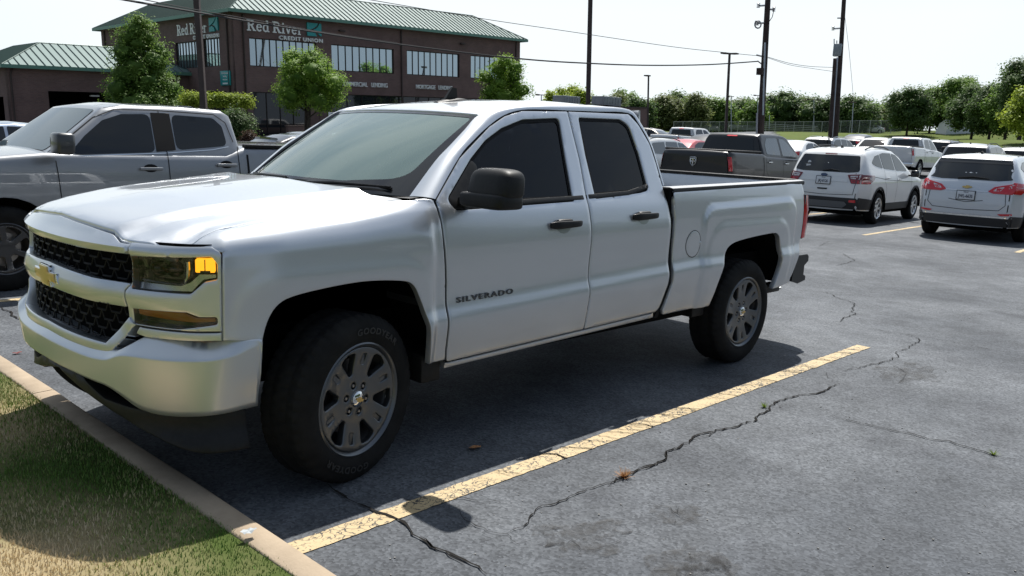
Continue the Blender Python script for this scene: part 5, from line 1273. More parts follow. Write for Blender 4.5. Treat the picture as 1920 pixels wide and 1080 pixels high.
# ---- grey crew-cab pickup in the next bay but one
GREYP = paint('graphite_grey_paint', (.26, .27, .285), metal=.65, rough=.38, flake=.05)
PROF_T = [(.2, .84), (.45, .90), (.65, .935), (.80, .945), (1.0, .94), (1.15, .925), (1.30, .895), (1.42, .87), (1.6, .82)]
PC_T = [(1.0, .925), (1.25, .895), (1.35, .865), (1.78, .690), (1.9, .66)]
grey, glow, gcab, gbody, gcabo = make_pickup('pickup_truck', 'dark grey crew cab pickup with black wheels parked two bays beyond the silver pickup', GREYP, (.18, 5.70, 0), 0,
    dict(wb=3.26, R=.40, Rr=.235, half=.93, zb=.48, xf=-.95, xr=4.42, belt=1.30, rail=1.395, cabf=.36, cabr=2.46, hood=1.20, h=1.805, wtx=1.00, prof=PROF_T, cprof=PC_T,
         win=[[(.60, 1.285), (.78, 1.47), (.98, 1.63), (1.18, 1.70), (1.475, 1.715), (1.465, 1.325)], [(1.70, 1.352), (1.71, 1.72), (2.18, 1.705), (2.27, 1.62), (2.29, 1.41)]],
         shut=[[(.47, 1.30), (.50, .9), (.53, .55)], [(1.585, 1.33), (1.59, .9), (1.585, .55)], [(2.39, 1.40), (2.40, 1.0), (2.10, .75), (2.02, .55)], [(.53, .56), (2.02, .56)]],
         shutc=[[(.44, 1.27), (.66, 1.47), (.90, 1.655), (1.12, 1.745), (1.50, 1.757), (2.20, 1.745), (2.32, 1.66), (2.37, 1.45)], [(1.585, 1.33), (1.575, 1.755)]],
         handles=[(1.28, 1.155), (2.13, 1.20)], tl=(1.0, 1.34), cover=False, mir=simple('dark_mirror_cap', (.045, .048, .052), rough=.35, coat=.4), bump=BLACKPL, alloy=simple('black_wheel_alloy', (.03, .03, .032), rough=.25, coat=.6), detail=True, ws=simple('blue_grey_windshield', (.05, .075, .09), rough=.04, spec=.35)))
for sg in (-1, 1):
    overlay('window_pillar', [(1.478, 1.330), (1.488, 1.73), (1.692, 1.733), (1.688, 1.350)], gcab.side(sg, .0055), SEAL, gcabo, fil=.01)
    overlay('sail_panel', [(.50, 1.275), (.60, 1.39), (.62, 1.28)], gcab.side(sg, .006), BLACKPL, gcabo, fil=.01)
    line_on('belt_trim', [(.56, 1.268), (1.58, 1.318), (2.10, 1.362), (2.30, 1.40)], gcab.side(sg, .008), gcabo, w=.009, mat=CHROME)
mb = MB(); mb.box((3.44, 0, 1.37), (1.86, 1.50, .02)); mb.build('bed_inside', DARKVOID, grey)
for sg in (-1, 1): MB().box((3.45, sg*.83, 1.412), (1.90, .10, .035), bev=.01).build('rail_cap', BLACKPL, grey)
mb = MB(); mb.box((2.20, 0, 1.815), (.16, .10, .03), bev=.012); mb.build('roof_antenna', BLACKGL, gcabo)

A4 = math.pi+R_(3.2)
WHITEP = paint('white_paint', (.72, .73, .73), metal=.0, rough=.35, flake=.01)
PEARL = paint('silver_ice_paint', (.60, .63, .67), metal=.45, rough=.35, flake=.03)
CHARP = paint('charcoal_paint', (.012, .0125, .015), metal=.1, rough=.34, coat=.25, flake=.05)
# ---- white compact crossover
S_ESC = [(-.78, .30), (-.90, .50), (-.92, .72), (-.86, .88), (-.60, .98), (.05, 1.09), (.28, 1.14), (.92, 1.52), (1.30, 1.64), (1.9, 1.675), (2.6, 1.655), (3.15, 1.60), (3.30, 1.545), (3.47, 1.30), (3.60, 1.09), (3.64, .92), (3.665, .72), (3.66, .50), (3.60, .32)]
PR_S = [(.2, .84), (.35, .88), (.55, .905), (.80, .915), (.98, .912), (1.08, .885), (1.16, .85), (1.66, .655), (1.8, .62)]
esc, esh, ebody = make_car('crossover_car', 'white compact crossover with black lower cladding and roof rails seen from its tail', 'crossover', WHITEP, (0, 0, 0), A4,
    dict(wb=2.69, R=.355, Rr=.225, half=.90, sil=S_ESC, prof=PR_S, r=.07, taper=(.6, .2, .45, .13), bulge=lambda x, z: .055 if x > 2.9 else .04,
         win=[[(.62, 1.185), (.98, 1.44), (1.22, 1.555), (1.50, 1.585), (1.46, 1.20)], [(1.53, 1.205), (1.56, 1.588), (2.10, 1.588), (2.34, 1.56), (2.30, 1.24)], [(2.36, 1.245), (2.40, 1.552), (2.70, 1.51), (3.02, 1.36), (2.78, 1.29)]],
         shut=[[(.38, 1.15), (.40, .8), (.44, .48)], [(1.50, 1.19), (1.50, .47)], [(2.30, 1.2), (2.36, .95), (2.22, .78), (2.16, .47)], [(.30, .93), (1.2, .955), (2.2, .99), (3.05, 1.06)]],
         handles=[(1.22, .99), (2.02, 1.03)], clad=[[(.45, .30), (.45, .46), (2.22, .46), (2.22, .30)], [(3.14, .33), (3.13, .55), (3.63, .60), (3.655, .50), (3.61, .34)]],
         tls=[([(3.10, 1.00), (3.05, 1.085), (3.52, 1.10), (3.57, 1.09), (3.605, .90), (3.42, .90)], DARKRED), ([(3.25, .985), (3.25, 1.045), (3.50, 1.05), (3.50, .99)], WHITEL), ([(3.30, .905), (3.36, .965), (3.58, .965), (3.60, .905)], REDL)],
         tlr=[([(.50, 1.085), (.79, 1.11), (.79, .90), (.60, .90)], DARKRED), ([(.585, 1.0), (.56, 1.065), (.76, 1.08), (.76, 1.0)], WHITEL), ([(.62, .91), (.59, .975), (.78, .975), (.78, .91)], REDL)],
         rwin=[(-.63, 1.50), (.63, 1.50), (.725, 1.16), (.50, 1.13), (-.50, 1.13), (-.725, 1.16)], wiper=(-.05, .30, 1.165),
         rear_parts=[('tailgate_recess', [(-.42, 1.03), (.42, 1.03), (.50, .985), (.54, .93), (-.54, .93), (-.50, .985)], WHITEP), ('lower_bumper', [(-.80, .585), (.80, .585), (.80, .34), (-.80, .34)], CLADDING), ('skid_plate', [(-.50, .50), (.50, .50), (.56, .44), (.46, .36), (-.46, .36), (-.56, .44)], simple('skid_grey', (.14, .145, .15), rough=.4)), ('reflector', [(.60, .545), (.79, .545), (.79, .49), (.60, .49)], REDL), ('reflector', [(-.60, .545), (-.79, .545), (-.79, .49), (-.60, .49)], REDL), ('gate_handle', [(-.12, .775), (.12, .775), (.10, .745), (-.10, .745)], BLACKPL), ('brake_light', [(-.14, 1.535), (.14, 1.535), (.13, 1.515), (-.13, 1.515)], DARKRED)],
         rear_lines=[[(-.66, 1.13), (-.70, .95), (-.66, .66), (0, .635), (.66, .66), (.70, .95), (.66, 1.13)]],
         plate='JKJ-8126', pz=.945, rails=(1.35, 2.95), fin=(2.75, 1.66), mir=(.55, 1.02, 1.13), mircol=BLACKGL, spokes=7))
overlay('maker_badge', [(.075*math.cos(a), 1.065+.032*math.sin(a)) for a in np.linspace(0, 2*math.pi, 17)[:-1]], esh.rear(.026), simple('blue_oval', (.03, .05, .11), rough=.2, coat=.8), ebody, fil=0, step=.05, thick=.008)
mb = MB(); q = esh.rear(.014)(np.array([-.43, -.43]), np.array([1.25, 1.32])); mb.lathe([(0, 0), (.040, 0)], 12, 'x', tuple(q[1])); mb.box(tuple(q[0]), (.004, .10, .05)); mb.build('window_sticker', PLATE, ebody)
mb = MB(); mb.lathe([(.03, -.03), (.04, -.03), (.04, .03), (.03, .03)], 14, 'x', (3.63, -.45, .36)); mb.build('exhaust_tip', STEEL, ebody)
esc.location = (0, 0, 0)
# ---- silver crossover at the right edge
S_EQ = [(-.80, .30), (-.93, .50), (-.94, .72), (-.88, .88), (-.60, .98), (.05, 1.08), (.28, 1.12), (.95, 1.50), (1.35, 1.62), (1.9, 1.655), (2.6, 1.64), (3.22, 1.60), (3.36, 1.555), (3.55, 1.27), (3.66, 1.08), (3.70, .95), (3.715, .72), (3.71, .50), (3.66, .30)]
PR_E = [(.2, .84), (.35, .885), (.55, .915), (.80, .92), (.98, .918), (1.08, .895), (1.16, .85), (1.60, .655), (1.8, .60)]
eqx, qsh, qbody = make_car('crossover_car', 'silver crossover with a gold badge on its tail parked at the right edge', 'crossover', PEARL, (0, 0, 0), A4,
    dict(wb=2.725, R=.345, Rr=.225, half=.915, sil=S_EQ, prof=PR_E, r=.07, taper=(.6, .2, .45, .13), bulge=lambda x, z: .06 if x > 2.9 else .04,
         win=[[(.62, 1.175), (.98, 1.42), (1.22, 1.535), (1.50, 1.565), (1.46, 1.19)], [(1.53, 1.195), (1.56, 1.57), (2.30, 1.565), (2.45, 1.24)], [(2.50, 1.25), (2.40, 1.56), (2.80, 1.53), (3.12, 1.42), (2.90, 1.33)]],
         shut=[[(.38, 1.13), (.40, .8), (.44, .48)], [(1.50, 1.18), (1.50, .47)], [(2.35, 1.2), (2.40, .95), (2.26, .78), (2.2, .47)]],
         handles=[(1.22, .98), (2.05, 1.02)], clad=[[(.45, .30), (.45, .42), (2.22, .42), (2.22, .30)], [(3.18, .31), (3.17, .50), (3.68, .52), (3.70, .42), (3.66, .31)]],
         tls=[([(3.28, 1.03), (3.34, 1.13), (3.60, 1.15), (3.655, .94), (3.5, .93)], REDL), ([(3.40, 1.05), (3.42, 1.12), (3.58, 1.13), (3.60, 1.06)], WHITEL)],
         tlr=[([(.36, .965), (.46, 1.055), (.80, 1.14), (.80, .93), (.46, .93)], REDL), ([(.44, .975), (.50, 1.035), (.63, 1.07), (.57, .985)], WHITEL), ([(.69, 1.03), (.70, 1.09), (.785, 1.125), (.785, 1.06)], WHITEL)],
         rwin=[(-.63, 1.555), (.63, 1.555), (.755, 1.20), (.50, 1.165), (-.50, 1.165), (-.755, 1.20)], wiper=(-.20, .34, 1.20), rglass=simple('crossover_rear_glass', (.016, .019, .022), rough=.04, spec=.6),
         rear_parts=[('spoiler_shadow_strip', [(-.62, 1.572), (.62, 1.572), (.665, 1.475), (-.665, 1.475)], BLACKGL), ('gate_chrome_bar', [(-.40, .972), (.40, .972), (.38, .952), (-.38, .952)], CHROME), ('lower_bumper', [(-.82, .47), (.82, .47), (.80, .31), (-.80, .31)], CLADDING), ('bumper_chrome_strip', [(-.80, .505), (.80, .505), (.80, .478), (-.80, .478)], CHROME), ('reflector', [(.56, .555), (.80, .575), (.80, .535), (.62, .525)], REDL), ('reflector', [(-.56, .555), (-.80, .575), (-.80, .535), (-.62, .525)], REDL)],
         rear_lines=[[(-.66, .94), (-.68, .72), (-.58, .62), (0, .60), (.58, .62), (.68, .72), (.66, .94)], [(-.30, .79), (0, .745), (.30, .79)]],
         plate='JWL-6635', pz=.87, fin=(2.9, 1.645), mir=(.55, 1.02, 1.12)))
bwp = [(a*.62, 1.03+(b-.945)*.62) for a, b in bow(1)]
overlay('maker_badge', bwp, qsh.rear(.026), GOLD, qbody, fil=0, step=.05, thick=.01)
# ---- charcoal crew cab with lettered tailgate
PROF_R = [(.2, .90), (.5, .96), (.75, 1.0), (1.0, 1.0), (1.15, .985), (1.3, .96), (1.45, .94), (1.7, .9)]
PC_R = [(1.0, .98), (1.30, .93), (1.42, .90), (1.88, .72), (2.0, .69)]
PRAM = dict(wb=3.57, R=.41, Rr=.26, half=.985, zb=.50, xf=-1.0, xr=4.72, belt=1.36, rail=1.43, cabf=.45, cabr=2.85, hood=1.22, h=1.93, wtx=1.10, prof=PROF_R, cprof=PC_R,
         win=[[(.70, 1.38), (.95, 1.58), (1.20, 1.76), (1.38, 1.83), (1.66, 1.845), (1.66, 1.40)], [(1.78, 1.405), (1.78, 1.85), (2.42, 1.83), (2.60, 1.66), (2.62, 1.43)]],
         shut=[[(.58, 1.35), (.60, .9), (.62, .6)], [(1.72, 1.36), (1.73, .58)], [(2.74, 1.40), (2.75, 1.0), (2.5, .8), (2.42, .58)]], shutc=[[(1.72, 1.33), (1.72, 1.85)]],
         handles=[(1.42, 1.20), (2.42, 1.23)], tl=(1.0, 1.335), cover=True, glass=SHADEGL, hmat=CHROME, alloy=BRIGHTALLOY, plate=None)
ram, rlow, rcab, rbody, rcabo = make_pickup('pickup_truck', 'charcoal crew cab pickup whose tailgate carries a silver shield badge', CHARP, (0, 0, 0), A4, PRAM)
# ram-head shield on the tailgate: shield outline with two curled horns
shd = [(-.085, .09), (-.045, .105), (0, .098), (.045, .105), (.085, .09), (.085, .0), (.055, -.065), (0, -.115), (-.055, -.065), (-.085, .0)]
xg = 4.72+.045
mb = MB(); mb.prism([(a, 1.19+b) for a, b in shd], xg-.01, xg+.008, 'x'); bs = mb.build('maker_badge', BLACKGL, ram)
mb = MB()
for sg in (-1, 1): mb.tube([(xg+.012, sg*a, 1.19+b) for a, b in ((.0, .055), (.03, .072), (.062, .06), (.068, .02), (.052, -.02), (.036, -.01), (.038, .018))], .010, 6)
mb.tube([(xg+.012, 0, 1.25), (xg+.014, 0, 1.16), (xg+.012, 0, 1.10)], [.022, .020, .010], 8)
mb.tube([(xg+.010, a, 1.19+b) for a, b in shd+shd[:1]], .006, 5); mb.build('badge_emblem', CHROME, bs)

def at_px(px, py, depth): p = bp_depth(px, py, depth); return p
def put(o, x, y, rz, s=1.0, dz=0.0):
    o.location = (x, y, float(land(x, y)[0])+dz); o.rotation_euler = (0, 0, rz); o.scale = (s, s, s)
def put_rear_axle(o, x, y, rz, wb, s=1.0, dz=0.0):
    """(x, y) is the ground point under the middle of the rear axle"""
    put(o, x-math.cos(rz)*wb*s, y-math.sin(rz)*wb*s, rz, s, dz)
put_rear_axle(esc, 18.30, 4.62, A4, 2.69, 1.05)
put_rear_axle(eqx, 17.55, 1.30, A4, 2.725, 1.05)
put_rear_axle(ram, 17.75, 7.72, A4, 3.57, 1.03)
# ================================================================== the other parked vehicles
def col_car(name, base, **k): return paint(name, base, **k)
SEDAN = [(-.80, .28), (-.92, .45), (-.92, .62), (-.80, .74), (-.2, .86), (.35, .93), (.55, .98), (1.10, 1.28), (1.45, 1.40), (1.9, 1.435), (2.35, 1.41), (2.75, 1.30), (3.25, 1.08), (3.40, 1.04), (3.72, 1.02), (3.80, .92), (3.84, .65), (3.80, .42), (3.72, .30)]
P_SED = [(.2, .82), (.35, .86), (.6, .895), (.80, .90), (.92, .885), (1.0, .84), (1.43, .60), (1.6, .55)]
def sedan_p(**k):
    d = dict(wb=2.8, R=.33, Rr=.21, half=.885, sil=SEDAN, prof=P_SED, r=.06, win=[[(.72, 1.00), (1.12, 1.23), (1.42, 1.335), (1.66, 1.355), (1.66, 1.02)], [(1.73, 1.025), (1.73, 1.36), (2.25, 1.345), (2.60, 1.24), (2.80, 1.08), (2.55, 1.05)]],
             shut=[[(.62, .95), (.62, .45)], [(1.70, 1.0), (1.70, .42)], [(2.55, 1.02), (2.60, .8), (2.40, .6), (2.3, .42)]], handles=[(1.40, .87), (2.35, .89)], wsc=[(-.66, 1.02), (.66, 1.02), (.54, 1.34), (-.54, 1.34)],
             rwin=[(-.52, 1.32), (.52, 1.32), (.62, 1.10), (-.62, 1.10)], tls=[([(3.55, .98), (3.80, .93), (3.83, .78), (3.60, .80)], REDL)], tlr=[([(.42, .96), (.78, .95), (.78, .79), (.50, .80)], REDL)], hl=[([(-.78, .70), (-.35, .80), (-.45, .66), (-.88, .60)], REFLECT)], mir=(.70, 1.0, .98), taper=(.6, .2, .5, .14))
    d.update(k); return d
SUV = [(-.80, .32), (-.92, .50), (-.93, .80), (-.86, .96), (-.30, 1.06), (.25, 1.12), (.42, 1.16), (.95, 1.53), (1.25, 1.68), (1.8, 1.75), (2.8, 1.74), (3.40, 1.69), (3.58, 1.60), (3.72, 1.32), (3.82, 1.10), (3.86, .90), (3.87, .65), (3.84, .45), (3.78, .34)]
P_SUV = [(.2, .86), (.4, .91), (.6, .94), (.85, .955), (1.0, .95), (1.12, .93), (1.20, .89), (1.72, .70), (1.9, .65)]
def suv_p(**k):
    d = dict(wb=2.86, R=.375, Rr=.24, half=.94, sil=SUV, prof=P_SUV, r=.07, win=[[(.72, 1.21), (1.00, 1.46), (1.30, 1.63), (1.62, 1.665), (1.60, 1.23)], [(1.68, 1.235), (1.70, 1.668), (2.42, 1.665), (2.46, 1.25)], [(2.56, 1.255), (2.52, 1.66), (3.20, 1.62), (3.50, 1.52), (3.56, 1.30)]],
             shut=[[(.48, 1.15), (.50, .5)], [(1.64, 1.2), (1.64, .48)], [(2.50, 1.22), (2.56, .95), (2.36, .8), (2.30, .48)]], handles=[(1.34, 1.02), (2.20, 1.04)], wsc=[(-.72, 1.20), (.72, 1.20), (.60, 1.62), (-.60, 1.62)],
             rwin=[(-.64, 1.60), (.64, 1.60), (.76, 1.24), (-.76, 1.24)], tls=[([(3.60, 1.20), (3.76, 1.18), (3.85, .95), (3.66, .95)], REDL)], tlr=[([(.58, 1.16), (.82, 1.18), (.84, .95), (.62, .96)], REDL)], hl=[([(-.82, .90), (-.40, .98), (-.50, .82), (-.90, .76)], REFLECT)],
             mir=(.62, 1.06, 1.18), rails=(1.3, 3.3), fin=(3.1, 1.74), clad=[[(.48, .33), (.48, .46), (2.34, .46), (2.34, .33)], [(3.32, .36), (3.31, .56), (3.84, .58), (3.85, .46), (3.80, .36)]], wiper=(-.1, .3, 1.27))
    d.update(k); return d
def spot(px, py, depth):
    """ground point seen at that pixel and depth"""
    p = bp_depth(px, py, depth); return p[0], p[1], p[2]
def put_at(o, px, depth, rz, back=0.0, s=1.0, wb=2.8, zoff=0.0):
    x, y, _ = spot(px, 300, depth); o.location = (x-math.cos(rz)*wb*.5, y-math.sin(rz)*wb*.5, float(land(x, y)[0])+zoff); o.rotation_euler = (0, 0, rz); o.scale = (s, s, s)
WHT = WHITEP; SIL2 = col_car('warm_silver_paint', (.50, .50, .49), metal=.7); REDP = col_car('red_paint', (.42, .03, .035), metal=.25); BLKP = col_car('black_paint', (.012, .012, .014), metal=.3, rough=.3)
GRYP = col_car('mid_grey_paint', (.22, .225, .235), metal=.7); BLUEP = col_car('blue_grey_paint', (.20, .25, .33), metal=.6); TANP = col_car('champagne_paint', (.42, .39, .34), metal=.6)

PWH = dict(PRAM); PWH.update(tl=(1.05, 1.35), glass=DKGLASS, cover=True, alloy=BRIGHTALLOY, hmat=WHT, mir=BLACKPL)
wt, *_ = make_pickup('pickup_truck', 'white crew cab pickup with a dark bed cover between the two crossovers further back', WHT, (0, 0, 0), A4, PWH)
put_at(wt, 1706, 43.5, A4, wb=3.57)
o, sh_, _b = make_car('sport_utility', 'grey sport utility with a dark spoiler and red lamps behind the silver crossover', 'sport utility', GRYP, (0, 0, 0), A4, suv_p(mircol=GRYP)); put_at(o, 1836, 34, A4, wb=2.86)
o, sh_, _b = make_car('sport_utility', 'black sport utility half hidden behind the hood of the white crew cab pickup', 'sport utility', BLKP, (0, 0, 0), A4, suv_p()); put_at(o, 1772, 50, A4, wb=2.86)
o, sh_, _b = make_car('sport_utility', 'light silver sport utility with dark rear glass behind the white compact crossover', 'sport utility', SIL2, (0, 0, 0), A4, suv_p(railmat=SIL2)); put_at(o, 1560, 46, A4, wb=2.86)
o, sh_, _b = make_car('sport_utility', 'white sport utility at the right edge behind the silver crossover roof', 'sport utility', WHT, (0, 0, 0), A4, suv_p()); put_at(o, 1925, 37, A4, wb=2.86)
o, sh_, _b = make_car('minivan', 'white minivan facing the camera with a bright windshield left of the white crew cab pickup', 'minivan', WHT, (0, 0, 0), 0.06, suv_p(ws=LTGLASS, glass=SHADEGL)); put_at(o, 1640, 50, 0.06, wb=2.86)
o, sh_, _b = make_car('sedan', 'white sedan just right of the charcoal pickup windshield', 'car', WHT, (0, 0, 0), A4, sedan_p()); put_at(o, 1500, 40, A4)
o, sh_, _b = make_car('sedan', 'dark sedan low behind the light silver sport utility', 'car', BLKP, (0, 0, 0), A4, sedan_p()); put_at(o, 1612, 58, A4)
o, sh_, _b = make_car('crossover_car', 'warm silver crossover with clear front side glass behind the charcoal tailgate', 'crossover', SIL2, (0, 0, 0), A4, suv_p(glass=SHADEGL)); put_at(o, 1236, 27.5, A4, s=.93, wb=2.86)
o, sh_, _b = make_car('sedan', 'red sedan between the warm silver crossover and the charcoal cab', 'car', REDP, (0, 0, 0), A4, sedan_p()); put_at(o, 1300, 36, A4, s=1.02)
o, *_ = make_pickup('pickup_truck', 'white pickup with a black rear window far behind the charcoal tailgate', WHT, (0, 0, 0), A4, PWH); put_at(o, 1290, 50, A4, wb=3.57)
o, sh_, _b = make_car('sport_utility', 'long black sport utility with a tan roof line beside the small brick annex', 'sport utility', TANP, (0, 0, 0), math.pi/2+.1, suv_p()); put_at(o, 1225, 58, math.pi/2+.1, wb=2.86)
o, sh_, _b = make_car('sedan', 'dark grey sedan between the far white pickup and the charcoal cab', 'car', CHARP, (0, 0, 0), A4, sedan_p()); put_at(o, 1345, 40, A4, s=1.05)
o, sh_, _b = make_car('sedan', 'silver sedan with dark glass beyond the bed of the dark grey pickup', 'car', GRYP, (0, 0, 0), 0.05, sedan_p()); put_at(o, 556, 29, 0.05)
o, sh_, _b = make_car('sport_utility', 'silver sport utility behind the windshield edge of the silver pickup', 'sport utility', SIL2, (0, 0, 0), 0.05, suv_p()); put_at(o, 640, 38, 0.05, wb=2.86)
o, sh_, _b = make_car('sedan', 'dark car with red lamps low beside the bed of the dark grey pickup', 'car', BLKP, (0, 0, 0), 0.0, sedan_p()); put_at(o, 520, 22, 0.0)
o, sh_, _b = make_car('sedan', 'blue grey sedan roof left of the dark grey pickup windshield', 'car', BLUEP, (0, 0, 0), 0.0, sedan_p()); put_at(o, -30, 20, 0.0)
# ================================================================== buildings
def brick_mat(name, c1, c2, mortar):
    m, nt, b = new_mat(name); N = nt.nodes.new; K = nt.links.new
    tc = N('ShaderNodeTexCoord'); mp = N('ShaderNodeMapping'); K(tc.outputs['Object'], mp.inputs['Vector'])
    # bricks wrap both walls: run along x+y, courses along z
    sx = N('ShaderNodeSeparateXYZ'); K(mp.outputs['Vector'], sx.inputs['Vector']); ad = N('ShaderNodeMath'); ad.operation = 'ADD'; K(sx.outputs['X'], ad.inputs[0]); K(sx.outputs['Y'], ad.inputs[1])
    cb = N('ShaderNodeCombineXYZ'); K(ad.outputs['Value'], cb.inputs['X']); K(sx.outputs['Z'], cb.inputs['Y'])
    br = N('ShaderNodeTexBrick'); br.inputs['Scale'].default_value = 1.0; br.inputs['Brick Width'].default_value = .21; br.inputs['Row Height'].default_value = .075; br.inputs['Mortar Size'].default_value = .008
    br.inputs['Color1'].default_value = (*c1, 1); br.inputs['Color2'].default_value = (*c2, 1); br.inputs['Mortar'].default_value = (*mortar, 1); K(cb.outputs['Vector'], br.inputs['Vector'])
    n = N('ShaderNodeTexNoise'); n.inputs['Scale'].default_value = .7; n.inputs['Detail'].default_value = 6; K(tc.outputs['Object'], n.inputs['Vector'])
    r = N('ShaderNodeValToRGB'); r.color_ramp.elements[0].color = (.8, .8, .8, 1); r.color_ramp.elements[1].color = (1.15, 1.15, 1.15, 1); r.color_ramp.elements[0].position = .3; r.color_ramp.elements[1].position = .7; K(n.outputs['Fac'], r.inputs['Fac'])
    mx = N('ShaderNodeMix'); mx.data_type = 'RGBA'; mx.blend_type = 'MULTIPLY'; mx.inputs['Factor'].default_value = 1; K(br.outputs['Color'], mx.inputs['A']); K(r.outputs['Color'], mx.inputs['B']); K(mx.outputs['Result'], b.inputs['Base Color']); b.inputs['Roughness'].default_value = .9; return m
BRICK = brick_mat('brown_brick', (.185, .108, .094), (.145, .085, .076), (.16, .13, .12))
ROOFM = simple('green_standing_seam', (.155, .225, .21), rough=.62, metal=.0, spec=.35)
SEAMM = simple('roof_seam_green', (.025, .06, .05), rough=.4, metal=.3)
FASCIA = simple('green_fascia', (.12, .26, .20), rough=.45)
BRONZE = simple('dark_bronze_frame', (.022, .018, .016), rough=.4, metal=.5)
MGLASS = simple('mirror_window_glass', (.60, .71, .75), rough=.02, metal=.92)
SIGNW = simple('white_sign_letters', (.88, .88, .86), rough=.4)
TEAL = simple('teal_sign_panel', (.02, .33, .33), rough=.4)
BROWNP = noisy('brown_painted_steel', (.045, .030, .026), (.062, .042, .036), scale=3, rough=.6)
# the frame of the buildings: true level, while the lot falls away slightly
GZ = Vector((-0.04038, 0.00861, 0.99915)).normalized(); GX_ = Vector((0.9991, 0.0132, 0.04027)); GX_ = (GX_-GZ*GX_.dot(GZ)).normalized(); GY_ = GZ.cross(GX_)
GM = Matrix(((GX_.x, GY_.x, GZ.x, 24.719), (GX_.y, GY_.y, GZ.y, 45.284), (GX_.z, GY_.z, GZ.z, .690), (0, 0, 0, 1)))
def bthing(name, label, cat, x, y, z=0, group=None):
    t = thing(name, label, cat, (0, 0, 0), 0, group); t.matrix_world = GM @ Matrix.Translation((x, y, z)); return t
bank = bthing('office_building', 'two storey brown brick office with green metal roof and white lettering', 'building', 0, 0)
BL, BD, EV = 25.46, 19.4, 7.62
def wall_panel(x0, x1, z0, z1, holes, face, par, name='wall', depth=.25):
    """brick wall with real openings; face 'r' runs along x at y=0, 'l' runs along y at x=0"""
    if face == 'r': F = lambda u, v: np.stack([u, 0*u, v], 1); ref = lambda P: np.tile([[0, -1., 0]], (len(P), 1))
    else: F = lambda u, v: np.stack([0*u, u, v], 1); ref = lambda P: np.tile([[-1., 0, 0]], (len(P), 1))
    return panel(name, [(x0, z0), (x1, z0), (x1, z1), (x0, z1)], F, BRICK, par, holes=[[(a, c), (b, c), (b, d), (a, d)] for a, b, c, d in holes], step=1.5, r=0, thick=depth, ref=ref, smooth=False)
winR = [(1.03, 5.86, 4.46, 6.16), (7.05, 12.33, 4.46, 6.16), (13.53, 18.70, 4.46, 6.18), (19.90, 24.75, 4.46, 6.18)]
gndR = [(1.10, 5.02, .12, 2.92), (7.03, 24.3, .12, 2.94)]
wR = wall_panel(0, BL, -1.2, EV, winR+gndR, 'r', bank)
winL = [(1.80, 3.84, 4.46, 6.18), (4.32, 7.62, 4.44, 6.12), (9.4, 13.4, 4.44, 6.12)]
gndL = [(1.2, 3.6, .1, 2.95)]
wL = wall_panel(.002, BD, -1.6, EV, winL+gndL, 'l', bank)
mb = MB(); mb.box((BL-.125, BD/2, 3.0), (.25, BD-.02, 9.2)); mb.box((BL/2, BD-.125, 3.0), (BL-.6, .25, 9.2)); mb.build('wall', BRICK, bank, smooth=False)
mb = MB(); mb.box((BL/2, BD/2, 3.55), (BL-1.2, BD-1.2, .4)); mb.box((BL/2+.4, 2.6, 1.5), (BL-1.6, .1, 4)); mb.box((2.6, BD/2, 1.5), (.1, BD-1.6, 4)); mb.build('inner_walls', simple('dark_interior', (.02, .02, .022), rough=.9), bank, smooth=False)
def window(par, a, b, c, d, n, face, glassm):
    fr = MB(); gl = MB()
    dy = .12
    def B(mb_, u0, u1, v0, v1, q0, q1):
        if face == 'r': mb_.box(((u0+u1)/2, (q0+q1)/2, (v0+v1)/2), (u1-u0, q1-q0, v1-v0))
        else: mb_.box(((q0+q1)/2, (u0+u1)/2, (v0+v1)/2), (q1-q0, u1-u0, v1-v0))
    t = .055
    B(fr, a, b, c, c+t, dy-.03, dy+.05); B(fr, a, b, d-t, d, dy-.03, dy+.05)
    for k in range(n+1):
        u = a+t/2+(b-a-t)*k/n; B(fr, u-t/2, u+t/2, c+t, d-t, dy-.03, dy+.05)
    f = fr.build('window', BRONZE, par, smooth=False); B(gl, a+.01, b-.01, c+.01, d-.01, dy+.005, dy+.02); gl.build('glass', glassm, f, smooth=False)
for (a, b, c, d), n in zip(winR, (10, 9, 9, 9)): window(wR, a, b, c, d, n, 'r', MGLASS)
for (a, b, c, d), n in zip(winL, (5, 8, 9)): window(wL, a, b, c, d, n, 'l', MGLASS)
DGL = simple('dark_lobby_glass', (.02, .024, .028), rough=.03, spec=.8)
for (a, b, c, d), n in zip(gndR, (4, 14)): window(wR, a, b, c, d, n, 'r', DGL)
for (a, b, c, d), n in zip(gndL, (3,)): window(wL, a, b, c, d, n, 'l', DGL)
mb = MB()
for x in (5.4, 6.2): mb.box((x, -.02, 1.4), (.5, .05, 2.9))
mb.build('brick_pier', BRICK, bank, smooth=False)
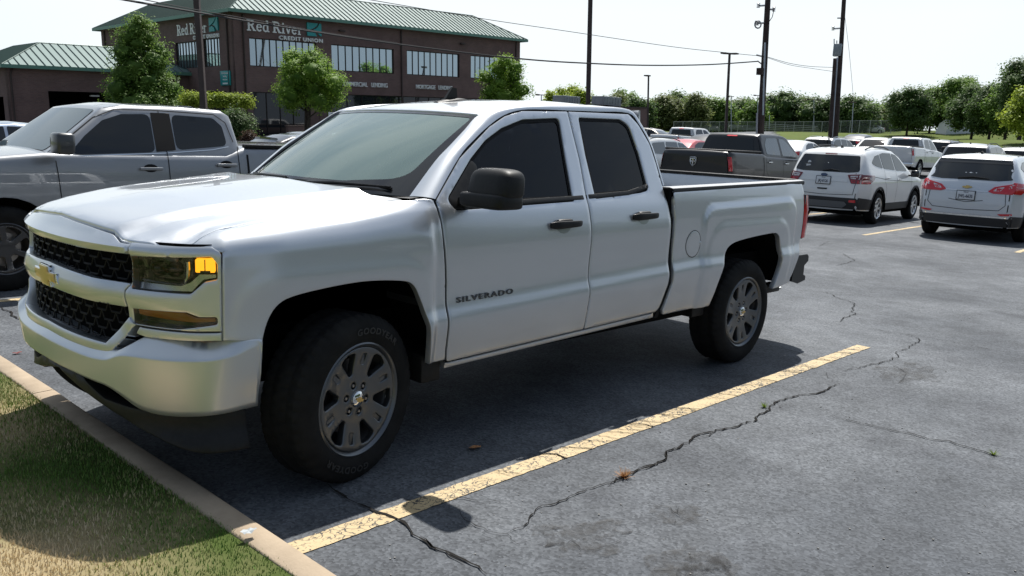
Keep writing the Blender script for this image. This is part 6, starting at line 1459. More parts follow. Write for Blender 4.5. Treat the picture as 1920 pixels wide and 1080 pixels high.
# roof: sloped standing-seam skirt round a flat deck
def skirt(par, x0, x1, y0, y1, ze, over, run, rise, sides='frlb', seam=.42, flat=True):
    X0, X1, Y0, Y1 = x0-over, x1+over, y0-over, y1+over; zt = ze+rise
    a = [(X0, Y0), (X1, Y0), (X1, Y1), (X0, Y1)]; b = [(X0+run, Y0+run), (X1-run, Y0+run), (X1-run, Y1-run), (X0+run, Y1-run)]
    V = [(p[0], p[1], ze) for p in a]+[(p[0], p[1], zt) for p in b]; Fc = [(i, (i+1) % 4, 4+(i+1) % 4, 4+i) for i in range(4)]+[(4, 5, 6, 7)]
    mb_ = MB(); mb_.add(V, Fc); roof_ = mb_.build('roof', ROOFM, par, smooth=False)
    sm_ = MB()
    def rib(p, q):
        p = Vector(p); q = Vector(q); n = (q-p); u = Vector((0, 0, 1)); sm_.tube([tuple(p+u*.03), tuple(q+u*.03)], .028, 4)
    for i in range(4):
        p0, p1 = Vector((*a[i], ze)), Vector((*a[(i+1) % 4], ze)); t0, t1 = Vector((*b[i], zt)), Vector((*b[(i+1) % 4], zt)); ln = (p1-p0).length; e = (p1-p0).normalized(); inn = Vector((-e.y, e.x, 0)); n = int(ln/seam)
        for k in range(1, n):
            s_ = ln*k/n; f = min(1.0, s_/run, (ln-s_)/run); base = p0+e*s_; sm_.tube([tuple(base+Vector((0, 0, .02))), tuple(base+inn*run*f+Vector((0, 0, rise*f+.02)))], .040, 4)
        rib(p0, t0); rib(t0, t1)
    sm_.build('roof_seams', SEAMM, roof_, smooth=False)
    fa = MB()
    fa.box(((X0+X1)/2, Y0-.02, ze-.07), (X1-X0+.08, .06, .20)); fa.box(((X0+X1)/2, Y1+.02, ze-.07), (X1-X0+.08, .06, .20)); fa.box((X0-.02, (Y0+Y1)/2, ze-.07), (.06, Y1-Y0-.03, .20)); fa.box((X1+.02, (Y0+Y1)/2, ze-.07), (.06, Y1-Y0-.03, .20)); fa.build('gutter', FASCIA, roof_, smooth=False)
    so = MB(); so.box(((X0+X1)/2, (Y0+Y1)/2, ze-.06), (X1-X0-.02, Y1-Y0-.02, .06)); so.build('soffit', BROWNP, roof_, smooth=False)
skirt(bank, 0, BL, 0, BD, EV+.08, .42, 3.15, 1.80)
for (x, y) in ((.62, -.06), (12.98, -.06), (24.95, -.06), (-.06, .7), (-.06, 18.7)):
    mb = MB(); mb.tube([(x, y, 7.5), (x, y, -.3)], .055, 8); mb.build('downpipe', BROWNP, bank)
# lettering
def slab_word(par, u0, z0, face, H):
    """'Red River' in heavy slab-serif capitals and small letters, one raised letter at a time"""
    arc = lambda cx, cy, rx, ry, a0, a1, n=12: [(cx+rx*math.cos(R_(a0+(a1-a0)*k/n)), cy+ry*math.sin(R_(a0+(a1-a0)*k/n))) for k in range(n+1)]
    X = .66
    G = {'R': (.90, [([(.22, 0), (.22, 1)], .17), ([(.02, .05), (.42, .05)], .10), ([(.02, .95), (.42, .95)], .10), ([(.22, .93), (.46, .93)]+arc(.46, .72, .22, .21, 90, -90)+[(.22, .51)], .13), ([(.46, .50), (.74, .05)], .17), ([(.62, .05), (.92, .05)], .10)]),
         'e': (.62, [([(.10, .36), (.52, .36)], .09), (arc(.31, .33, .22, .28, 5, 320, 16), .13)]),
         'd': (.70, [(arc(.30, .33, .21, .28, 60, 300, 14), .13), ([(.51, .05), (.51, 1)], .15), ([(.36, .96), (.52, .96)], .09), ([(.51, .05), (.68, .05)], .09)]),
         'i': (.38, [([(.19, .03), (.19, .62)], .15), ([(.03, .045), (.36, .045)], .09), ([(.05, .60), (.20, .60)], .09), ([(.19, .78), (.19, .94)], .16)]),
         'v': (.62, [([(.13, .62), (.31, .04)], .14), ([(.50, .62), (.32, .04)], .10), ([(.00, .61), (.27, .61)], .08), ([(.37, .61), (.62, .61)], .08)]),
         'r': (.50, [([(.17, .03), (.17, .62)], .15), ([(.02, .045), (.34, .045)], .09), ([(.03, .60), (.18, .60)], .09), (arc(.34, .40, .17, .19, 160, 40, 6), .12)])}
    u = 0.0; q = 0
    for ch in 'Red River':
        if ch == ' ': u += .26; continue
        adv, strokes = G[ch]; mb_ = MB()
        for pts, w in strokes:
            q += 1; d0 = .060+.0012*(q % 9)
            for i_ in range(len(pts)-1):
                (x0, y0), (x1, y1) = pts[i_], pts[i_+1]; l = math.hypot(x1-x0, y1-y0)+1e-9; ex, ey = (x1-x0)/l, (y1-y0)/l; e_ = .012 if len(pts) > 2 else 0; nx, ny = -ey*w/2, ex*w/2
                dd = d0+.0003*(i_ % 3)
                quad = [(x0-ex*e_+nx, y0-ey*e_+ny), (x1+ex*e_+nx, y1+ey*e_+ny), (x1+ex*e_-nx, y1+ey*e_-ny), (x0-ex*e_-nx, y0-ey*e_-ny)]
                P_ = [((u+a)*H, z0+b*H) for a, b in quad]
                if face == 'r': V = [(u0+a, -.01, b) for a, b in P_]+[(u0+a, -dd, b) for a, b in P_]
                else: V = [(-.01, u0-a, b) for a, b in P_]+[(-dd, u0-a, b) for a, b in P_]
                mb_.add(V, [(0, 1, 2, 3), (7, 6, 5, 4), (0, 4, 5, 1), (1, 5, 6, 2), (2, 6, 7, 3), (3, 7, 4, 0)])
        mb_.build('sign_letter', SIGNW, par, smooth=False); u += adv+.03
def letters(par, x, z, body, size, face, sx=1, space=1, bold=.01, align='LEFT', mat=SIGNW, ext=.05):
    M4 = frame((x, -.06, z), (1, 0, 0), (0, 0, 1)) if face == 'r' else frame((-.06, x, z), (0, -1, 0), (0, 0, 1))
    return text_mesh('sign_letters', body, size, mat, par, M4, ext, sx, space, bold, 0, align)
slab_word(bank, .86, 6.56, 'r', .69); letters(bank, 3.06, 6.19, 'CREDIT', .33, 'r', 1.22, 1.22, .008); letters(bank, 4.82, 6.19, 'UNION', .33, 'r', 1.22, 1.22, .008)
slab_word(bank, 7.16, 6.54, 'l', .69); letters(bank, 4.92, 6.19, 'CREDIT', .33, 'l', 1.22, 1.22, .008); letters(bank, 3.16, 6.19, 'UNION', .33, 'l', 1.22, 1.22, .008)
letters(bank, 7.62, 3.49, 'COMMERCIAL', .42, 'r', .86, 1.0, .003); letters(bank, 10.22, 3.49, 'LENDING', .42, 'r', .80, 1.0, .003); letters(bank, 14.28, 3.50, 'MORTGAGE', .42, 'r', .82, 1.0, .003); letters(bank, 16.45, 3.50, 'LENDING', .42, 'r', .80, 1.0, .003)
def logo(par, u0, z0, face, w=1.08, h=.82):
    """teal square crossed by two dark river curves"""
    def P(u, v, q): return (u, q, v) if face == 'r' else (q, u, v)
    sgn = 1 if face == 'r' else -1
    up = [(0, 1), (.78, 1), (.66, .78), (.44, .60), (.18, .47), (0, .42)]; rt = [(.86, 1), (1, 1), (1, .02), (.86, .10), (.66, .36), (.42, .50), (.60, .58), (.78, .78)]; bl = [(0, .32), (.22, .38), (.36, .40), (.56, .26), (.66, .0), (0, .0)]
    mb_ = MB()
    for poly in (up, rt, bl):
        pts = [(u0+sgn*a*w, z0+b*h) for a, b in poly]; V = [P(a, b, -.10) for a, b in pts]+[P(a, b, -.01) for a, b in pts]; n = len(pts)
        mb_.add(V, [tuple(range(n)), tuple(range(2*n-1, n-1, -1))]+[(i, n+i, n+(i+1) % n, (i+1) % n) for i in range(n)])
    return mb_.build('sign_emblem', TEAL, par, smooth=False)
logo(bank, 5.16, 6.56, 'r'); logo(bank, 2.78, 6.56, 'l')
mb = MB(); mb.box((-.05, 1.14, 3.72), (.08, 1.20, .88), bev=.02); ts = mb.build('teal_sign', TEAL, bank)
for k, tx in enumerate(('Commercial', 'lending', 'entrance')):
    text_mesh('sign_letters', tx, .17, SIGNW, ts, frame((-.095, 1.14, 3.97-.19*k), (0, -1, 0), (0, 0, 1)), .004, .95, 1, .002, 0, 'CENTER')
mb = MB(); mb.box((-.096, 1.14, 3.40), (.01, .62, .09)); mb.build('sign_arrow', SIGNW, ts, smooth=False)
for (x, z) in ((8.35, 7.05), (19.4, 6.95)):
    mb = MB(); mb.box((x-.6+.1, -.12, z), (.45, .2, .10), bev=.02); mb.build('wall_light', BROWNP, bank)
# side wing with a drive-through
wing = bthing('drive_through_wing', 'single storey brick wing with green hipped roof and dark drive through opening', 'building', -10.75, 6.0)
F_ = lambda u, v: np.stack([u, 0*u, v], 1)
panel('wall', [(0, -1.5), (10.74, -1.5), (10.74, 4.05), (0, 4.05)], F_, BRICK, wing, holes=[[(2.05, -1.4), (6.6, -1.4), (6.6, 2.76), (2.05, 2.76)]], step=1.5, r=0, thick=.5, ref=lambda P: np.tile([[0, -1., 0]], (len(P), 1)), smooth=False)
F_ = lambda u, v: np.stack([0*u, u, v], 1)
panel('wall', [(.003, -1.5), (10.0, -1.5), (10.0, 4.05), (.003, 4.05)], F_, BRICK, wing, holes=[[(1.2, -1.4), (4.4, -1.4), (4.4, 2.4), (1.2, 2.4)]], step=1.5, r=0, thick=.5, ref=lambda P: np.tile([[-1., 0, 0]], (len(P), 1)), smooth=False)
mb = MB(); mb.box((5.6, 9.9, 1.2), (9.8, .2, 5.2)); mb.box((5.4, 5.0, 2.95), (10.2, 9.4, .15)); mb.box((7.2, 5, 1.2), (.2, 9, 5)); mb.build('inner_walls', simple('drive_through_dark', (.03, .025, .024), rough=.9), wing, smooth=False)
skirt(wing, 0, 10.75, 0, 10.0, 4.14, .38, 3.1, 1.5, seam=.45)
mb = MB(); mb.tube([(.25, -.05, 4.0), (.12, -.05, 3.6), (.12, -.05, -.5)], .05, 8); mb.build('downpipe', BROWNP, wing)
mb = MB(); mb.box((4.9, .6, 2.55), (.5, .3, .10), bev=.02); mb.build('ceiling_light', SIGNW, wing)
# low brick wall and planting kerb before the building
lowall = bthing('brick_wall', 'low brown brick garden wall in front of the office building', 'wall', 2.3, -2.6)
mb = MB(); mb.box((2.8, 0, .15), (6.6, .3, 1.4)); mb.build('wall', BRICK, lowall, smooth=False); mb = MB(); mb.box((2.8, 0, .88), (6.7, .38, .07)); mb.build('coping', simple('coping_brown', (.10, .07, .06), rough=.8), lowall, smooth=False)
# small annex further right
annex = bthing('brick_annex', 'small flat roofed brown brick annex beyond the silver pickup cab', 'building', 0, 0)
pa = bp_depth(1150, 262, 82); annex.matrix_world = Matrix.Translation((GM.to_3x3() @ Vector((0, 0, 0)))+Vector(pa)) @ GM.to_3x3().to_4x4()
F_ = lambda u, v: np.stack([u, 0*u, v], 1)
panel('wall', [(0, -1.5), (5.6, -1.5), (5.6, 3.1), (0, 3.1)], F_, BRICK, annex, holes=[[(.6, -.2), (3.1, -.2), (3.1, 1.75), (.6, 1.75)]], step=1.5, r=0, thick=.3, ref=lambda P: np.tile([[0, -1., 0]], (len(P), 1)), smooth=False)
mb = MB(); mb.box((5.45, 3.2, .8), (.3, 5.8, 4.55)); mb.box((.15, 3.2, .8), (.3, 5.8, 4.55)); mb.box((2.8, 6, .8), (5.5, .3, 4.5)); mb.build('wall', BRICK, annex, smooth=False)
mb = MB(); mb.box((1.85, .16, .78), (2.5, .04, 1.96)); mb.build('window', DGL, annex, smooth=False)
mb = MB(); mb.box((2.8, 3.05, 3.06), (5.7, 6.2, .12)); mb.build('roof', BROWNP, annex, smooth=False)
HV = noisy('galvanised_grey', (.22, .25, .27), (.30, .33, .35), scale=2, rough=.5, metal=.4)
for (px, py, w, h, dp, lb) in ((1137, 190, 2.7, .85, 84, 'grey rooftop air handler right of the tall brown pole'), (1062, 188, 2.4, .8, 86, 'grey rooftop air handler left of the tall brown pole')):
    c = bp_depth(px, py, dp); t = thing('air_handler', lb, 'air handler', (c[0], c[1], c[2]-.45)); mb = MB(); mb.box((0, 0, .45), (w, 1.6, h), bev=.03)
    for k in range(5): mb.box((-w*.32+k*w*.16, -.81, .45), (.06, .03, h*.7))
    mb.build('housing', HV, t, smooth=False); mb = MB(); mb.box((0, 0, -.35), (w*.8, 1.2, .7)); mb.build('stand', BROWNP, t, smooth=False)
# ================================================================== trees and shrubs
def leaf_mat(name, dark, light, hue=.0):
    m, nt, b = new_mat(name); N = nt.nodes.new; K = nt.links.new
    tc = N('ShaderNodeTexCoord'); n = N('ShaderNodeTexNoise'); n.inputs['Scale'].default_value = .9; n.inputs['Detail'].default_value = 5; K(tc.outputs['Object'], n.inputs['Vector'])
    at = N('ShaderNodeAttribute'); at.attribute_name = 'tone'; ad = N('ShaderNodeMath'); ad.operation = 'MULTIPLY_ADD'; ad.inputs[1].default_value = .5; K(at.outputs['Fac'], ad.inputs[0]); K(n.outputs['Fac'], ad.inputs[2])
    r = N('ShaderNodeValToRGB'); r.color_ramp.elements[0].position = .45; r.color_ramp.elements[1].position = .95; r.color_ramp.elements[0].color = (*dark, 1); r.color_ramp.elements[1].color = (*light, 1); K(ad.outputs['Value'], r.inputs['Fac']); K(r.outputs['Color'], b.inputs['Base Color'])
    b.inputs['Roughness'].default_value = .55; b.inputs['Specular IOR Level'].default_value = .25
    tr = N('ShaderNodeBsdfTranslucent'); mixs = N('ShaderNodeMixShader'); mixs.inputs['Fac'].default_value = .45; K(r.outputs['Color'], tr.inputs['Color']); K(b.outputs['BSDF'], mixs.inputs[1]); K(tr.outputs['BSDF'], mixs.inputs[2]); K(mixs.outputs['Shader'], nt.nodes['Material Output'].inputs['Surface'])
    return m
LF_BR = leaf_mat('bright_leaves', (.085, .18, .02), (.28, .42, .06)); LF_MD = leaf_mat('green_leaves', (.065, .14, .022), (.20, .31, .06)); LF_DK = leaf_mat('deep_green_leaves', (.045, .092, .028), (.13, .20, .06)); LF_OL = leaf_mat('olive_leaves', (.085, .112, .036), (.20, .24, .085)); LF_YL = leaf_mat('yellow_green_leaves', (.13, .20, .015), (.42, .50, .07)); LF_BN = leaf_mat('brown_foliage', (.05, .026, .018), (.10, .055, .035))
BARK = noisy('bark', (.05, .038, .03), (.10, .08, .065), scale=8, rough=.95, bump=.5, bscale=30)
_bm = bmesh.new(); bmesh.ops.create_icosphere(_bm, subdivisions=2, radius=1.0); SPH = (np.array([tuple(v.co) for v in _bm.verts]), np.array([[v.index for v in f.verts] for f in _bm.faces])); _bm.free()
def foliage(name, centers, radii, n, size, mat, parent, rng, flat=.75, shell=.55, zfun=None, inner=.62):
    """leaf-sized faces gathered in small clumps through each lobe"""
    C_ = np.array(centers, float); Rr = np.array(radii, float); w = Rr[:, 0]*Rr[:, 1]*Rr[:, 2]; w = w**.67; w /= w.sum(); nc = max(8, n//9)
    k = rng.choice(len(C_), nc, p=w); d = rng.normal(size=(nc, 3)); d /= np.linalg.norm(d, axis=1)[:, None]; rad = shell+(1-shell)*rng.random(nc)**.6; rad *= 1+.10*rng.normal(size=nc)
    cl = C_[k]+d*Rr[k]*rad[:, None]
    if zfun is not None: cl = zfun(cl)
    tone_c = rng.random(nc)
    i = rng.integers(0, nc, n); P = cl[i]+rng.normal(size=(n, 3))*np.array([1, 1, .7])*size*2.0
    nn = rng.normal(size=(n, 3)); nn *= .55; nn[:, 2] = np.abs(nn[:, 2])+.45; nn += d[i]*.9; nn /= np.linalg.norm(nn, axis=1)[:, None]
    a = np.cross(nn, rng.normal(size=(n, 3))); a /= np.linalg.norm(a, axis=1)[:, None]+1e-9; b = np.cross(nn, a); s = size*(.6+.8*rng.random(n))[:, None]
    V = np.stack([P-a*s, P+b*s*.55, P+a*s, P-b*s*.55], 1).reshape(-1, 3)
    # inner mass of each lobe, knobbly, keeps the crown opaque
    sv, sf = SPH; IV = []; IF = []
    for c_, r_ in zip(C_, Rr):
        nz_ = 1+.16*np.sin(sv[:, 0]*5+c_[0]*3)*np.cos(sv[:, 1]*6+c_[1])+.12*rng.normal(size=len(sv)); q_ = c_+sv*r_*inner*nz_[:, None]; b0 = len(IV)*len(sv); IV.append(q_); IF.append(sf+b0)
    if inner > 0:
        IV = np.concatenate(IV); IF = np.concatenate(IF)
    else: IV = np.zeros((0, 3)); IF = np.zeros((0, 3), int)
    me = bpy.data.meshes.new(name); ni, nf = len(IV), len(IF)
    me.vertices.add(4*n+ni); me.vertices.foreach_set('co', np.concatenate([V, IV]).ravel().astype(np.float32)); me.loops.add(4*n+3*nf); me.loops.foreach_set('vertex_index', np.concatenate([np.arange(4*n), (IF+4*n).ravel()]).astype(np.int32)); me.polygons.add(n+nf); me.polygons.foreach_set('loop_start', np.concatenate([np.arange(n)*4, 4*n+np.arange(nf)*3]).astype(np.int32)); me.update(calc_edges=True)
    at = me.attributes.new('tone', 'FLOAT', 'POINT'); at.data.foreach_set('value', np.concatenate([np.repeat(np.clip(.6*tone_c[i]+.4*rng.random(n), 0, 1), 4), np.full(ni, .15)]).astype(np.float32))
    me.materials.append(mat); o = bpy.data.objects.new(name, me); COL.objects.link(o); o.parent = parent; return o
def trunk(parent, h, r, rng, limbs=6, crown_r=1.5, top=.75, multi=1):
    mb = MB()
    for m_ in range(multi):
        a0 = 2*math.pi*m_/max(1, multi)+rng.random(); off = .0 if multi == 1 else .12
        pts = [(off*math.cos(a0)+.05*math.sin(t*3+m_)*r*8*t*(1 if multi == 1 else 1.6)*math.cos(a0), off*math.sin(a0)+.04*math.sin(t*4)*r*6*t, h*top*t) for t in np.linspace(-.06, 1, 8)]
        mb.tube(pts, [r*(1.25-.85*t)/max(1, multi)**.4 for t in np.linspace(0, 1, 8)], 8)
    for k in range(limbs):
        z = h*(.28+.42*k/limbs); a = k*2.4+rng.random(); L_ = crown_r*(.6+.3*rng.random())
        mb.tube([(0, 0, z), (L_*.4*math.cos(a), L_*.4*math.sin(a), z+L_*.35), (L_*.85*math.cos(a), L_*.85*math.sin(a), z+L_*.75)], [r*.45, r*.28, r*.10], 5)
    return mb.build('trunk', BARK, parent)
def tree(label, x, y, z, h, cr, mat, n=2600, leaf=.10, seed=1, kind='round', group=None, base=.25, tr=None, name='tree', cat='tree', lobes=16, aspect=1.0, multi=1):
    rng = np.random.default_rng(seed); t = thing(name, label, cat, (x, y, z), rng.random()*6.28, group); C_ = []; R2 = []
    z0 = h*base; H = h-z0
    for k in range(lobes):
        u = (k+.5)/lobes; zz = z0+H*(.10+.82*u)
        prof = {'round': math.sin(math.pi*min(1, .16+.84*u*1.0))**.6 if u < .85 else .55, 'cone': (1-u)**.75*1.05+.06, 'oval': math.sin(math.pi*(.14+.80*u))**.7, 'flat': 1.0 if u > .4 else .55}[kind]
        a = k*2.39996+rng.random()*.6; rr = cr*prof*(.35+.45*rng.random()); s = cr*(.34+.16*rng.random())*(.55+.45*prof)
        C_.append((rr*math.cos(a), rr*math.sin(a)*aspect, min(zz, h-s*.6))); R2.append((s, s*aspect, s*.8))
    trunk(t, h, tr or h*.022, rng, 7, cr, .72, multi); foliage('crown', C_, R2, n, leaf, mat, t, rng); return t
def tree_px(label, px, pyb, pyt, depth, wpx, mat, **k):
    b = bp_depth(px, pyb, depth); tp = bp_depth(px, pyt, depth); h = float(tp[2]-b[2]); g = float(land(b[0], b[1])[0]); z = min(b[2], g) if abs(g-b[2]) < 2.5 else b[2]
    return tree(label, b[0], b[1], z, float(tp[2]-z), wpx/2*depth/FPX, mat, **k)
# before the office building
tree_px('tall conical green tree in front of the wing, left of the lettering', 268, 262, 26, 46, 155, LF_MD, n=24000, leaf=.060, seed=3, kind='cone', base=.10, lobes=34, multi=3)
tree_px('round bright green tree in front of the office windows', 577, 262, 97, 48, 138, LF_BR, n=20000, leaf=.052, seed=4, kind='round', base=.36, lobes=24, multi=3)
tree_px('bright green tree at the right end of the office building', 940, 262, 103, 60, 112, LF_BR, n=18000, leaf=.062, seed=5, kind='round', base=.12, lobes=24)
def shrub(label, px, pyb, pyt, depth, wpx, mat, n, leaf, seed, flat=False, name='shrub'):
    b = bp_depth(px, pyb, depth); tp = bp_depth(px, pyt, depth); rng = np.random.default_rng(seed); h = float(tp[2]-b[2]); w = wpx/2*depth/FPX
    t = thing(name, label, 'shrub', tuple(b)); C_ = []; R2 = []
    dx = Vector((C_R[0], C_R[1], 0)).normalized()
    for k in range(9):
        u = -1+2*k/8
        if flat: C_.append((dx.x*u*w*.86, dx.y*u*w*.86, h*.83)); R2.append((w*.20, w*.20, h*.17))
        else: C_.append((dx.x*u*w*.5, dx.y*u*w*.5, h*.42*(1-.35*u*u))); R2.append((w*.5, w*.5, h*.55*(1-.3*u*u)))
    mb = MB(); mb.tube([(0, 0, -.4), (0, 0, h*.5)], .05, 6)
    if flat:
        for u in (-.7, -.35, .35, .7): mb.tube([(dx.x*u*w, dx.y*u*w, -.4), (dx.x*u*w, dx.y*u*w, h*.5)], .04, 6)
    mb.build('stem', BARK, t); foliage('leaves', C_, R2, n, leaf, mat, t, rng, shell=.8)
    return t
shrub('long clipped hedge with a lime green top below the teal sign', 408, 245, 176, 44, 126, LF_YL, 7000, .055, 11, True, 'hedge')
shrub('dark rounded shrub right of the clipped hedge', 440, 262, 198, 42, 92, LF_DK, 5000, .055, 12)
shrub('small brown shrub beside the low brick wall', 467, 272, 243, 41, 36, LF_BN, 1800, .04, 13)
shrub('low dark shrub below the tall conical tree', 330, 262, 205, 46, 120, LF_DK, 4500, .06, 14)
# distant wood: one tree after another along the far side of the field
cnt_ = {'left of the tall brown pole': (0,), 'past the annex': (3,), 'left of the slim light pole': (9,), 'right of the slim light pole': (13,), 'between the utility poles': (16,), 'right of the utility poles': (22,)}
far = [(1035, 182, 24), (1062, 170, 40), (1085, 176, 36), (1172, 178, 46), (1150, 186, 34), (1196, 192, 36), (1226, 196, 30), (1250, 188, 44), (1262, 182, 40), (1290, 193, 38), (1302, 185, 30), (1320, 198, 36), (1345, 194, 40), (1368, 196, 36), (1392, 196, 38), (1412, 200, 32), (1448, 188, 52), (1468, 181, 54), (1495, 192, 46), (1512, 194, 36), (1535, 193, 52), (1560, 200, 40), (1588, 196, 44), (1602, 190, 54), (1628, 204, 42), (1652, 212, 40), (1672, 214, 34)]
for k, (px, pt, w) in enumerate(far):
    mat = (LF_DK, LF_MD, LF_OL)[(k*7+1) % 3] if k > 2 else LF_YL
    dp = 150+((k*37) % 23)
    look = {0: 'deep green', 1: 'mid green', 2: 'olive green'}[(k*7+1) % 3] if k > 2 else 'pale yellow green'
    hgt = 'tall' if pt < 188 else ('low' if pt > 200 else 'middling')
    where = ['left of the tall brown pole', 'past the annex', 'left of the slim light pole', 'right of the slim light pole', 'between the utility poles', 'right of the utility poles'][0 if k < 3 else 1 if k < 9 else 2 if k < 13 else 3 if k < 16 else 4 if k < 22 else 5]
    o_ = ['first', 'second', 'third', 'fourth', 'fifth', 'sixth', 'seventh', 'eighth', 'ninth', 'tenth'][k-cnt_[where][0]] if where in cnt_ else 'first'
    tree_px('%s %s tree %s, %s from the left there' % (hgt, look, where, o_), px, 250, pt-9, dp, w*1.75, mat, n=6500, leaf=.22, seed=40+k, kind='round', base=.08, lobes=16, group='trees of the distant wood')
tree_px('bare topped pale tree standing above the distant wood', 1512, 250, 190, 165, 34, LF_OL, n=700, leaf=.22, seed=90, kind='oval', base=.3, lobes=12, group='trees of the distant wood')
# second rank behind, lower and denser, closes the gaps
rng0 = np.random.default_rng(5); C_ = []; R2 = []
for px in range(1120, 1720, 14):
    c = bp_depth(px, 222+5*math.sin(px*.11), 182); s = 4.0+1.6*rng0.random(); C_.append(tuple(c)); R2.append((s*1.1, s*1.1, s*.78))
for px in range(1000, 1130, 12):
    c = bp_depth(px, 236, 190); C_.append(tuple(c)); R2.append((3, 3, 2.2))
wd = foliage('woodland', C_, R2, 40000, .28, LF_DK, None, rng0); tag(wd, 'far mass of woodland behind the distant trees', 'woodland', kind='stuff')
# the nearer trees on the right
near = [(1700, 250, 168, 112, 62, LF_DK, 'dark rounded tree at the left end of the near tree row'), (1742, 250, 168, 118, 60, LF_MD, 'mid green tree second from the left in the near tree row'), (1782, 250, 150, 116, 74, LF_MD, 'broad light green tree with an open crown in the middle of the near tree row'), (1800, 250, 146, 122, 46, LF_DK, 'tree with a dark tuft rising above the near tree row'),
        (1822, 250, 166, 104, 58, LF_DK, 'dark tree with a bare trunk in front of the white tent'), (1855, 252, 160, 100, 62, LF_DK, 'dense dark tree right of the white tent'), (1885, 252, 158, 96, 58, LF_MD, 'leaning mid green tree near the right edge'), (1912, 252, 108, 92, 72, LF_DK, 'tall dark tree rising at the right edge'), (1928, 254, 168, 78, 66, LF_YL, 'yellow green tree at the right edge of the field')]
for k, (px, pb, pt, dp, w, mat, lb) in enumerate(near):
    tree_px(lb, px, pb, pt-2, dp, w*1.5, mat, n=13000, leaf=.14, seed=120+k, kind='oval' if k in (3, 7) else 'round', base=.16, lobes=22, group='trees along the right side of the field')
# trees across the road behind the photographer: seen in the glass and paint of the pickup
for k in range(8):
    x = 14+k*7.0; y = -32.0-2*math.sin(k*2.1); tree(('tall oak' if k % 2 else 'broad elm')+' standing behind the camera, %s along the verge' % ['first', 'second', 'third', 'fourth', 'fifth', 'sixth', 'seventh', 'eighth'][k], x, y, 0, 8.6+.8*math.sin(k*1.7), 4.6, LF_DK, n=3000, leaf=.32, seed=200+k, kind='round', base=.10, lobes=22, group='trees behind the camera')
# ================================================================== poles, wires, fence
WOODP = noisy('creosoted_pole', (.030, .020, .018), (.055, .040, .034), scale=4, rough=.9, bump=.3, bscale=20)
GALV = simple('galvanised_steel', (.42, .44, .45), rough=.4, metal=.8)
PORC = simple('grey_porcelain', (.30, .31, .33), rough=.25)
WIREM = simple('black_cable', (.012, .012, .014), rough=.6)
def pole(name, label, cat, pb, pt, depth, r0, r1, mat, square=False, group=None, extra_down=1.5):
    b = Vector(bp_depth(*pb, depth)); tpt = Vector(bp_depth(*pt, depth)); ax = (tpt-b).normalized(); t = thing(name, label, cat, tuple(b), 0, group); mb_ = MB(); q = tpt-b
    mb_.tube([tuple(-ax*extra_down), (0, 0, 0), tuple(q*.5), tuple(q)], [r0, r0, (r0+r1)/2, r1], 4 if square else 12); mb_.build('shaft', mat, t, angle=30); return t, q, ax
SX = Vector((C_R[0], C_R[1], 0)).normalized(); DX = Vector((C_F[0], C_F[1], 0)).normalized()
# brown square light poles
t, q, ax = pole('light_pole', 'thick brown square light pole crossing the left lettering of the office building', 'light pole', (386, 262), (365, -60), 33, .155, .145, BROWNP, True)
mb = MB(); mb.box(tuple(q+Vector((0, 0, .1))), (1.2, .4, .2), bev=.03); mb.build('lamp_head', BROWNP, t)
t, q, ax = pole('light_pole', 'tall brown square light pole rising above the silver pickup cab', 'light pole', (1101, 262), (1109, -90), 37, .135, .125, BROWNP, True)
mb = MB(); mb.box(tuple(q+Vector((0, 0, .1))), (1.2, .4, .2), bev=.03); mb.build('lamp_head', BROWNP, t)
t, q, ax = pole('light_pole', 'slim brown light pole with a flat double head left of the utility poles', 'light pole', (1360, 262), (1368, 101), 62, .13, .10, BROWNP, True)
mb = MB()
for sg in (-1, 1): mb.box(tuple(q+SX*sg*.38+Vector((0, 0, .03))), (.42, .42, .10), bev=.02)
mb.tube([tuple(q-SX*.4), tuple(q+SX*.4)], .05, 6); mb.build('lamp_head', BROWNP, t)
t, q, ax = pole('light_pole', 'short brown light pole above the small brick annex', 'light pole', (1214, 250), (1216, 142), 84, .12, .10, BROWNP, True)
mb = MB(); mb.box(tuple(q-SX*.12), (.5, .5, .12), bev=.02); mb.build('lamp_head', BROWNP, t)
for (pb, pt, dp, r, lb, hd) in (((1015, 215), (1015, 178), 110, .08, 'small far light pole beside the right end tree of the office building', 1), ((1371, 240), (1371, 181), 145, .07, 'small far light pole right of the flat double headed pole', 1), ((1420, 240), (1421, 179), 145, .07, 'small far light pole just left of the first utility pole', 1),
                                ((1526, 245), (1526, 187), 150, .09, 'pale light mast in front of the distant wood', 2), ((1442, 245), (1443, 216), 140, .06, 'short bare pole right of the first utility pole', 0), ((1597, 245), (1600, 192), 140, .07, 'pale light mast under the guy wire', 1)):
    t, q, ax = pole('light_mast', lb, 'light pole', pb, pt, dp, r, r*.8, GALV)
    if hd:
        mb = MB(); mb.tube([tuple(q-SX*.5*hd), tuple(q+SX*.5*hd)], .06, 5)
        for sg in ((-1, 1) if hd == 2 else (-1,)): mb.box(tuple(q+SX*sg*.5*hd), (.5, .3, .18))
        mb.build('lamp_head', BROWNP, t)
for (px, pt, lb) in ((1624, 187, 'field floodlight tower with four rows of lamps'), (1650, 196, 'field floodlight tower with three rows of lamps')):
    t, q, ax = pole('floodlight_tower', lb, 'floodlight tower', (px-2, 245), (px, pt), 190, .16, .12, GALV); mb = MB()
    for r_ in range(4 if pt < 190 else 3):
        c = q-Vector((0, 0, .2+.95*r_)); mb.tube([tuple(c-SX*1.5), tuple(c+SX*1.5)], .07, 5)
        for k in range(5): mb.box(tuple(c+SX*(-1.4+.7*k)-DX*.2), (.42, .3, .36))
    mb.build('lamp_rows', GALV, t)
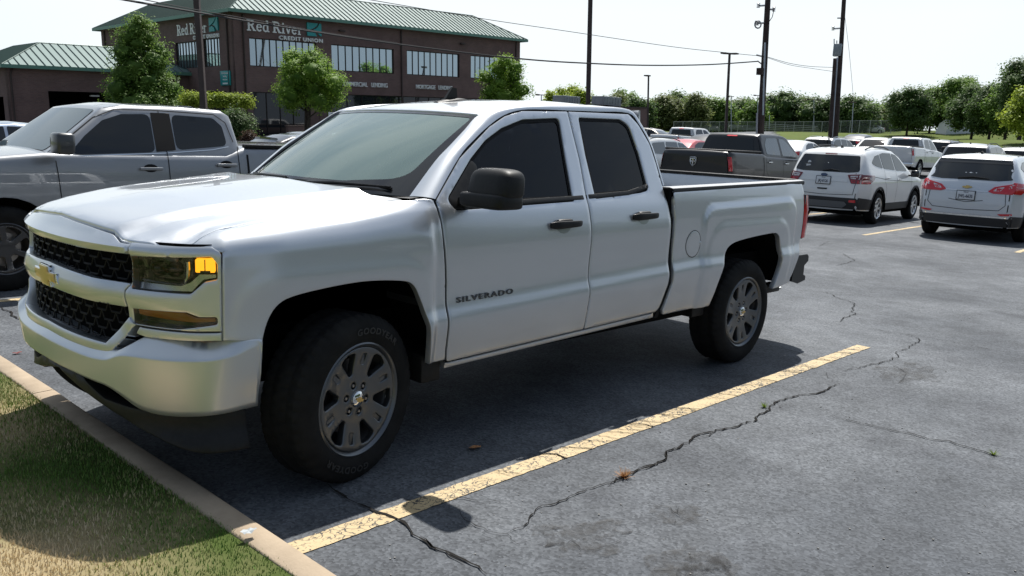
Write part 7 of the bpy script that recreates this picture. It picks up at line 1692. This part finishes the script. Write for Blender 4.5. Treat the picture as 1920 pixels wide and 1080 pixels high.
# utility poles
t1, q1, a1 = pole('utility_pole', 'tall dark wooden utility pole with insulators and a steel conduit', 'utility pole', (1425, 262), (1442, -40), 40, .165, .12, WOODP)
O1 = Vector(t1.location)
def P1(px, py, dd=0): return Vector(bp_depth(px, py, 40+dd))-O1
mb = MB(); mb.tube([tuple(P1(1430.5, 216, -.15)), tuple(P1(1434.5, 80, -.15))], .042, 8); mb.build('conduit', GALV, t1)
mb = MB(); mb.tube([tuple(P1(1418.5, 262, -.1)), tuple(P1(1419.5, 212, -.1))], .045, 8); mb.build('cable_guard', PORC, t1)
def crossbit(par, o, P, px, py, side, s=1.0, loops=True):
    m_ = MB(); m_.tube([tuple(P(px, py)), tuple(P(px+side*14, py+1))], .045, 6); b_ = m_.build('bracket', GALV, par)
    m_ = MB(); c = P(px+side*15, py)
    for k in range(4): m_.lathe([(0, .06*k), (.09*s, .06*k), (.05*s, .06*k+.03), (0, .06*k+.03)], 10, 'z', (c.x, c.y, c.z-.10))
    m_.build('insulator', PORC, b_); return c
crossbit(t1, O1, P1, 1436, 17, 1); crossbit(t1, O1, P1, 1437, 10, -1); crossbit(t1, O1, P1, 1434, 43, -1, 1.3)
mb = MB(); c = P1(1422, 45); ring = [tuple(P1(1421+6*math.cos(a), 46+7*math.sin(a))) for a in np.linspace(0, 6.28, 12)]; mb.tube(ring, .035, 5); mb.build('fuse_cutout', PORC, t1)
mb = MB(); c = P1(1425, 134, -.15); mb.lathe([(0, -.15), (.16, -.15), (.17, .15), (0, .15)], 12, 'z', tuple(c)); mb.build('meter_box', WOODP, t1)
mb = MB(); mb.tube([tuple(P1(1452, 15)), tuple(P1(1448, 32)), tuple(P1(1440, 44)), tuple(P1(1438, 75))], .018, 5); mb.build('jumper_wire', WIREM, t1)
mb = MB(); mb.tube([tuple(P1(1418, 103)), tuple(P1(1430, 106))], .04, 5); mb.tube([tuple(P1(1420, 114)), tuple(P1(1429, 121))], .03, 5); mb.build('wire_bracket', GALV, t1)
t2, q2, a2 = pole('utility_pole', 'dark wooden utility pole carrying a grey transformer box', 'utility pole', (1566, 262), (1585, -40), 46, .14, .105, WOODP)
O2 = Vector(t2.location)
def P2(px, py, dd=0): return Vector(bp_depth(px, py, 46+dd))-O2
mb = MB(); c = (P2(1570.5, 94)); mb.box(tuple(c), (.42, .42, .64), bev=.03, rz=.3); tb = mb.build('transformer', HV, t2)
mb = MB(); mb.tube([tuple(P2(1564, 82)), tuple(P2(1564, 73))], .03, 6); mb.tube([tuple(P2(1569, 82)), tuple(P2(1569, 76))], .03, 6); mb.build('bushing', PORC, tb)
mb = MB(); mb.tube([tuple(P2(1559.5, 262, -.3)), tuple(P2(1570, 108, -.3))], .05, 8); mb.build('conduit', GALV, t2)
crossbit(t2, O2, P2, 1577, 53, -1); mb = MB(); mb.tube([tuple(P2(1570, 34)), tuple(P2(1580, 34))], .04, 6); mb.build('bracket', GALV, t2)
t3, q3, a3 = pole('stub_pole', 'short dark stub pole leaning beside the transformer pole', 'utility pole', (1556, 262), (1565.5, 110), 45.6, .11, .09, WOODP)
# wires
def wire(label, pts, r, name='overhead_cable', cat='cable'):
    P = [bp_depth(px, py, d) for px, py, d in pts]; n = len(P); c = []
    for i in range(n-1):
        for k in range(8):
            t_ = k/8; p0, p1, p2, p3 = P[max(i-1, 0)], P[i], P[i+1], P[min(i+2, n-1)]; c.append(.5*((2*p1)+(-p0+p2)*t_+(2*p0-5*p1+4*p2-p3)*t_*t_+(-p0+3*p1-3*p2+p3)*t_**3))
    c.append(P[-1]); mb_ = MB(); mb_.tube([tuple(v) for v in c], r, 6); o_ = mb_.build(name, WIREM, None); tag(o_, label, cat); return o_
wire('thick black cable sagging across the office to the first utility pole', [(120, -22, 20), (236, 0, 21.5), (374, 24, 23.5), (520, 49, 26), (744, 82.5, 29.5), (974, 110, 33), (1110, 119, 35), (1220, 122.5, 37), (1330, 121, 38.7), (1421, 115, 40)], .030)
wire('second thinner cable just above the thick cable over the office building', [(150, -25, 20), (273, 0, 22), (374, 19.5, 23.5), (520, 45, 26), (606, 60.5, 27.5), (744, 80.5, 29.5)], .013)
wire('thin grey wire running high from the office roof to the first utility pole', [(560, -22, 26), (696, 0, 28), (898, 34, 31.5), (1060, 58, 34), (1260, 87.5, 37.2), (1375, 100, 39), (1425, 105, 40)], .012)
wire('thin double wire between the two utility poles, upper strand', [(1440, 107, 40), (1480, 118.5, 42), (1520, 124.5, 44), (1566, 126.5, 46)], .012)
wire('thin double wire between the two utility poles, lower strand', [(1440, 108.5, 40), (1480, 121.5, 42), (1520, 128, 44), (1562, 134, 46)], .010)
wire('pale guy wire slanting down right of the transformer pole', [(1584, 30, 46), (1592, 95, 48), (1598.5, 165, 50), (1600.5, 192, 51)], .010, 'guy_wire')
# far chain-link fence
FENCEM = bpy.data.materials.new('chain_link'); FENCEM.use_nodes = True; nt = FENCEM.node_tree; N = nt.nodes.new; K = nt.links.new
b = nt.nodes['Principled BSDF']; b.inputs['Base Color'].default_value = (.22, .24, .25, 1); b.inputs['Metallic'].default_value = .6; b.inputs['Roughness'].default_value = .5
tcn = N('ShaderNodeTexCoord'); vo = N('ShaderNodeTexVoronoi'); vo.feature = 'DISTANCE_TO_EDGE'; vo.inputs['Scale'].default_value = 14; K(tcn.outputs['Object'], vo.inputs['Vector']); lt = N('ShaderNodeMath'); lt.operation = 'LESS_THAN'; lt.inputs[1].default_value = .05; K(vo.outputs['Distance'], lt.inputs[0]); tr = N('ShaderNodeBsdfTransparent'); mx = N('ShaderNodeMixShader'); K(lt.outputs['Value'], mx.inputs['Fac']); K(tr.outputs['BSDF'], mx.inputs[1]); K(b.outputs['BSDF'], mx.inputs[2]); K(mx.outputs['Shader'], nt.nodes['Material Output'].inputs['Surface'])
fn = thing('chain_link_fence', 'long grey chain link fence in front of the distant wood', 'fence', tuple(bp_depth(1262, 249, 132))); fo = Vector(fn.location)
pts = [(1262, 249), (1330, 249), (1400, 249), (1470, 249), (1540, 248), (1610, 246), (1690, 246)]; F_ = []
for k, (px, py) in enumerate(pts):
    g = Vector(bp_depth(px, py, 132+k*1.5))-fo; F_.append([tuple(g-Vector((0, 0, .5))), tuple(g+Vector((0, 0, 1.7)))])
grid('mesh', F_, FENCEM, fn, smooth=False); mb = MB(); mb.tube([tuple(Vector(f[1])) for f in F_], .02, 5); mb.build('top_rail', GALV, fn)
for i in range(len(F_)-1):
    for k in range(4):
        a_, b_ = Vector(F_[i][0]), Vector(F_[i+1][0]); g = a_+(b_-a_)*k/4; mb = MB(); mb.tube([tuple(g), tuple(g+Vector((0, 0, 2.25)))], .045, 6); mb.build('post', GALV, fn)
# bleachers / pale low building behind the fence, tent under the trees
for (px, py, dp, w, h, lb) in ((1318, 240, 150, 6.0, .9, 'pale low grandstand behind the fence left of the slim light pole'), (1395, 240, 150, 5.0, .9, 'pale low grandstand behind the fence left of the first utility pole'), (1480, 243, 140, 10.0, 1.2, 'grey bleachers behind the fence between the utility poles')):
    c = bp_depth(px, py+5, dp); t = thing('bleachers', lb, 'bleachers', tuple(c)); yaw_ = math.atan2(SX.y, SX.x)
    for k in range(4):
        mb = MB(); mb.box((0, 0, 0), (w, .5, .08), rz=yaw_); o_ = mb.build('bench_row', GALV, t, smooth=False); v = DX*k*.55; o_.location = (v.x, v.y, h*(k+1)/4)
    mb = MB()
    for u in (-.45, 0, .45): v0 = SX*u*w; mb.tube([tuple(v0), tuple(v0+DX*1.65+Vector((0, 0, h)))], .05, 5)
    mb.build('frame', GALV, t)
c = bp_depth(1800, 250, 112); t = thing('white_tent', 'white tent with sloping walls under the near tree row', 'tent', tuple(c))
u = SX; w = DX; mb = MB(); pr = lambda a, b_, z: tuple(u*a+w*b_+Vector((0, 0, z)))
V = [pr(-1.9, 0, -.3), pr(1.9, 0, -.3), pr(1.9, 3, -.3), pr(-1.9, 3, -.3), pr(-1.5, .2, 1.25), pr(1.5, .2, 1.25), pr(1.5, 2.8, 1.25), pr(-1.5, 2.8, 1.25), pr(-1.3, 1.5, 1.75), pr(1.3, 1.5, 1.75)]
mb.add(V, [(0, 1, 5, 4), (1, 2, 6, 5), (2, 3, 7, 6), (3, 0, 4, 7), (4, 5, 9, 8), (5, 6, 9), (6, 7, 8, 9), (7, 4, 8)]); mb.build('canvas', simple('tent_canvas', (.75, .76, .78), rough=.6), t, smooth=False)
mb = MB(); mb.tube([pr(-1.3, 1.5, -.3), pr(-1.3, 1.5, 1.8)], .04, 6); mb.build('tent_pole', GALV, t)
o, sh_, _b = make_car('sedan', 'tiny white car parked behind the field left of the near tree row', 'car', WHT, (0, 0, 0), .3, sedan_p()); c = bp_depth(1616, 246, 150); o.location = (c[0], c[1], c[2]-.3); o.rotation_euler = (0, 0, -.7)
# accessible parking sign by the building
t, q, ax = pole('parking_sign', 'small white accessible parking sign by the office entrance', 'sign', (622, 252), (622, 212), 40, .03, .03, GALV)
mb = MB(); yw = math.atan2(SX.y, SX.x); mb.box((0, 0, 0), (.30, .02, .46), rz=yw, bev=.005); o = mb.build('sign_plate', simple('sign_white', (.75, .76, .76), rough=.4), t); o.location = tuple(q-Vector((0, 0, .20)))
mb = MB(); mb.lathe([(0, -.014), (.075, -.014)], 14, 'y'); mb.box((0, -.013, .11), (.06, .004, .06)); o2 = mb.build('sign_symbol', simple('sign_blue', (.03, .10, .35), rough=.4), o); o2.rotation_euler = (0, 0, yw); o2.location = (0, 0, -.05)

# ================================================================== cracks, litter, weeds
CRACKM = simple('crack_fill', (.022, .021, .020), rough=.95, spec=.05)
def crack_path(px_pts, w0, seed, branch=0):
    rr = np.random.default_rng(seed); P = np.array([bp_ground(a, b)[:2] for a, b in px_pts]); out = [P[0]]
    for i in range(len(P)-1):
        l = np.hypot(*(P[i+1]-P[i])); n = max(2, int(l/.03)); d = (P[i+1]-P[i])/l; nn = np.array([-d[1], d[0]]); off = 0
        for k in range(1, n+1):
            off = off*.75+rr.normal(0, .008); out.append(P[i]+(P[i+1]-P[i])*k/n+nn*off*(1 if k < n else .3))
    return np.array(out)
ck = MB()
def add_crack(px_pts, w0, seed):
    c = crack_path(px_pts, w0, seed); rr = np.random.default_rng(seed+1); d = np.gradient(c, axis=0); d /= np.hypot(d[:, 0], d[:, 1])[:, None]+1e-9; nn = np.stack([-d[:, 1], d[:, 0]], 1); n = len(c)
    w = w0*.88*(.2+.9*rr.random(n))*np.minimum(1, np.minimum(np.arange(n)+1, n-np.arange(n))/6)
    A = c+nn*w[:, None]/2; B = c-nn*w[:, None]/2; V = [(p[0], p[1], .0075) for p in A]+[(p[0], p[1], .0075) for p in B]; ck.add(V, [(i, i+1, n+i+1, n+i) for i in range(n-1)])
z2_ = lambda x, y: (560+x*.4073, 640+y*.4073); z3_ = lambda x, y: (1140+x*.4073, 380+y*.4073); z4_ = lambda x, y: (1140+x*.4073, 640+y*.4073)
Cs = [([z2_(*p) for p in ((130, 660), (250, 740), (400, 800), (500, 850), (520, 895), (600, 935), (700, 985), (790, 1030), (865, 1080))], .022), ([z2_(*p) for p in ((560, 905), (680, 970), (760, 1025))], .02),
      ([z2_(*p) for p in ((960, 890), (1060, 820), (1200, 740), (1290, 700), (1400, 665), (1470, 645), (1545, 605), (1650, 570), (1690, 545), (1690, 510), (1790, 465), (1915, 410))], .011),
      ([z2_(*p) for p in ((740, 780), (770, 830), (870, 880), (960, 890), (1000, 935), (1060, 960))], .009), ([z2_(*p) for p in ((960, 890), (880, 912), (810, 930))], .005), ([z2_(*p) for p in ((630, 690), (700, 725), (880, 735), (930, 745))], .006), ([z2_(*p) for p in ((830, 708), (905, 738), (960, 742))], .005),
      ([z2_(*p) for p in ((1230, 905), (1300, 965), (1370, 960), (1450, 950))], .006), ([z2_(*p) for p in ((980, 620), (1100, 660), (1210, 668))], .004), ([z2_(*p) for p in ((1500, 850), (1540, 880), (1640, 900))], .004),
      ([z4_(*p) for p in ((0, 668), (60, 630), (120, 605), (260, 550), (270, 510), (430, 430), (540, 405), (670, 375), (720, 335), (760, 285), (880, 250), (960, 245), (1020, 215), (1062, 195))], .017),
      ([z4_(*p) for p in ((1062, 195), (1010, 165), (1005, 145))], .007), ([z4_(*p) for p in ((960, 245), (1030, 272))], .006), ([z4_(*p) for p in ((1090, 138), (1160, 120), (1260, 100), (1330, 78), (1325, 50), (1400, 20), (1435, 0), (1400, -25))], .012),
      ([z4_(*p) for p in ((1020, 342), (1120, 370), (1250, 400), (1380, 425), (1480, 455), (1570, 462), (1650, 490), (1750, 520), (1915, 558))], .012), ([z4_(*p) for p in ((1640, 530), (1740, 575), (1800, 610))], .005),
      ([z3_(*p) for p in ((1005, 412), (1060, 440), (1135, 465), (1115, 500), (1140, 512), (1085, 530), (1075, 552))], .014), ([z3_(*p) for p in ((1190, 462), (1250, 480), (1320, 492))], .008), ([z3_(*p) for p in ((1065, 230), (1135, 265), (1100, 280), (1045, 292))], .014), ([z3_(*p) for p in ((970, 205), (1000, 185), (1020, 178))], .01), ([z3_(*p) for p in ((1170, 575), (1300, 600), (1450, 620), (1700, 665), (1915, 712))], .007), ([z3_(*p) for p in ((700, 648), (820, 680), (960, 715), (1060, 735))], .010), ([z3_(*p) for p in ((230, 540), (370, 570))], .012),
      ([z4_(*p) for p in ((200, 745), (290, 790), (400, 850))], .006), ([z4_(*p) for p in ((1505, 642), (1545, 670))], .008), ([z4_(*p) for p in ((0, 940), (60, 915))], .012), ([(0, 575), (40, 600), (70, 640)], .02), ([z2_(*p) for p in ((1090, 1070), (1180, 1050), (1210, 1080))], .005), ([z2_(*p) for p in ((1240, 480), (1330, 502))], .006), ([z2_(*p) for p in ((900, 608), (985, 628))], .010), ([z2_(*p) for p in ((1550, 350), (1620, 390))], .009)]
for k, (pp, w) in enumerate(Cs): add_crack(pp, w, 300+k)
# short transverse cracks across the painted line
rr = np.random.default_rng(77)
for k in range(34):
    x = .2+4.7*rr.random(); a = bp_ground(0, 0)
    c = np.array([[x, -1.32], [x+.02+.05*rr.random(), -1.38], [x+.04+.08*rr.random(), -1.445]]); n = 9; q = np.stack([np.interp(np.linspace(0, 2, n), [0, 1, 2], c[:, j]) for j in (0, 1)], 1)+rr.normal(0, .004, (n, 2)); w = .004+.006*rr.random()
    A = q+np.array([w, 0]); V = [(p[0], p[1], .0078) for p in q]+[(p[0], p[1], .0078) for p in A]; ck.add(V, [(i, i+1, n+i+1, n+i) for i in range(n-1)])
tag(ck.build('asphalt_cracks', CRACKM, None, smooth=False), kind='structure')
def stain(px, py, rx, ry, seed):
    rr_ = np.random.default_rng(seed); c = bp_ground(px, py)[:2]; n = 40; V = [(c[0], c[1], .0045)]+[(c[0]+rx*(1+.22*math.sin(k*.9+seed)+.12*rr_.normal())*math.cos(2*math.pi*k/n), c[1]+ry*(1+.2*math.sin(k*.7)+.12*rr_.normal())*math.sin(2*math.pi*k/n), .0045) for k in range(n)]
    return V, [(0, k+1, (k+1) % n+1) for k in range(n)]
STM = bpy.data.materials.new('oil_stain'); STM.use_nodes = True; nt = STM.node_tree; N = nt.nodes.new; K = nt.links.new; b = nt.nodes['Principled BSDF']; b.inputs['Base Color'].default_value = (.020, .019, .018, 1); b.inputs['Roughness'].default_value = .6
tcn = N('ShaderNodeTexCoord'); nz = N('ShaderNodeTexNoise'); nz.inputs['Scale'].default_value = 9; nz.inputs['Detail'].default_value = 8; nz.inputs['Roughness'].default_value = .75; K(tcn.outputs['Object'], nz.inputs['Vector']); rp = N('ShaderNodeValToRGB'); rp.color_ramp.elements[0].position = .42; rp.color_ramp.elements[1].position = .62; rp.color_ramp.elements[1].color = (.52, .52, .52, 1); K(nz.outputs['Fac'], rp.inputs['Fac']); tr = N('ShaderNodeBsdfTransparent'); mx = N('ShaderNodeMixShader'); K(rp.outputs['Color'], mx.inputs['Fac']); K(tr.outputs['BSDF'], mx.inputs[1]); K(b.outputs['BSDF'], mx.inputs[2]); K(mx.outputs['Shader'], nt.nodes['Material Output'].inputs['Surface'])
st_ = MB()
for a in ((1105, 1010, .20, .14, 1), (1020, 995, .07, .05, 2), (1270, 965, .14, .10, 3), (1290, 1070, .22, .16, 4), (1700, 700, .35, .2, 5), (1330, 1075, .15, .12, 6)): st_.add(*stain(*a))
tag(st_.build('oil_stains', STM, None, smooth=False), kind='structure')
def small(name, label, cat, px, py, build_fn, z=0):
    c = bp_ground(px, py, z); o_ = build_fn(); o_.location = (c[0], c[1], z); tag(o_, label, cat); return o_
LEAFM = noisy('dry_leaf', (.30, .12, .05), (.55, .28, .12), scale=60, rough=.8)
def leaf_(s, m_=LEAFM, seed=0):
    def f():
        rr_ = np.random.default_rng(seed); n = 12; V = [(0, 0, .012)]+[(s*math.cos(a)*(1+.15*rr_.normal()), s*.55*math.sin(a)*(1+.15*rr_.normal()), .006+.012*rr_.random()) for a in np.linspace(0, 2*math.pi, n+1)[:-1]]
        return mesh_obj('dry_leaf', V, [(0, k+1, (k+1) % n+1) for k in range(n)], m_, None, False)
    return f
small('dry_leaf', 'curled orange leaf lying in the shade of the silver pickup', 'leaf', 890, 842, leaf_(.04, seed=1))
small('dry_leaf', 'dark red leaf on the asphalt left of the front bumper', 'leaf', 32, 664, leaf_(.03, simple('red_leaf', (.16, .03, .025), rough=.8), 2))
o = small('paper_scrap', 'white scrap of paper behind the rear wheel of the silver pickup', 'litter', 1457, 541, leaf_(.07, simple('paper_white', (.75, .76, .75), rough=.8), 3)); o.name = 'paper_scrap'
o = small('paper_scrap', 'pale flattened scrap on the kerb edge', 'litter', 467, 1001, leaf_(.030, simple('pale_scrap', (.34, .37, .38), rough=.6), 4), .118); o.name = 'paper_scrap'
def weed_(mat, n, s, seed):
    def f():
        rr_ = np.random.default_rng(seed); V = []; Fc = []
        for k in range(n):
            a = rr_.random()*6.28; l = s*(.5+.8*rr_.random()); e = .25+.8*rr_.random(); w = .0022; b_ = len(V); d = np.array([math.cos(a)*math.cos(e), math.sin(a)*math.cos(e), math.sin(e)]); p_ = np.array([-math.sin(a), math.cos(a), 0])*w
            V += [tuple(-p_), tuple(p_), tuple(d*l+p_*.3), tuple(d*l-p_*.3)]; Fc.append((b_, b_+1, b_+2, b_+3))
        return mesh_obj('weed', V, Fc, mat, None, False)
    return f
small('weed', 'dry reddish tuft of grass growing in the crack right of the yellow line', 'weed', 1169, 896, weed_(simple('dry_red_grass', (.34, .17, .06), rough=.8), 90, .05, 1)); small('weed', 'tiny green weed in the crack above the dry tuft', 'weed', 1433, 764, weed_(LF_YL, 40, .04, 2)); small('weed', 'bright green weed in the crack at the right edge', 'weed', 1862, 853, weed_(LF_YL, 50, .035, 3))
# loose grit and pebbles on the asphalt
rr = np.random.default_rng(9); gp = MB()
for k in range(300):
    px, py = 560+1360*rr.random(), 480+600*rr.random(); c = bp_ground(px, py); s = .0015+.003*rr.random()**2
    if c[1] > -1.5 and c[0] < 4.6 and c[1] > -1.2: continue
    gp.box((c[0], c[1], s*.5+.001), (s*2, s*1.6, s), rz=rr.random()*3)
tag(gp.build('grit', noisy('grit_stone', (.10, .10, .10), (.30, .29, .27), scale=30, rough=.9), None, smooth=False), 'scattered loose grit on the asphalt', 'grit', kind='stuff')
